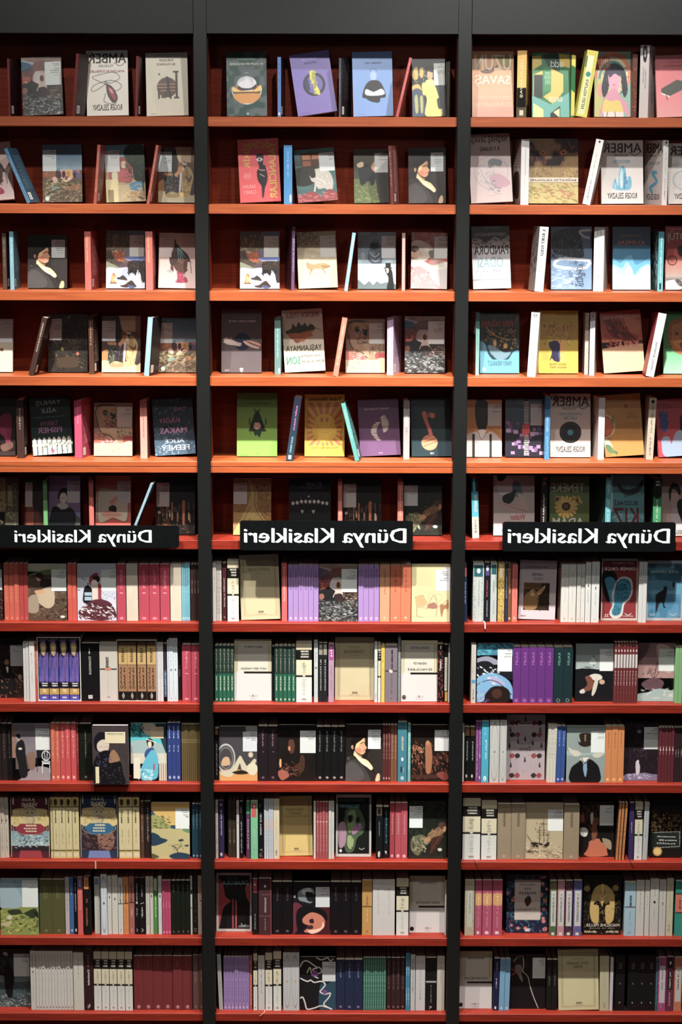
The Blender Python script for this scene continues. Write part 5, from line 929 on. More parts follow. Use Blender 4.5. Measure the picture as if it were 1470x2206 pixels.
c.F(640, 888, 105, 'paperback with pale woman hiding her mouth in black starry shawl, hanging over edge',
    'bg 3c3234;n 12 5;s 5c4c48 30 0 0 100 100 3 20;P 14121a 6 24 20 12 40 14 50 26 46 36 30 36 20 44 8 40;P c0b0a0 16 30 30 24 46 28 46 38 40 44 20 44 14 38;L 3c2c28 1.2 20 36 28 36;L 3c2c28 1.2 34 36 42 36;P 121016 4 62 20 46 44 42 60 50 78 62 84 80 86 100 10 98 0 80;P 8c6444 50 46 62 42 76 58 60 62 46 62;s b8b4a4 60 8 56 80 98 1.2 0;s 3c3c64 12 14 50 50 70 6 60;w c8bc98 36 11 92 30 Yasunari Kawabata/~Karlar Ülkesi;w c8bc98 8 70 18 98 ', 0, y=-.012, lean=0)
c.F(903, 1150, 92, 'bright turquoise paperback with woman in blue kimono beside balcony',
    'g 2c9ca0 3cacb4 0 40;n 6 3;P b8a894 30 4 60 0 76 14 60 22 40 18;P 8ca0a0 0 34 40 30 100 40 100 56 0 56;r b8b4a4 0 52 100 70;P 1c3440 70 0 100 0 100 50 90 40 76 14;s 14302c 30 0 0 36 24 7 60;P 16181c 44 30 54 26 64 32 62 40 50 42;P c8b8a4 48 34 56 32 58 40 52 44;L d8ccb8 2 44 28 56 30 70 34;P 1c3c78 44 46 60 42 66 48 60 60 46 64 38 56;P 3c9cb4 42 60 60 46 74 56 76 76 70 96 30 98 34 80 30 90 16 96 30 76;P a0304c 62 72 66 70 66 80 62 82;s a8d0d0 24 16 80 60 98 7 150;r b8ac98 78 70 100 100;l 3c3c38 1.4 84 70 84 100;l 3c3c38 1.4 90 70 90 100;l 3c3c38 1.4 96 70 96 100;r c8c0ac 8 60 26 96;w c8b48c 56 6 92 26 Kokoro/~Natsume/~Sōseki', 0)
c.S([1153, 1183, 1213, 1246], 88, 'royal blue paperbacks with white marks right of the kimono cover', 'bg 142c6c;q b0bcd0 36 6 66 26;q b0bcd0 36 38 66 48;e 8c9cc0 50 93 26 2.6', y=.026)
c.S([1250 + k * 13.5 for k in range(11)], 100, 'very slim olive brown spines', 'bg 5c4c28;h 8c7c58 10 26 90 34 2;r 3c3018 80 0 100 100', y=.026)
# ------------------------------------------------------------------ tenth shelf, left bay
c = Cell(9, 0, 0, 1530, 3.196)
c.S([-30, 0, 29, 58], 600, 'ivory spines with red print at the left frame edge', 'bg b4a898;v a86054 30 8 60 44 JULES VERNE;q 5c5450 34 48 66 88;e 4c4440 50 38 20 2')
def verne(c1, c2, pic, foot):
    return ('bg %s;n 6 3;r b8a468 14 20 86 48;P b8a468 6 28 14 20 86 20 94 28 92 48 8 48;r %s 16 1 86 16;l c8c0b0 3 8 2 8 12;l c8c0b0 3 92 2 92 12;P a89870 34 18 52 14 66 20 66 34 60 44 42 44 34 34;L 4c3828 1.4 38 20 50 17 62 22;L 4c3828 1.4 40 34 50 32 60 36 56 44 46 44;e 3c2c20 44 26 2.4 1.2;e 3c2c20 56 26 2.4 1.2;s 7c6434 14 10 24 34 46 5 60;s 7c6434 14 70 24 90 40 5 60;r %s 6 50 94 88;%s;p %s 10 52 26 44 76 44 92 52 76 62 26 62;o b8a884 50 52 44 10 1;%s;p %s 24 88 76 88 80 100 20 100;l b8a884 1.4 2 2 2 98;l b8a884 1.4 98 2 98 98;t c8bca4 30 2 64 8.5 JULES;t c8bca4 28 9.5 70 16 VERNE' % (c1, c1, '2c2024', pic, c2, 'h c8b898 34 46 66 60 3', foot))
c.F(78, 345, 598, 'maroon and gold paperback with bearded portrait, first of two alike designs', verne('4c1424', '7c1428', 'g 6c8890 8ca0a0 56 80;s b0c0c4 24 8 60 92 84 8 10;s 2c2c30 24 6 58 94 86 7 150;r 2c2024 0 84 100 90', '8c1c28'), 0, y=.028)
VY = 'bg b4a05c;r b4a05c 0 0 100 100;P 3c2c1c 24 4 66 4 74 10 50 14 24 12;r 14120f 0 15 100 16.6;r b8ac80 6 17 94 86;v 5c4c28 34 20 64 42 JULES VERNE;q 8c8058 36 52 64 76;r 14120f 0 86 100 87.6;r c0b894 10 90 90 97'
c.S([347, 364], 600, 'narrow yellow spine left of four yellow twins', VY, y=.026)
c.S([365, 408, 453, 499, 545], 600, 'yellow spines with portrait tops between the two bearded-portrait covers', VY, y=.026)
c.F(556, 815, 590, 'blue and gold paperback with bearded portrait, second of two alike designs', verne('1c2c44', '1c5474', 's 5c4038 30 6 56 94 86 10 20;P 7c5444 50 58 80 56 90 72 80 86 56 84 46 70;s 2c1c1c 24 6 56 94 86 9 150', '5c6c9c'), 0, y=.028)
c.S([818, 863, 913, 963], 600, 'yellow spines with portrait tops right of the blue portrait cover', VY, y=.026)
c.S([967, 993], 628, 'brown paperback beside yellow spines', 'bg 4c2c20;q 9c8070 36 12 64 70', y=.03)
c.S([995, 1042], 628, 'very dark brown paperback left of the yellow beach print', 'bg 241a18;q 8c8078 36 12 64 70', y=.03)
c.F(1045, 1308, 640, 'yellow paperback with woodblock print of beach, rocks and small tree',
    'g b88c3c b89c50 0 40;n 4 3;P 2c4c5c 0 14 10 20 20 34 0 40;P 8c8c4c 0 24 20 24 36 34 60 46 40 50 0 48;s 3c4c34 20 0 24 50 48 7 30;r a89c68 0 46 100 100;P 2c4458 50 42 76 40 76 46 56 46;P 5c7c54 80 48 100 44 100 54;P 1c3448 0 54 16 56 26 62 42 66 30 72 0 76;P 1c3448 46 94 70 88 100 92 100 100 60 100;P 4c4c2c 0 90 20 96 0 100;L 2c3428 2 70 92 66 84 60 78;L 2c3428 1.6 66 84 74 78 80 78;L 2c3428 1.6 62 80 54 76;s 2c3830 14 46 72 84 84 4 150;P 2c3c40 70 66 80 64 84 67 74 69;P 2c3c40 84 76 96 74 94 78;' + RES + ' 63 10 99 46 NATSUME/SŌSEKİ/_/KÜÇÜK/BEY', 0, y=.02)
c.S([1322, 1346, 1370, 1394], 648, 'dark teal blue slim spines by the post, beside beach print', 'bg 143848;q 8cA4b0 38 10 62 44;e 8ca4b0 50 95 24 2', y=.03)
# ------------------------------------------------------------------ eleventh shelf, left bay
c = Cell(10, 0, 0, 1860, 3.196)
c.F(6, 268, 110, 'paperback with green hill landscape and a very large pale label',
    'g 7c94a0 6c98a0 0 50;n 6 3;P 8ca0a8 0 10 30 4 60 40 58 50 0 50;P 7c843c 0 56 40 52 100 48 100 100 0 100;s a8a850 24 0 58 100 96 10 10;s 3c4420 30 0 62 100 98 8 160;P 2c3420 20 56 50 54 60 60 90 52 96 62 84 70 60 62 30 64;P 1c2418 88 60 98 58 98 70;e b8b4a0 24 68 7 4;P b0a074 0 80 30 74 20 84;' + RES + ' 58 2 99 50 _/~ANTON/~ÇEHOV/_/_/KÖYLÜLER', 0, y=.018)
OL = 'bg 4c4c28;n 6 3;V 8c8c68 36 10 50 36 ANTON ÇEHOV;q 7c7c5c 56 16 64 34;e 6c6c48 50 93 12 2'
c.S([272, 359, 447], 112, 'thick olive green books right of the hill landscape', OL)
c.S([449, 478], 96, 'pinkish white spine right of olive books', 'bg a89c9c;q 5c5054 36 10 64 60')
c.S([479, 508], 98, 'blue spine right of a pinkish one', 'bg 1c5088;q 8cA8c8 36 14 64 30;e a0b8d0 50 93 20 2')
c.S([510, 532], 98, 'black spine with white lettering left of the coral one', 'bg 121012;q b0acac 34 10 66 60;r b8b8b4 30 90 70 95')
c.S([534, 572], 95, 'coral spine with purple top', 'bg b83c38;g 5c4c78 5c4c78 0 20;V d8d4d0 36 4 66 16 on;v d88c80 30 24 70 58 BEYAZ GECELER', y=.026)
c.S([577, 628], 90, 'black spine with orange top square and orange lettering', 'bg 14100f;r b86c1c 6 2 70 22;V 14100f 30 6 50 18 GECE;v a85c34 26 54 56 84 MUHTEŞEM;h a06c4c 34 38 54 46 3', y=.022)
c.S([650, 690], 92, 'white spine speckled with tiny dark patterns', 'bg a8a8a0;r 5c6c8c 10 3 80 14;s 3c3c34 60 0 16 100 96 4 90;s 8c5c4c 20 0 16 100 96 4 90', y=.034)
c.S([694, 738], 75, 'tall white spine with rounded pale blue frame', 'bg b4bcc0;o 7c8890 50 50 44 47 5;e 2c3840 50 48 14 2;q 8c9498 40 18 60 42', y=.024)
c.S([741, 769], 84, 'white slim spine right of framed tall one', 'bg b8b4ac;q 8c8880 38 14 62 34;e 2c2824 50 37 16 2;q a09c94 38 44 62 80')
c.S([771, 812], 78, 'cream white wide spine with small black mark', 'bg b8b4a8;q a09c94 40 14 58 34;e 2c2824 50 41 10 2.4;q a8a49c 40 48 58 74')
c.S([814, 848], 100, 'white spine with black lettering and black cross line', 'bg b4b4ac;v 2c2c28 28 10 62 44 SABAHATTİN;r 14120f 0 45 100 47;q a8a8a0 38 52 62 84;L 2c2c28 6 36 90 60 92 36 95')
c.S([850, 886], 95, 'orange spine with black lettering and cross line', 'bg b86c1c;v 3c2010 28 14 62 44 SABAHATTİN;r 14120f 0 45 100 47;q 8c4c14 38 54 62 84;L 3c2010 6 36 90 60 92 36 95')
c.S([888, 926], 90, 'rosy brown spine with dark lettering and cross line', 'bg 8c5048;v 2c1814 28 12 62 44 SABAHATTİN;r 14120f 0 44 100 46;q c8a098 38 54 62 70;L c8b0a8 6 36 90 60 92 36 95')
c.S([928, 958], 100, 'black spine with white lettering, first of neighbouring black pair', 'bg 121012;v a8a8a4 32 10 66 40 SABAHATTİN;e b8b8b4 50 44 20 2;q a0a0a0 36 54 64 68;L c8c8c4 7 36 90 60 92 36 95')
c.S([959, 1000], 100, 'black spine with white cross mark, second of neighbouring black pair', 'bg 121012;q 8c8c8c 36 14 64 34;l c8c8c4 6 20 46 80 44;q b0b0b0 36 52 64 70;L c8c8c4 7 36 90 66 92 36 95')
c.S([1004, 1031], 90, 'white spine right of the black pair', 'bg b4b0a4;q 6c6860 36 8 64 84')
c.S([1033, 1056], 90, 'white slim spine left of green one', 'bg b0aca0;q 8c6c60 36 8 64 40;e 2c2824 50 34 18 2')
c.S([1058, 1087], 102, 'green spine with leaf pattern', 'bg 3c7834;r a8ac84 10 2 80 22;s 1c4c24 30 0 24 100 98 20 60;q c8d0b0 36 30 64 70', y=.034)
c.S([1090, 1115], 86, 'white spine with black bird mark', 'bg b4b8b4;q 7c8884 36 12 64 30;P 1c1c1c 30 34 66 32 60 38;q 8c9490 36 44 64 80')
c.S([1117, 1137, 1157, 1178], 120, 'magenta slim paperbacks', 'bg 9c2450;q c87c98 36 40 64 50;e c87c98 50 95 26 2', y=.028)
c.S([1180, 1212, 1245, 1278, 1311], 120, 'black green paperbacks right of magenta ones', 'bg 101810;q 5c6450 38 8 62 22;e 4c5444 50 94 16 2', y=.028)
c.S([1312, 1325], 84, 'very slim white and black spine', 'bg b8b4ac;r 14120f 0 24 100 32;r 14120f 0 54 100 56')
c.S([1328, 1360], 80, 'black spine with white dotted letters', 'bg 14140f;s b8b4a8 20 30 10 70 80 8 60;o 8c8c84 50 92 26 3 5')
c.S([1363, 1400], 82, 'beige spine with red lettering, last by the post', 'bg a89480;v 9c4438 30 8 62 40 TOLSTOY;e 2c2420 50 43 12 2;q 6c5c50 36 48 64 80')
# ------------------------------------------------------------------ bottom shelf, left bay
c = Cell(11, 0, 0, 1860, 3.196)
c.F(-60, 212, 600, 'grey paperback with dark coated figure under the moon, left frame edge',
    'g 1f2424 2c3434 0 40;n 12 4;e b8b4b0 38 8 6 4.6;s 101414 24 0 0 100 40 14 80;r 3c4c50 0 44 100 100;P 5c6c70 0 44 40 46 60 46 100 46 100 54 0 56;s 8c9490 50 0 76 100 100 7 10;s 2c3434 30 0 56 100 98 9 10;P 0c0e10 34 30 40 22 50 24 56 36 60 48 56 66 54 82 42 82 36 64 34 46;e 101214 44 20 5 4;' + RES + ' 59 6 99 46 GECE/GEÇİREN/_/GECENİN/SONUNA', 0, y=.05)
c.S([210, 246], 600, 'white thick spine left of the twelve slim white ones', 'bg b4b0a4;v 7c4c40 32 6 58 30 MİTHAT;e 1c1c1c 50 36 12 1.6;q 8c8880 40 40 60 84', y=.026)
c.S([247 + k * 21.4 for k in range(13)], 603, 'slim white spines with faded red print', 'bg b8b4ac;v a87870 26 5 60 27 MONTE;P 14120f 30 28.5 70 28.5 50 32;q 9c9890 34 36 62 74;e 6c6860 50 95 22 1.8', y=.026)
c.S([506, 577], 616, 'blank looking wide white spine', 'bg b4b0a4;q 5c5850 46 10 54 46;e 8c8878 50 36 5 1.4', y=.024)
c.S([580, 643], 598, 'dark maroon book with white vertical title and red lettering', 'bg 2c1014;v c8c4bc 34 32 60 58 Gezintisi;v 9c5c44 40 8 56 28 KARDEŞLER;p c8c4bc 36 92 60 89 60 94 36 97;p 14120f 44 91 52 90 52 95 44 96', y=.024)
c.S([645, 699, 753, 807, 861, 917], 607, 'black-banded ivory spines left of dark red row', CAN(), y=.024)
c.S([921, 987, 1054, 1121, 1190, 1257, 1325], 638, 'dark red books with round white marks', 'bg 64141a;n 4 3;q a86468 44 8 54 20;o c89c98 50 94 16 3 3;P c89c98 44 94 50 92 56 94 50 96', y=.03)
c.S([1328, 1367, 1406], 632, 'mauve brown spines ending the bottom row by the post', 'bg 5c3c38;q 8c706c 38 12 62 50;e 8c706c 50 94 14 2', y=.03)
# ------------------------------------------------------------------ seventh shelf, centre bay
c = Cell(6, 1, 440, 1180, 2.625)
c.S([48, 68], 84, 'white spine by the post, left of two thin ones', 'bg b0aca8;q 5c5850 36 8 64 50')
c.S([69, 84, 99], 84, 'thin white spines with dark print near the post', 'bg a8a49c;q 3c3834 30 6 70 90', y=.034)
c.S([103, 127], 88, 'dark maroon spine with white title left of a black-banded ivory one', 'bg 3c1418;v b09c98 28 26 70 76 MACERA ve gerçek;L c8b8b0 8 34 92 66 94', y=.03)
c.S([130, 197], 70, 'ivory classics spine with black band left of cream framed cover', CAN(), y=.026)
c.F(210, 432, 46, 'cream framed-border paperback leaning in front, right of ivory banded spine', kanto('KANTOLAR', 'Ezra Pound'), -2, y=.04, lean=5)
c.S([438, 470], 88, 'coral red spine left of lilac row', 'bg b83c38;v dc9c90 32 6 66 66 BEYAZ ZAMBAKLAR', y=.028)
LI = 'bg 8c6ca4;q 4c3864 34 8 66 44;e b09cbc 50 94 26 2'
c.S([475, 504, 533, 561, 590, 619, 648], 97, 'lilac slim paperbacks left of the burning-town cover', LI, y=.028)
c.F(650, 868, 92, 'burning-town cover standing between lilac rows on the seventh shelf', burn(), 0, y=.028)
c.S([872, 901, 931, 961, 991], 97, 'lilac slim paperbacks right of the burning-town cover', LI, y=.028)
OR = ';q 7c2c14 40 8 60 50;e d89070 50 93 14 2'
c.S([993, 1051], 97, 'peach orange book right of lilac row', 'bg b87c54' + OR, y=.028)
c.S([1053, 1112, 1171], 97, 'bright orange books left of the pale yellow sketch cover', 'bg c05828' + OR, y=.028)
c.F(1173, 1390, 95, 'pale yellow paperback with thin sketch of chairs and crossed legs',
    'g b4a878 b8ac80;n 4 3;r a89c98 80 4 100 40;L 7c4c34 1.2 10 56 14 70 14 90;L 7c4c34 1.2 10 58 30 54 36 70;P b08c5c 12 56 26 54 40 64 36 72 14 72;L 6c5c54 1.2 40 78 50 60 60 54 66 70 64 90;P 8c5c4c 42 70 60 66 66 76 44 76;o 9c8c78 50 56 8 6 1;o 9c8c78 70 58 9 7 1;L 7c4c34 1.2 66 74 80 70 92 62 94 80;P 8c5c34 74 70 88 70 94 60 96 76 84 78 78 92;L 7c6c54 1.2 14 74 40 76;L 6c4c3c 1.2 16 90 30 92;w b4b4b8 63 9 98 46 PHİLİP/FREDRİK/BERGE/~_/GEÇEN/DAKİKALAR', 0, y=.022)
# ------------------------------------------------------------------ eighth shelf, centre bay
c = Cell(7, 1, 440, 1180, 2.625)
GR = 'bg 143c30;g 1c2c28 1c2c28 0 50;g 14543c 14543c 50 100;h c8c8b8 10 0 90 2 1;q 8c8874 36 6 64 46;v c8ccb4 32 54 66 80 SEÇME;e 8ca894 50 95 22 2'
c.S([60, 82, 104, 126, 148, 169], 553, 'green spines at the post, left of framed white cover', GR, y=.026)
c.F(172, 382, 518, 'white and cream framed paperback with a black bar between two green rows', isb('HAYY BİN YAKZAN', 'İBN TUFEYL'), 0, y=.04)
c.S([385, 396], 560, 'thin black spine beside second green row', 'bg 101418', y=.035)
c.S([398, 422, 446, 470, 494, 517], 555, 'green spines right of framed white cover', GR, y=.026)
c.S([519, 611], 533, 'wide ivory classics spine with black band right of the green row', CAN(), y=.024)
c.S([621, 644], 525, 'white spine with black mark right of wide ivory one', 'bg a8acac;q 3c3c40 34 8 62 38;t 2c2c30 24 42 76 46 H;q 7c8084 38 50 62 90', y=.024)
c.S([647, 672, 698], 540, 'black paperbacks with pale top pictures left of magenta-top spine', 'bg 1c1c1f;r 7c7868 10 2 90 20;r c8c4bc 40 4 60 8;v a8a49c 30 28 66 80 BU DÜNYADAN', y=.026)
c.S([703, 735], 545, 'mauve pink spine with magenta top', 'bg 98788c;r 8c2c74 10 1 90 28;h d8b8cc 30 6 70 24 4;q 6c5468 36 36 64 80', y=.026)
c.F(740, 960, 508, 'beige framed-border paperback in the middle of the eighth shelf', kanto('LOKMANCILAR', 'Konstantin'), 0, y=.05)
c.S([963, 981], 535, 'slim white spine right of beige framed cover', 'bg b0b4b0;q 7c8080 34 20 66 50;q 3c3c3c 30 86 70 94', y=.026)
c.S([982, 1000], 540, 'slim ivory spine with black band and white foot', CAN(), y=.026)
c.S([1001, 1022], 552, 'yellow slim spine with black print', 'bg c0a024;q 5c4c14 34 8 66 30;q 7c6c20 38 40 62 80', y=.024)
c.S([1023, 1094], 552, 'wide mauve grey spine with black cross line', 'bg 6c6068;v 241c20 44 8 64 44 BİR KARA GECE;r 14120f 0 44 100 46;P c8b8ac 34 43 60 43 56 48 36 47;q 3c3438 48 50 60 84;L 14120f 3 44 92 60 93', y=.024)
c.S([1096, 1112], 500, 'tall thin grey spine left of second framed white cover', 'bg 6c7474;q 9ca4a4 36 10 64 90', y=.03)
c.F(1113, 1318, 525, 'white framed-border paperback with black bar and round black stamp', isb('ÖYKÜLERİ', 'EDGAR ALLAN POE', 't 5c5850 34 35 70 39 DEDEKTİF;e 14120f 9 93 6 4;o 8c8c74 9 93 4 2.6 1'), 0, y=.035)
c.S([1320, 1355], 545, 'black spine with red figures near right-hand post', 'bg 14100f;s a82834 40 0 0 100 100 26 60;r c8c4bc 40 3 60 9;v c8b8b0 34 26 66 46 CENNET', y=.028)
c.S([1358, 1380], 550, 'black white and yellow spine, second last before the post', 'bg 14100f;r b8b4a8 10 22 80 80;q 241c1a 36 26 64 76;r b8902c 20 82 90 98', y=.03)
c.S([1381, 1391], 548, 'thin white spine touching the post', 'bg b4b4b0', y=.03)
# ------------------------------------------------------------------ ninth shelf, centre bay
c = Cell(8, 1, 440, 1530, 2.625)
c.S([60, 83], 105, 'black spine with small orange picture on top by the post', 'bg 100e10;r 8c5428 10 2 80 12;q 7c7c80 34 30 66 90', y=.04)
c.F(86, 302, 92, 'paperback with surreal pale figure and white ball on orange ground',
    'bg 3c383c;n 6 3;P 8c8c8c 70 0 100 0 100 30 80 30;r b07434 0 80 100 100;P b48038 0 84 40 78 100 88 100 100 0 100;o a0a4a0 18 58 24 26 3;o 6c6c68 18 58 18 20 2;P b08c64 8 62 16 56 26 58 28 70 8 72;P b0a88c 0 84 30 80 48 60 56 54 66 66 74 72 90 60 96 64 80 82 60 80 54 68 46 80 30 92 10 90;e b8b498 86 78 14 11;e b0a484 82 52 6 5;P 241c14 34 84 60 80 76 86 50 88;w b4b6ba 62 10 99 46 ALDOUS/HUXLEY/_/CESUR YENİ/DÜNYA', 0, y=.03)
c.S([305, 361, 416], 92, 'dark maroon black books right of surreal figure cover', 'bg 1c1418;q 7c5c68 40 8 60 36;h 8c7c84 44 46 60 48 1;e 5c4c54 50 93 14 2')
c.F(418, 633, 84, 'near black paperback of a bowed brown figure with candle',
    'bg 16110f;n 30 4;P 4c2a1c 28 30 38 26 44 36 40 50 30 48;P 3c2418 60 54 70 60 68 80 54 84;s 5c2c1c 26 0 66 60 92 6 20;e b0643c 30 42 3 4;P c88c50 5 62 9 62 9 74 5 74;P 8c4430 0 84 16 80 30 90 10 98;s 7c5040 10 10 74 50 90 6 0;w b8bab8 58 10 99 50 FYODOR/~MİHAYLOVİÇ/_/BİR YUFKA/YÜREKLİ/~kitap', 0)
c.S([635, 676, 717, 757, 797], 95, 'black paperbacks with grey print left of the woman profile', 'bg 0f1010;q 6c7474 38 8 60 44;e 8c9090 50 93 18 2', y=.032)
c.F(800, 1010, 82, 'profile of dark-haired woman in black, beside slim brown spines', woman(), 0)
c.S([1010, 1025, 1040, 1055], 85, 'dark wine red slim spines right of woman profile', 'bg 4c1c1c;q a88078 34 16 66 60;e a88078 50 94 24 2')
c.S([1055, 1074, 1093], 85, 'brown spines left of the teal one', 'bg 6c4028;q a07c60 34 14 66 60')
c.S([1095, 1148], 66, 'teal book with white lettering and seal', 'bg 2c6c7c;h 1c2c34 30 4 70 8 2;v d8c8b0 34 24 62 48 YENİ ROMA;e c8d4d4 50 62 12 3;r 1c2c34 30 74 50 84;r 5c7ca0 54 76 70 84;e 8cb0bc 50 93 18 3', y=.024)
c.S([1151, 1169], 78, 'pale teal slim spine right of teal book', 'bg 5c9490;q c8d8d0 34 6 66 80', y=.028)
c.F(1171, 1382, 84, 'dark painting paperback of an orange-lit nude among figures',
    'bg 1c130f;n 30 4;s 5c2c1c 40 0 30 100 96 10 70;P 8c5430 38 34 48 30 54 40 56 60 52 84 40 84 38 60;e a06c40 44 32 5 4;s a05c34 20 0 36 30 70 6 90;P 6c2c1c 66 88 84 82 100 90 90 98;s 7c3c24 16 60 50 100 90 7 60;r 3c2018 0 88 70 94;s c09060 8 20 40 34 50 4 60;w b8bab8 62 9 100 46 VİLLAR/DE LACY/_/KARANLIK/ŞÖVALYE', 0)
# ------------------------------------------------------------------ tenth shelf, centre bay
c = Cell(9, 1, 440, 1530, 2.625)
c.S([64, 79], 508, 'slim beige brown spine at the post', 'bg a89c90;q 5c4c44 30 8 70 90', y=.028)
c.S([80, 113], 510, 'navy purple book with white lettering', 'bg 241c3c;v a09cb4 34 16 66 60 SEVGİ BAĞLARI;e a8a0b4 50 93 20 3;e 8c84a0 50 8 20 2')
c.S([135, 158, 181], 512, 'dark olive brown spines left of a white slim one', 'bg 2c241c;q 7c6c58 36 50 64 76', y=.036)
c.S([183, 198], 512, 'white slim spine left of black one', 'bg b0acac;q 3c3434 30 8 70 40', y=.03)
c.S([200, 222], 516, 'black spine with small white print right of white slim', 'bg 101012;r 5c5c60 20 10 60 22;q 9c9ca0 36 36 64 90', y=.03)
c.S([238, 260], 515, 'purple spine with green top', 'bg 4c2848;r 2c7c54 0 0 100 22;v b09cac 30 32 66 84 DOSTLUK', y=.026)
c.S([263, 304], 515, 'mint green wide spine with red square on top', 'bg 5cA478;r a83c3c 10 4 80 28;h d8d8d0 34 8 60 14 1;v 8cc49c 34 48 64 76 Gönül;v 8cc49c 34 80 60 92 Dönüş', y=.022)
c.S([306, 336], 505, 'black spine with white lettering right of mint green', 'bg 0f1012;v a8a8a4 30 22 66 60 GECE YARISI;s b8b4b0 8 20 84 80 98 20 60;r 5c3c34 20 8 50 14', y=.03)
c.S([339, 352, 365, 378, 391], 502, 'pale blue white slim spines', 'bg a4aab0;q 7c8898 30 10 70 90;r b09c98 0 34 100 52', y=.024)
c.S([392, 426], 502, 'ivory spine left of yellow framed cover', 'bg b8ac90;q 9c9074 38 28 62 70;q 3c342c 30 86 66 94', y=.024)
c.F(428, 615, 490, 'yellow cream framed-border paperback, widest light cover of tenth shelf', kanto('TRISTRAM', 'Laurence Sterne', 't 7c6c44 30 27 68 31 SHANDY;h 7c6c44 18 33 88 36 1').replace('bg a89c78', 'bg b09854'), -1, y=.05, lean=5)
c.S([619, 632], 518, 'slim white spine right of yellow framed cover', 'bg b4b0a8;q 5c4c44 34 10 66 40', y=.026)
c.S([634, 651, 668, 685, 702], 520, 'rosy red slim spines', 'bg 8c3438;q b87c7c 34 10 66 86;h c8989c 10 34 90 37 1', y=.026)
c.S([704, 720, 736], 518, 'slim white spines left of the green face cover', 'bg b0b0a8;q 8c8c84 34 14 66 80', y=.026)
c.F(745, 945, 480, 'white bordered black paperback with green and pink painted face',
    'bg a8a4a0;r 121412 6 5 94 95;n 4 3;P 3c5038 30 24 60 20 80 40 78 60 60 70 50 90 30 92 24 76 30 60 20 50 26 34;P 6c8054 34 30 54 26 56 44 44 60 34 56;P 8c6c7c 8 50 24 44 30 60 26 80 10 84;P 8c6480 46 54 66 46 76 52 60 60 48 64;P 14181a 34 34 48 34 44 44 36 44;P 14181a 56 40 66 36 64 46;P 7c8c5c 34 66 50 70 46 86 34 84;s 1c2420 14 30 30 76 90 6 60;T 5c6c78 12 7 80 11 STEFAN ZWEIG;t 4c8498 10 15 66 22 ÜÇ HAYAT;e b8bcb8 14 90 3.6 2.4;L a8b0b0 1.4 66 86 72 88 80 86', 0, y=.045, lean=4)
c.S([972, 1011], 548, 'black spine with portrait picture top right of green face', 'bg 101214;r 8c7c6c 10 2 84 16;P 2c1c18 30 4 66 4 60 14 34 14;v 6c8c90 36 28 56 56 GİORDANO;P b8b4b0 30 88 60 86 56 96 34 96', y=.03)
c.S([1013, 1046], 548, 'black spine with blue print left of crimson book', 'bg 0f1214;q 4c8490 40 8 64 70;P b8b8b4 30 86 60 86 56 92', y=.034)
c.S([1050, 1078], 525, 'crimson book left of rosy pair', 'bg 8c1c28;v c88c8c 34 20 66 56 DAĞDAKİ;e c88c8c 50 94 24 2.6', y=.026)
c.S([1080, 1115, 1151], 525, 'rosy crimson books left of dark reclining lady', 'bg 9c2c3c;v c89094 34 20 66 56 DAĞDAKİ;e d0a0a0 50 94 24 2.6', y=.026)
c.F(1155, 1370, 518, 'dark reclining lady cover on tenth shelf touching right-hand post', lady(), 0, y=.03)
# ------------------------------------------------------------------ eleventh shelf, centre bay
c = Cell(10, 1, 440, 1860, 2.625)
c.F(70, 270, 56, 'red and black paperback with caped silhouette in white border',
    'bg a8a09c;r 101012 7 4 94 95;P 8c1c24 8 14 20 20 26 40 40 48 20 60 8 90;P 8c1c24 80 30 88 16 94 26 94 50 84 40;r 8c2c34 45 44 49 94;r a83c40 54 36 57 94;P 16161a 26 18 50 10 74 18 84 44 60 50 50 40 40 42 28 40;T 4c6064 30 7 60 11 BRAM STOKER;t 6c98a0 16 13 90 20 DRAKULA;L a8b0b0 1.4 70 86 74 90 82 88;h 8c9494 60 89 92 93 2', 0, y=.055, lean=3)
c.S([273, 304], 90, 'black spine with red top right of caped silhouette', 'bg 141214;r 8c1c28 10 2 90 24;r c8c4bc 36 8 62 12;v 8ca09c 34 62 62 90 ÜÇ KIZ KARDEŞ', y=.028)
c.S([308, 382], 86, 'thick dark maroon book with white lettering', 'bg 3c2024;h 7c4c50 0 28 100 30 1;h 7c4c50 0 66 100 68 1;v a89c98 40 34 60 60 FRANKENSTEİN;v 8c6c6c 42 70 56 92 VE EFSANESİ;r c8c4bc 44 12 56 16;r 8c3034 94 0 100 100', y=.026)
BK = 'bg 0f0d10;q 4c3c44 40 10 62 36;e 4c444c 50 93 16 2.4'
c.S([385, 442, 500], 106, 'black books left of two-faces cover', BK)
c.F(503, 712, 105, 'black paperback with one grey and one orange painted face',
    'bg 14121a;n 6 3;P 5c1c2c 0 46 12 40 30 50 40 70 14 90 0 96;P 6c7478 14 20 34 12 54 14 56 26 50 40 30 38 16 34;P a8b0b0 24 16 44 12 50 18 40 24 28 24;P 14181c 34 20 54 22 56 36 40 36;P 3c1018 50 50 100 50 100 100 60 100;P 0f0f12 10 58 30 46 70 50 90 60 90 74 70 60 40 62 26 90 12 90;P b06044 28 68 50 58 76 64 86 76 76 90 50 96 30 94 44 84 28 78;P d8b098 40 92 60 90 76 86 80 76 84 84 70 94 50 98;P 2c1c24 44 72 54 70 56 78 46 78;P 3c2024 38 84 52 82 54 88 42 90;P c8c8c4 2 27 7 26 7 30 3 30;w b4b8ba 61 10 99 48 F. SCOTT/_/DR. JEKYLL/~ve/BAY HYDE', 0)
c.S([715, 772, 831, 890], 106, 'black books right of two-faces cover', BK)
c.S([893, 950], 97, 'mustard yellow book with dark cross line', 'bg a87c34;q 5c3c14 40 28 64 46;r 2c1c10 0 47 100 48.6;q c8a868 44 52 62 76;L 3c2c10 5 40 92 60 93 40 96', y=.028)
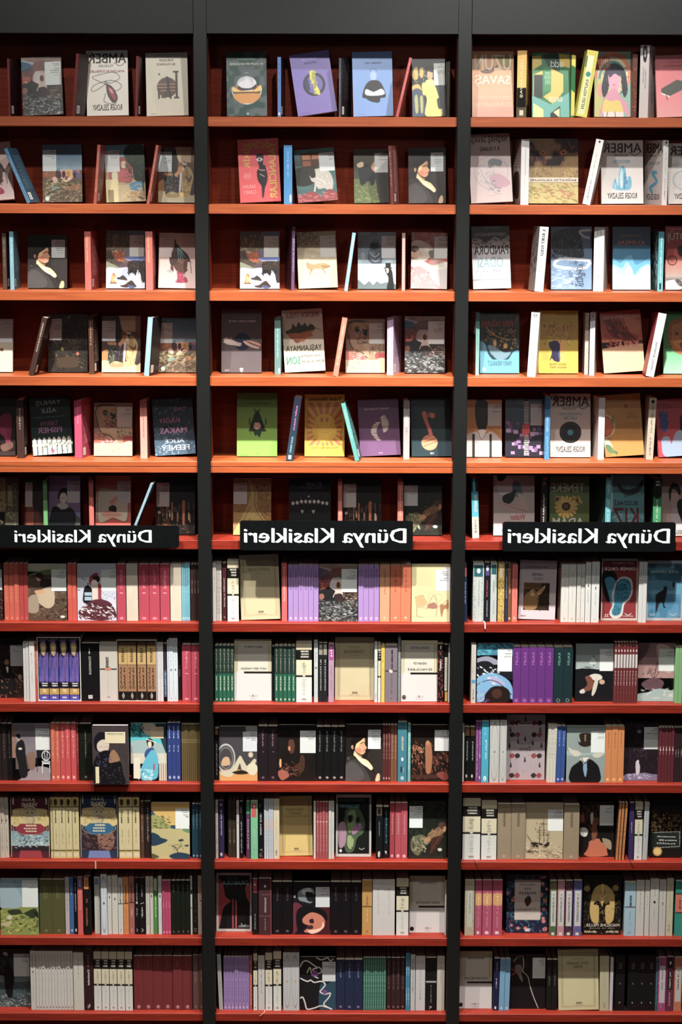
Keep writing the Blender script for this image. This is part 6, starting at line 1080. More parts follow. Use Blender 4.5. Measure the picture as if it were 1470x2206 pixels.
c.S([953, 1014, 1083], 98, 'white books with tiny print right of mustard yellow', 'bg b4b0ac;q 8c8880 44 16 56 60;e 4c4844 50 16 5 1', y=.026)
c.S([1086, 1158], 90, 'wide ivory classics spine with black band left of framed cover', CAN(), y=.026)
c.F(1160, 1362, 72, 'white framed-border paperback with black bar by right-hand post', isb('PARMA MANASTIRI', 'STENDHAL', 'e 14120f 8 93 6 4'), 0, y=.05)
c.S([1362, 1371], 100, 'thin white spine hidden by post', 'bg b4b4b0', y=.03)
# ------------------------------------------------------------------ bottom shelf, centre bay
c = Cell(11, 1, 440, 1860, 2.625)
c.S([83, 106], 518, 'white spine leaning slightly by the post', 'bg a8a4a0;q 5c5854 34 8 66 70', tilt=-2, y=.03)
c.S([110 + k * 20.6 for k in range(8)], 530, 'lilac slim spines with dark print', 'bg 84689c;q 3c2c50 32 5 66 40;q 3c2c50 32 46 66 84;e b09cbc 50 95 26 2', y=.03)
c.S([256, 264, 273], 525, 'thin red and coral spines', 'bg a04038;q d89088 30 8 70 90', y=.034)
c.S([277, 303], 510, 'slim ivory classics spine right of coral ones', CAN(), y=.028)
c.S([305, 343], 528, 'plain white spine between two ivory banded ones', 'bg b0aca8;q 4c4844 42 12 58 70', y=.028)
c.S([345, 387], 505, 'medium ivory classics spine with gold black band', CAN(), y=.026)
c.S([390, 438], 497, 'widest ivory classics spine left of framed white pair', CAN(), y=.024)
c.S([446, 492, 540], 504, 'white books with rounded frames left of the white-outline cover', 'bg a8a8a8;o 84888c 50 50 42 46 4;e a88c64 50 50 14 2.6;q 8c9094 42 16 60 42;q 8c9094 42 56 60 84', y=.026)
c.F(543, 745, 530, 'black paperback with jagged white outline drawing and purple spots',
    'bg 121214;n 4 3;P 1c3c4c 56 54 76 50 100 48 100 100 56 100;L c8c8c4 3 0 20 8 10 20 8 34 14 46 20 36 24 46 32 60 28 54 20 44 22;L c8c8c4 3 0 40 20 46 30 44 40 48 60 46 70 52 62 60 56 66 70 70 84 68 80 76 66 88 76 94 88 98 60 92 40 96 20 98 14 86 8 76 0 78;L c8c8c4 2.4 46 2 60 6 76 2 84 8 92 4;L c8c8c4 2.4 20 30 28 20 34 34 50 40;P 6c3474 32 30 46 26 50 34 38 38;P 6c3474 62 64 72 62 76 68 66 70;w b4b6b6 62 9 99 46 FYODOR/_/YERALTINDAN/NOTLAR', 0)
c.S([747, 797, 847, 898], 546, 'navy blue books right of white-outline cover', 'bg 14203c;q 5c6c84 40 8 60 36;e 5c6c84 50 93 16 2', y=.03)
c.S([900 + k * 12.9 for k in range(11)], 535, 'very slim green spines', 'bg 2c6454;q 7ca894 30 4 70 96;h 4c8c70 0 78 100 80 1', y=.03)
c.S([1031, 1058, 1084, 1111, 1138], 535, 'dark brown red spines beside slim green ones', 'bg 2c181a;q 6c5454 36 8 64 60;e 6c5454 50 94 22 2', y=.034)
c.S([1140, 1152, 1165], 508, 'bright teal blue thin spines', 'bg 1c6c8c;q a8c8d4 30 10 70 40;q a8c8d4 30 60 70 90', y=.026)
c.S([1167, 1194], 518, 'slim grey white spine right of teal ones', 'bg a8a8a8;q 4c4c4c 34 8 66 70', y=.028)
c.S([1196, 1251], 530, 'wide white spine left of thick black book', 'bg b0acac;q 8c5c58 44 22 54 56;q 3c3c3c 44 60 54 80', y=.028)
c.S([1253, 1315], 535, 'thick black book with silver cross line', 'bg 0f0f10;r 9c9c9c 0 44 100 47;q 7c7c7c 44 52 56 84;L c8c8c4 4 36 92 56 93 36 96', y=.03)
c.S([1317, 1361], 530, 'wide ivory spine next to right-hand post', 'bg b0a89c;q 4c4844 44 10 56 50', y=.028)
# ------------------------------------------------------------------ seventh shelf, right bay
c = Cell(6, 2, 980, 1180, 3.0)
c.S([60, 84], 108, 'dark blue spine with red top by the post', 'bg 142848;r 9c3440 10 2 90 22;v 8ca8c8 30 30 70 70 ŞEKER', y=.03, tilt=-1)
c.S([118, 189], 98, 'wide teal white book with leaf pattern edges', 'bg a4a8a4;r 1c5058 6 4 90 24;e c8d0cc 50 14 16 4;s 3c7c84 40 0 26 26 100 12 60;s 3c7c84 40 78 26 100 100 12 60;V 8c8c88 44 30 62 74 MAVİ DENİZ', y=.03)
c.S([193, 228], 98, 'black spine with purple top and red letters', 'bg 14141c;r 3c3464 10 3 90 22;e c8c8d0 50 10 22 4;v a83440 30 30 66 58 UÇAN KIZ;v a0a4a8 34 64 60 92 DENİZLER', y=.03)
c.S([231, 273], 98, 'grey white spine with teal top', 'bg 9ca4a0;r 1c4c50 10 3 90 20;V 7c8484 36 30 62 50 FAKABASMAZ;V 7c8484 40 62 60 86 TARİHİ', y=.03)
c.S([280, 322], 98, 'yellow and black patterned book', 'bg b09038;s 14120f 60 0 0 100 100 22 60;s 14120f 40 0 0 100 100 22 120;r b8a880 20 4 70 26;v c8a848 30 34 66 80 MALKAVYA', y=.03)
c.S([325, 344], 100, 'dark navy spine with light dots', 'bg 1c2444;s c88c50 14 10 4 90 98 20 60;q a0a8c0 36 24 64 60', y=.03)
c.S([345, 368], 105, 'brown spine with gold print', 'bg 6c3c1c;q c89c5c 34 8 66 50;e c89c5c 50 94 24 2', y=.03)
c.S([370, 407], 108, 'coral spine left of white cover with dark painting', 'bg c05440;V 7c2c24 38 12 60 60 DEMİR YOL;e dc9484 50 93 20 2', y=.03)
c.F(410, 648, 88, 'white paperback with square dark painting of reaching man, serif title',
    'bg b0a4a8;n 4 3;r 2c2014 13 38 82 84;r 5c4424 13 38 60 50;P 7c5c34 16 60 40 50 54 62 46 82 16 82;P b89064 30 52 40 50 42 58 34 60;P b0885c 48 54 62 46 68 42 70 46 56 58;s 1f1610 20 50 56 82 84 8 60;s 8c6c38 12 14 46 50 60 6 30;T 5c5054 18 9.5 74 13.5 JACK LONDON;t 5c5054 32 20 62 26 DEMİR;t 6c6064 38 28 64 34 ÖKÇE;t 5c5054 6 93 20 96 HAŞR', 1.5, y=.055, lean=4)
c.A(664, 690, 648, 98, 'dark brown paperback in shade right of the white painting cover', 'bg 4c2c24;q 7c5c4c 30 10 70 70', 'bg 2c1814', y=.06, bar=False)
W7 = 'bg bcbab2;e 4c4844 50 17 7 1;q 9c9890 44 26 60 66;e 8c8880 50 94 10 1.6'
c.S([688, 737, 786], 108, 'wide ivory white books left of the boot cover', W7, y=.026)
c.S([789, 816, 842], 108, 'narrow ivory white books left of the boot cover', W7, y=.026)
c.S([845, 881], 95, 'white spine with tiny animal mark', 'bg bcbcb8;v a8acac 40 7 64 30 JACK LONDON;P 14120f 40 38 60 37 56 42;v b0b4b0 42 46 62 66 MARTIN;t a8acac 40 93 60 95 V', y=.022)
c.S([884, 936], 92, 'white spine with black mark touching the boot cover', 'bg bcbcb8;v a0a4a4 44 7 64 34 JACK LONDON;P 14120f 46 42 60 41 54 47;v b0b4b0 44 50 62 70 BEYAZ DİŞ;t a8acac 40 93 60 95 V', y=.022)
c.F(944, 1178, 72, 'red paperback with big turquoise boot sole',
    'bg 741418;n 4 3;r a8a098 0 0 100 4;r a8a098 0 0 4 100;r a8a098 96 0 100 100;r a8a098 0 96 100 100;P 14100f 4 22 36 22 44 40 30 56 20 70 4 50;P 2c7c94 10 34 28 30 42 40 40 60 30 74 20 56;P b8b4b0 42 36 60 29 82 34 86 52 78 66 64 74 58 92 36 96 24 88 32 74 30 56;P 1c6c84 44 38 60 32 78 37 82 52 74 64 60 72 54 88 38 92 30 86 36 74 36 56;s 143c4c 40 40 38 78 66 6 20;s 143c4c 16 34 76 54 90 5 20;L 3c9cb0 2 46 42 58 38 72 42 76 52;t b8a09c 30 5.5 88 9.5 JACK LONDON;t c8c4c0 8 12 92 20 DEMİR ÖKÇE;t c8c4c0 8 89.5 22 94 22.;L c8c4c0 1.4 66 88 74 91 84 88;h c8c4c0 60 92 90 94 1', 0, y=.05)
c.S([1190, 1216, 1243], 92, 'slim white books between the boot and wolf covers', 'bg b8b8b4;q 7c7c78 40 14 62 34;e a85c50 50 30 10 1.6;q a8a8a4 42 40 60 60', y=.022)
c.F(1238, 1468, 84, 'blue paperback with dark wolf standing in snow',
    'bg 2c5c74;r a8a49c 0 0 100 5;n 5 4;r a8a49c 0 0 4 100;r a8a49c 96 0 100 100;r a8a49c 0 95 100 100;g 1c4454 24586c 6 26;r 3c7c98 5 34 95 60;P 4c8ca8 5 36 50 33 95 40 95 56 5 54;r 2c6c8c 5 56 95 94;N 5c98b4 40 6;P 1c2024 26 58 36 52 46 48 48 42 52 44 56 42 56 54 52 66 50 74 54 78 48 78 44 70 36 72 30 84 26 86 26 72;P 14181c 72 36 76 36 76 44 72 44;L b4b8b8 1.4 66 88 74 91 84 88;t 8c9ca4 28 9 76 13 JACK LONDON;t a4b0b4 8 16 88 22 ATEŞ YAKMAK;t b4b8b8 8 88 22 92 127', 0, y=.05)
# ------------------------------------------------------------------ eighth shelf, right bay
c = Cell(7, 2, 980, 1180, 3.0)
c.S([106, 138], 628, 'white spine with painted blotches left of the blue swirling painting', 'bg a8a49c;s 6c5c50 14 0 30 100 56 20 60;r 3c7c9c 10 60 90 66;q 3c3c3c 34 76 66 92', y=.018)
c.F(142, 374, 620, 'paperback with blue and turquoise swirling abstract painting',
    'g 14405c 2c6c80 0 20;n 20 4;s 2c8ca0 30 0 2 100 20 12 20;P 7c7c8c 0 26 30 22 60 30 60 36 0 32;P 14161c 0 34 30 30 60 40 100 36 100 60 60 56 0 56;P 5c8cb0 0 60 30 50 60 52 90 64 100 80 100 94 60 80 20 90 0 80;P 8c8cb0 30 56 60 58 80 70 40 66;L 14161c 2 0 70 30 62 60 66 96 86;P 1c1210 20 94 40 74 70 72 90 80 90 96 60 100;e 3c2018 56 84 14 8;P 6c98ac 0 84 20 82 20 96 0 98;s 6c50a0 10 0 80 34 98 6 60;s c8d0d4 10 0 40 60 70 8 20;' + RES + ' 57 9 97 47 IŞIK/_/SESSİZ/~roman/OKYANUS', 0, y=.02)
PU = 'bg 541868;v 9c50a0 34 10 66 32 KALEM;o a87cb0 50 95 22 3 3;P a87cb0 36 95 64 95 50 96.5'
c.S([374, 427, 480, 533, 586, 639], 643, 'purple books right of the swirling painting', PU, y=.022)
c.S([641, 702, 766], 645, 'dark petrol green books right of purple row', 'bg 14282c;v 5c8c84 40 10 66 32 KALEM;o 8ca8a4 50 95 18 3 3', y=.022)
c.F(778, 1023, 622, 'paperback with curled man sinking below a white sail boat',
    'g 7c8884 8c9894 0 40;n 4 3;r 121216 0 42 100 100;P 8c9894 0 44 30 40 60 44 100 42 100 36 0 36;L c8ccc8 1 0 43 30 42 60 44;l 241c18 2 47 20 48 38;P b0b4b0 46 24 54 34 40 36 36 32;P c0b8ac 36 56 50 52 66 54 70 60 56 64 46 62;P 6c3828 26 58 38 56 48 66 44 78 30 82 20 80 32 70;e b08c74 70 66 7 4;P b8b0a0 52 62 60 64 54 82 46 90 44 84;P b8b0a4 12 82 22 78 26 84 16 86;' + RES + ' 63 9 98 47 JACK/LONDON/_/MARTIN/~EDEN', 0, y=.04)
c.S([1030 + k * 19 for k in range(9)], 612, 'slim white and dark red spines with stacked marks', 'bg 5c1c1c;r b4b0ac 10 20 90 42;r b8a8a0 20 4 80 5;v b89c98 26 46 74 72 JACK;e c8b0a8 50 14 20 2;s b0a098 10 10 76 90 98 10 60', y=.02)
c.F(1181, 1418, 618, 'misty pink brown paperback with faint sailing ship over surf',
    'g 7c5c5c 9c7870 0 60;n 12 4;P 5c3c44 0 0 30 0 20 20 0 30;P b09080 50 4 90 10 90 50 60 40;P 5c4048 10 70 40 60 70 66 60 80 30 80;L 4c3438 2 52 34 42 66;L 4c3438 2 30 46 44 60 62 44;L 4c3438 2 20 66 40 70 64 58;s 4c3840 16 14 44 60 74 6 130;P 90a4a0 0 88 30 84 60 78 100 84 100 100 0 100;s b8b8b0 16 10 78 100 96 9 160;' + RES + ' 56 10 97 48 JACK/LONDON/_/GÜNEŞİN/~OĞLU/_/~seçme', 0, y=.045)
c.S([1424, 1449, 1474], 645, 'light green books at right frame edge', 'bg 6c9c64;q 4c6c48 40 10 62 60', y=.024)
# ------------------------------------------------------------------ ninth shelf, right bay
c = Cell(8, 2, 980, 1530, 3.0)
c.S([40, 61], 96, 'white slim spine at the right-hand post', 'bg b4b4ac;q 7c7c74 34 20 66 90', y=.028)
c.S([63, 99, 134], 112, 'black books with painted gold tops', 'bg 101210;r 8c6438 6 2 90 16;s 3c241c 10 6 2 90 16 20 30;v 8c9488 34 26 60 62 KARANLIK;e b8bcb4 40 90 16 3', y=.034)
c.S([135, 155], 72, 'magenta purple spine left of cyan', 'bg 6c2c68;q b084b0 34 10 66 90', y=.024)
c.S([155, 171], 72, 'dull purple slim spine with white mark', 'bg 5c3c74;q c0b0d0 34 10 66 60;e c8c0d0 50 92 24 2', y=.024)
c.S([173, 221], 72, 'bright cyan book with white script title', 'bg 1c8ca4;v b8dce0 50 30 76 62 Suçlu Elif;q 7cc4d0 40 10 54 24;e c8dcdc 50 93 20 4;P 14120f 44 91 56 94 50 96', y=.02)
FR = 'bg a4a4a0;o 80807c 50 50 44 47 3;e 5c4c44 50 50 8 1.6;q 8c8c88 44 56 58 84'
c.S([226, 289], 70, 'wide grey white book with rounded frame', FR, y=.018)
c.S([291, 336], 70, 'narrower grey white book with rounded frame', FR, y=.018)
c.F(332, 580, 30, 'tall pale grey hardback patterned with red and black dogs and trees',
    'bg 94888c;n 3 3;' + ';'.join('P %s %d %d %d %d %d %d %d %d' % (['7c2c30', '2c2426'][(k + j) % 2], x, y, x + 9, y - 3, x + 14, y + 2, x + 5, y + 5) for k, y in enumerate((12, 30, 62, 92)) for j, x in enumerate((8, 22, 64, 78))) + ';' + ';'.join('P 2c2a2c %d %d %d %d %d %d' % (x, y, x + 5, y, x + 2, y - 8) for x, y in ((8, 26), (46, 40), (84, 26), (6, 50), (88, 50), (46, 72), (10, 80), (84, 80), (46, 10), (28, 44), (66, 46))) + ';s 4c3c40 30 4 4 96 96 3 30;r a8988c 28 12 66 17;h 5c3c34 32 13.5 62 15.5 1;T 4c4448 30 41 66 47 Parlıyan;T 4c4448 32 49 64 55 Zaman', 0, y=.05)
c.S([597, 616, 635, 656], 98, 'white slim books left of the blue pair', 'bg b4b0a4;q 5c5850 36 10 64 60', tilt=1, y=.022)
c.S([650 + 6, 684, 714], 106, 'royal blue paperbacks left of the top-hat cover', 'bg 143c7c;q 8ca4cc 38 8 62 34;e 8ca4cc 50 94 24 2', tilt=1, y=.024)
c.F(720, 968, 104, 'grey green paperback with floating top hat above an empty suit',
    'bg 7c8884;n 4 3;P 8c9c9c 0 44 50 48 100 44 100 50 0 52;P 241c14 34 14 64 14 62 28 66 30 60 34 38 34 32 29 36 28;r 6c5c3c 46 15 50 27;P 241c14 30 27 40 32 58 32 68 27 64 34 48 37 34 34;P b4b0a0 4 38 16 42 30 44 38 50 26 54 14 50;P b4b0a0 68 50 80 46 94 46 96 50 82 56 70 54;P 121214 12 76 30 64 44 58 50 66 58 58 74 64 86 76 84 100 14 100;P c8c0b4 36 58 58 56 52 66 48 88 44 66;P 6c8ca4 46 64 52 64 54 78 50 90 44 76;L 121214 2 40 58 48 66 56 58;' + RES + ' 63 9 99 47 IŞILAY/~SAYGIN/_/ŞEHRİN/~KIYISI', 0, y=.022)
c.S([972, 1013, 1054, 1096], 106, 'orange books right of the top-hat cover', 'bg b86c24;q 7c3c10 40 10 62 40;e dca870 50 94 20 2', y=.024)
c.F(1088, 1312, 80, 'very dark plum paperback with tiny white figure on snow',
    'bg 1f161c;n 12 4;s 2c2028 20 0 0 100 80 14 80;e 6c7078 44 16 6 3;P b8acb4 36 70 40 66 44 68 48 76 46 90 38 90;e c8c0c4 42 67 3 2.6;P 6c6480 0 92 20 88 40 90 60 86 100 92 100 100 0 100;s a8a0b8 20 0 88 100 96 7 0;s 3c2c34 10 20 34 70 60 10 100;' + RES + ' 58 8 99 46 BRAM/STOKER/_/BEYAZ YILAN/~öykü', 0, y=.045)
c.S([1318, 1338, 1358, 1379, 1399, 1420], 115, 'dark red slim spines with white ovals', 'bg 541820;h 7c3c40 10 2 90 4 1;q b88c8c 30 34 70 48;e c8a8a4 50 40 20 2', y=.026)
c.S([1421, 1438, 1456, 1473], 115, 'blackish plum slim spines at right frame edge', 'bg 2c1c20;q 9c8c8c 30 40 70 54', y=.028)
# ------------------------------------------------------------------ tenth shelf, right bay
c = Cell(9, 2, 980, 1530, 3.0)
c.S([50, 168], 568, 'very wide ivory classics spine with black band, first from right-hand post', CAN(), y=.022)
c.S([171, 273], 588, 'second wide ivory classics spine with black band', CAN(), y=.022)
TAN = 'bg 84745c;n 3 3;V 5c4c38 40 14 58 40 HERMAN;e 9c8c74 50 94 12 2'
c.S([276, 367, 457], 608, 'thick tan books left of ship sketch cover', TAN, y=.026)
c.F(455, 698, 600, 'beige paperback with ink drawing of a sailing ship in ice',
    'g 9c8c6c a49474;n 6 3;P 2c241c 14 72 26 70 44 72 64 70 60 78 40 79 18 78;l 2c241c 1.6 48 30 50 74;l 2c241c 1.6 38 42 38 72;l 2c241c 1.4 60 40 60 70;l 2c241c 1.2 32 50 64 48;l 2c241c 1.2 34 58 64 58;l 2c241c 1.2 40 38 58 38;l 3c3024 1 6 60 18 72;L 3c3024 1.2 4 56 14 66 24 72;s 4c4030 20 26 36 66 72 5 60;P 3c3024 4 86 20 84 36 86 30 89 8 89;r 2c241c 42 83 44 88;r 2c241c 49 83 51 88;s 7c6c50 20 0 78 100 98 10 0;s b8ac8c 16 0 72 100 98 10 10;' + RES + ' 59 12 99 50 HERMAN/MELVILLE/_/MOBY DİCK', 0, y=.03)
c.S([706, 806], 612, 'thick tan book right of ship sketch', TAN.replace('h', 'h'), y=.026)
c.F(808, 1026, 598, 'dark painting paperback of seated people reading by orange floor',
    'bg 1f1614;n 20 4;s 4c2c20 20 0 0 100 50 12 80;r a05030 20 76 80 96;P a8542c 14 80 50 66 90 78 84 96 20 98;P 14120f 0 50 14 40 26 56 24 84 0 96;P 8c3c24 0 24 10 22 12 34 0 36;P b8ac98 30 22 38 20 38 38 32 38;P 6c3c24 40 30 54 30 50 60 38 70 34 50;P b8b0a0 56 48 76 50 72 70 58 66;P 14120f 50 40 84 40 96 80 84 96 76 76 60 70;P 8c7c60 66 66 90 70 92 86 76 80;P c8c4bc 0 48 14 46 24 52 18 62 4 60;' + RES + ' 57 5 98 42 LEV/TOLSTOY/_/GÜNAHSIZ/~roman', 0, y=.05)
c.S([1040, 1059, 1080, 1101], 598, 'thin orange spines fanning right', 'bg 241814;r b46c20 20 0 90 100;q 5c2c10 40 10 70 90', y=.022, tilt=2.6)
c.S([1128, 1160], 600, 'purple book left of ivory black-banded one', 'bg 30204c;v a898bc 34 34 62 52 MUTLU', y=.024)
c.S([1162, 1216], 596, 'ivory classics spine with black band right of purple book', CAN(), y=.024)
c.S([1218, 1251], 600, 'white and blue slim book left of black gold-sealed cover', 'bg a0a4a4;r 84888c 78 0 100 100;q 4c4c50 34 10 56 60', y=.024, tilt=1)
c.F(1256, 1463, 590, 'black paperback with golden leaves and round gold seal',
    'bg 14120f;n 4 3;s a8783c 44 4 24 96 54 6 60;s 5c3414 30 4 16 96 56 7 120;s c8a060 14 4 34 34 54 7 30;r 1c2420 8 56 92 84;l a8a8a0 1.2 10 57 92 54;l a8a8a0 1.2 92 54 94 80;l a8a8a0 1.2 14 84 94 80;e a8843c 26 90 14 8;e c8a860 26 90 10 6;t c8c4b8 22 62 80 65 UNUTULMAZ BİR;t c8c4b8 28 68 84 72 ROMAN & ŞİİR;t c8c4b8 22 74 80 77 KLASİĞİ', 1.5, y=.045, lean=4)
# ------------------------------------------------------------------ eleventh shelf, right bay
c = Cell(10, 2, 960, 1860, 2.882)
c.S([120, 180], 106, 'cream book with floral pattern and pale panel beside right-hand post', 'bg a89c80;s 6c7c4c 40 0 0 100 100 14 60;s a84c40 20 0 0 100 100 10 60;r b0b0a4 24 18 80 84;v 8c9490 40 22 62 60 SESSİZ', y=.026)
PK = 'bg 983050;n 4 2;P b8844c 4 25 30 24 50 22 70 24 96 25 96 43 70 45 50 47 30 45 4 43;q d8b080 38 28 62 42;v c8788c 40 50 62 86 L. M. MONT;r d0b0b4 30 92 66 97'
c.S([184, 227], 106, 'pink book with orange oval label, narrowest of three', PK, y=.026)
c.S([230, 290], 106, 'pink book with orange oval label, middle of three', PK, y=.026)
c.S([293, 354], 106, 'pink book with orange oval label, rightmost of three', PK, y=.026)
c.F(376, 632, 76, 'navy floral paperback with pink blossoms around a pale title panel',
    'bg 141c34;s 2c5474 60 0 0 100 100 9 60;x b06058 34 2 2 98 98 6;s 5c2c4c 20 0 0 100 100 8 30;s 3c7c6c 20 0 0 100 100 7 120;r b0a49c 20 8 82 77;P 3c241c 44 42 56 36 60 46 50 54;L 3c241c 1.4 50 38 54 32;t 6c5c58 32 14 72 18 YEŞİLİN KIZI;t 6c5c58 42 21 60 25 ANNE;t 4c3c3c 30 28 72 33 AVONLEA;T 4c3c3c 26 57 78 61 L. M. Montgomery;h 8c7c78 36 67 66 69 1;r b8b4b0 46 92 58 97', 0, y=.05)
FL = ';r b4b0ac 14 18 88 82;v 8c9094 36 24 66 74 L. M. MONTGOMERY;r c8c4c0 20 50 90 51;r c0c0b8 30 93 70 98'
c.S([648, 692], 110, 'floral spine in green and orange with white panel', 'bg 4c5c3c;s a85c34 30 0 0 100 20 16 60;s 2c4428 40 0 50 100 100 16 60' + FL, y=.024)
c.S([696, 740], 110, 'floral spine in pink and white with white panel', 'bg a8747c;s c8b0b0 50 0 0 100 100 12 60;s 8c2c3c 30 0 0 100 100 9 60' + FL, y=.024)
c.S([743, 791], 110, 'floral spine in dark purple with orange, white panel', 'bg 3c2434;s b06850 30 0 0 100 100 14 60;s c8a89c 20 0 0 100 20 9 60' + FL, y=.024)
c.S([795, 848], 108, 'floral spine in violet blue left of golden helmet cover', 'bg 4c4c80;s a05058 34 0 0 100 100 12 60;s 8c8cb4 30 0 0 100 100 10 60' + FL, y=.024)
c.F(852, 1088, 82, 'black paperback with a golden ancient helmet and laurel branches',
    'bg 14120f;s 3c3020 60 0 0 100 100 8 60;s 5c4c30 30 0 30 100 90 6 120;r 14120f 26 4 80 16;P b09048 24 30 34 18 50 14 66 18 80 30 82 56 78 76 62 80 58 60 60 50 70 48 66 42 54 44 50 52 46 44 34 42 28 48 40 50 42 60 40 80 24 76 18 56;P c8a860 48 16 53 16 54 40 50 44 46 40;L 3c3018 1.2 46 24 50 36 56 24;s 8c6c30 14 26 24 80 74 6 130;e 8c7040 10 21 8 5;e 8c7040 84 20 8 5;t b8b0a0 8 81 96 86 MADELINE MILLER;T a09888 18 87.5 84 90 aşk ve savaş;s b0a484 24 6 93 40 96 4 0;s b0a484 24 60 93 94 96 4 0', 0, y=.035)
c.S([1112, 1182], 120, 'wide pale blue book with dark cross line', 'bg 8ca8b4;v 1c2c3c 44 24 64 44 KUYUCAKLI;r 14120f 0 45 100 47;P 8c3c34 40 44 56 44 52 48;q 5c7c8c 44 54 58 80;L 1c2c3c 3 36 92 60 93 36 96', y=.026)
c.S([1184, 1235], 112, 'ivory wide spine right of pale blue book', 'bg b4b0a8;q 6c6860 42 16 58 60', y=.026)
c.S([1238, 1268], 112, 'ivory narrow spine, second right of pale blue book', 'bg b4b0a8;q 6c6860 42 14 58 50', y=.026)
c.S([1271, 1325], 100, 'off-white tall spine with round black mark', 'bg b0aca4;q 6c6860 42 12 58 30;e 1c1a18 50 40 14 2.4;q 8c8880 42 46 58 74', y=.024)
c.S([1327, 1370], 106, 'off-white spine with small black knot mark', 'bg b0aca4;q 6c6860 42 12 58 34;P 1c1a18 36 40 64 43 36 46 64 40;q 8c8880 42 50 58 70', y=.026)
c.S([1373, 1415], 96, 'ivory spine left of the green and orange book', 'bg b0a88c;q 7c7460 42 12 58 60;q 3c382c 34 80 60 92', y=.026)
c.S([1427, 1482], 112, 'green and orange blocked book at right frame edge', 'bg 1c7c6c;r b8583c 0 24 100 56;v 3c1c14 44 32 64 52 TOL;r 1c2c28 0 22 100 24;r 1c2c28 0 56 100 58', y=.024)
# ------------------------------------------------------------------ bottom shelf, right bay
c = Cell(11, 2, 960, 1860, 2.882)
c.F(78, 287, 547, 'white framed-border paperback with black bar, first right of the post', isb('DENEMELER', 'MONTAIGNE', 'e 14120f 9 93 5.6 3.8'), 0, y=.045)
c.S([296, 331], 592, 'navy blue spine with white print beside framed cover', 'bg 141438;q b8bccc 44 8 60 26;q b8bccc 40 38 60 58;r c8c8cc 30 92 62 97', tilt=1, y=.03)
c.S([333, 366, 398], 596, 'light blue slim spines left of the capped man', 'bg 5c8cac;q 2c4c6c 40 8 62 30;e a8c4d4 50 95 20 2', tilt=1, y=.03)
c.F(400, 618, 572, 'black paperback with man in cap outlined by white and red light',
    'bg 141214;n 6 3;P 1c1a1c 6 12 20 4 36 8 36 18 20 20;P 6c5c58 14 20 30 18 34 28 28 38 18 34;P 101012 0 50 20 38 40 42 60 60 84 92 84 100 0 100;L b8a89c 2 36 4 38 20 36 30 50 40 56 56 66 76 80 98;L b89c90 1.6 10 12 20 4 36 2;L a83430 2 2 26 16 30 4 38;P 7c7068 24 38 32 36 36 50 30 46;' + RES + ' 63 4 99 43 JACK/LONDON/DEMİR/DEV/~roman', 0, y=.045)
c.S([628, 662, 695], 600, 'black books with grey print left of cream framed cover', 'bg 141414;q 5c6464 40 14 60 50', y=.034)
c.F(703, 953, 540, 'cream framed-border paperback leaning forward, bottom shelf', kanto('VEYA SALINIM', 'Montesquieu', 't 84744c 38 26 60 31 ROMANI').replace('bg a89c78', 'bg b0a67c'), -1.5, y=.03, lean=4)
c.S([962, 1020], 582, 'wide cream spine right of cream framed cover', 'bg a8a080;q 8c8464 44 20 56 60;q 3c382c 38 86 60 95', y=.03, tilt=-1)
c.S([1022, 1042], 590, 'slim white spine left of black slipcase', 'bg b4b0b4;q 7c7478 36 20 64 80', y=.03)
c.slipcase(1045, 1304, 570, 'black slipcase holding four black volumes', [1054, 1133, 1191, 1247, 1297], 582, 'black volumes with faint numbers, in black slipcase', 'bg 0f0f10;h 6c6460 30 12 66 24 3;e 4c4844 50 50 10 2;e b8b4b0 50 86 4 1.4', c='141414')
c.S([1305, 1320], 590, 'thin teal spine right of black slipcase', 'bg 1c4c5c;q 6c94a0 34 10 66 90', y=.03)
c.S([1321, 1371], 585, 'pink floral spine with pale panel', 'bg 8c2c60;s c898ac 40 0 0 100 100 14 60;r b0a8ac 16 16 88 84;v 7c6c74 38 22 62 60 YEŞİL TEPE', y=.028)
c.S([1373, 1417], 582, 'dark plum and pink spine with white print', 'bg 5c1c38;r 1c1414 8 2 84 20;r c0b8bc 36 8 62 14;r 1c1418 14 26 84 60;v b8a8ac 36 28 64 58 PAL STREET;v b88c98 36 66 60 90 ROMANI', y=.028)
c.S([1420, 1470], 585, 'orange and pink floral spine at right frame edge', 'bg a85c34;s 8c2c50 40 0 0 100 100 14 60;s c8a898 30 0 0 100 100 10 60;r b0a8a4 16 18 88 82;v 7c6c68 38 24 62 60 L. M. MONT', y=.028)

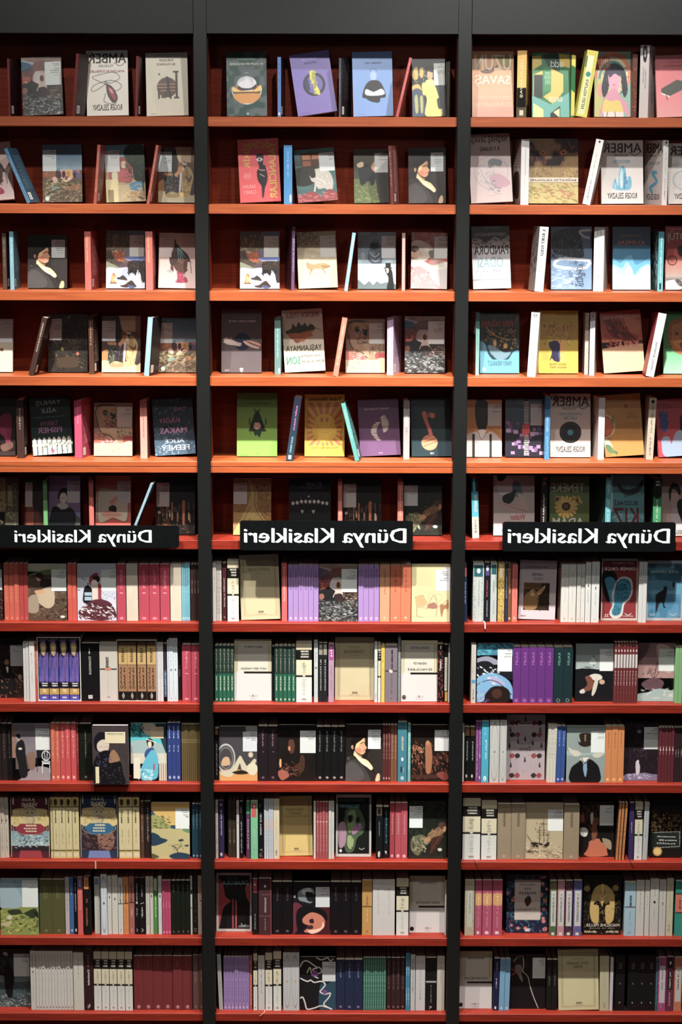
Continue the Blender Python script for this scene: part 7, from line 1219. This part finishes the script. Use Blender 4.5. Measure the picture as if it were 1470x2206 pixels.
# ------------------------------------------------------------------ the three hanging signs
def sign(x0, x1, y0, y1, tx0, tx1, ty0, ty1, label):
    Y = -.030
    A, B = unproj(x0, (y0 + y1) / 2, Y), unproj(x1, (y0 + y1) / 2, Y)
    zt, zb = unproj(715 if x0 > 0 else 200, y0, Y).z, unproj(715 if x0 > 0 else 200, y1, Y).z
    root = empty('shelf_sign', ((A.x + B.x) / 2, Y, zb)); tag(root, label, 'sign', 'shelf category signs')
    w, h, rad = B.x - A.x, zt - zb, .009
    P = []
    for cx, cz, a0 in ((w / 2 - rad, h - rad, 0), (-w / 2 + rad, h - rad, 90), (-w / 2 + rad, rad, 180), (w / 2 - rad, rad, 270)):
        for q in range(7):
            a = math.radians(a0 + q * 15); P.append((cx + rad * math.cos(a), cz + rad * math.sin(a)))
    n = len(P)
    V = [(a, 0, b) for a, b in P] + [(a, .004, b) for a, b in P]
    F = [tuple(range(n)), tuple(range(n, 2 * n))[::-1]] + [(i, n + i, n + (i + 1) % n, (i + 1) % n) for i in range(n)]
    obj('sign_plate', MB().add(V, F, (1, 1, 1)), M_SIGN, root)
    for sx in (-.3, .3):
        obj('mounting_bracket', MB().box(sx * w - .01, sx * w + .01, .004, -Y - .0006, h * .28, h * .28 + .012), M_POST, root)
    mb = MB(); o = root.location
    a, b = unproj(tx0, (ty0 + ty1) / 2, Y).x - o.x, unproj(tx1, (ty0 + ty1) / 2, Y).x - o.x
    z1, z0 = unproj(tx0, ty0, Y).z - o.z, unproj(tx0, ty1, Y).z - o.z
    place_text(mb, 'Dünya Klasikleri', a, z0, b, z1, (1, 1, 1), -.0005, bold=True)
    obj('lettering', mb, M_SIGNTXT, root)
sign(-14, 386, 1132, 1180, 31, 327, 1141, 1177, 'smaller black sign with white lettering on the left bookcase, cut by frame edge')
sign(517, 890, 1122, 1186, 525.5, 876, 1137.5, 1179, 'black sign with white lettering hanging in the middle of the centre bookcase')
sign(1083, 1456, 1123.5, 1187, 1094, 1444, 1138, 1180, 'black sign with white lettering on the right bookcase')

# ------------------------------------------------------------------ small things on the shelf edges
def ribbon(px, r, b, drop, dx, col, label, w=.0035):
    x = on_level(px, 0, SZ[r]); mb = MB()
    P = [(0, .05, .0006), (0, .012, .0006), (dx * .3, -.001, .0008), (dx * .6, -.0035, -.003), (dx, -.0045, -drop)]
    for (a, b_) in zip(P[:-1], P[1:]):
        mb.add([(a[0] - w / 2, a[1], a[2]), (a[0] + w / 2, a[1], a[2]), (b_[0] + w / 2, b_[1], b_[2]), (b_[0] - w / 2, b_[1], b_[2]),
                (a[0] - w / 2, a[1], a[2] + .0006), (a[0] + w / 2, a[1], a[2] + .0006), (b_[0] + w / 2, b_[1], b_[2] + .0006), (b_[0] - w / 2, b_[1], b_[2] + .0006)],
               [(0, 1, 2, 3), (4, 5, 6, 7), (0, 1, 5, 4), (1, 2, 6, 5), (2, 3, 7, 6), (3, 0, 4, 7)], srgb(col))
    o = obj('ribbon_bookmark', mb, M_LABEL); o.location = (x, 0, SZ[r]); tag(o, label, 'ribbon', 'ribbon bookmarks hanging over shelf edges')
ribbon(1045, 6, 2, .016, .001, 'c8ccd0', 'white bookmark end hanging over seventh shelf edge, right bay')
ribbon(1022, 9, 2, .010, .012, '4c1c18', 'dark ribbon on tenth shelf edge under the wide ivory spines')
ribbon(1358, 9, 2, .008, .010, '3c1816', 'dark ribbon on tenth shelf edge under the purple book')
ribbon(570, 11, 1, .007, -.016, 'a85c4c', 'salmon ribbon hanging over the bottom shelf edge, centre bay')
o = obj('shelf_label', MB().box(-.0022, .0022, -.0016, -.0004, -STH[9] * .95, -.0005, srgb('b0946c')), M_LABEL)
o.location = (on_level(206, 0, SZ[9]), 0, SZ[9]); tag(o, 'small tan sticker strip on the tenth shelf edge, left bay', 'label')

# ------------------------------------------------------------------ the 300 books that show largest stay objects, the slim remainder is one object
bpy.context.view_layer.update()
books = [o for o in scn.objects if o.get('category') == 'book']
def shown(o):
    cv = next(c for c in o.children if c.name.startswith('cover'))
    M = o.matrix_basis
    P = [project(M @ Vector(c)) for c in cv.bound_box]
    xs = sorted(p[0] for p in P); ys = [p[1] for p in P]
    x0, x1 = max(0, xs[0]), min(W_PX, xs[-1]); y0, y1 = max(0, min(ys)), min(H_PX, max(ys))
    return max(0, x1 - x0) * max(0, y1 - y0)
books.sort(key=shown, reverse=True)
KEEP = 300
rest = books[KEEP:]
Vs, Fs, Cs, Ms, n = [], [], [], [], 0
for o in rest:
    M = np.array(o.matrix_basis)
    for c in list(o.children):
        me = c.data; k = len(me.vertices)
        V = np.empty(k * 3); me.vertices.foreach_get('co', V); V = V.reshape(-1, 3)
        V = V @ M[:3, :3].T + M[:3, 3]
        C = np.empty(k * 4, np.float32); me.color_attributes['Col'].data.foreach_get('color', C)
        mi = {'book_pages': 1, 'lettering_ink': 2}.get(me.materials[0].name, 0)
        Vs.append(V); Cs.append(C.reshape(-1, 4))
        for p in me.polygons: Fs.append(tuple(i + n for i in p.vertices)); Ms.append(mi)
        n += k
        bpy.data.objects.remove(c)
    bpy.data.objects.remove(o)
me = bpy.data.meshes.new('slim_paperbacks')
me.from_pydata(np.concatenate(Vs), [], Fs); me.update()
for m in (M_PRINT, M_PAGE, M_INK): me.materials.append(m)
me.polygons.foreach_set('material_index', Ms)
ca = me.color_attributes.new('Col', 'FLOAT_COLOR', 'POINT'); ca.data.foreach_set('color', np.concatenate(Cs).ravel())
o = bpy.data.objects.new('slim_paperbacks', me); COL.objects.link(o)
tag(o, 'slim paperbacks standing spine out between the wider books on the shelves', 'book', 'slim paperbacks', 'stuff')

print('BOOKS', sum(1 for o in scn.objects if o.get('category') == 'book'), 'OBJECTS', len(scn.objects))
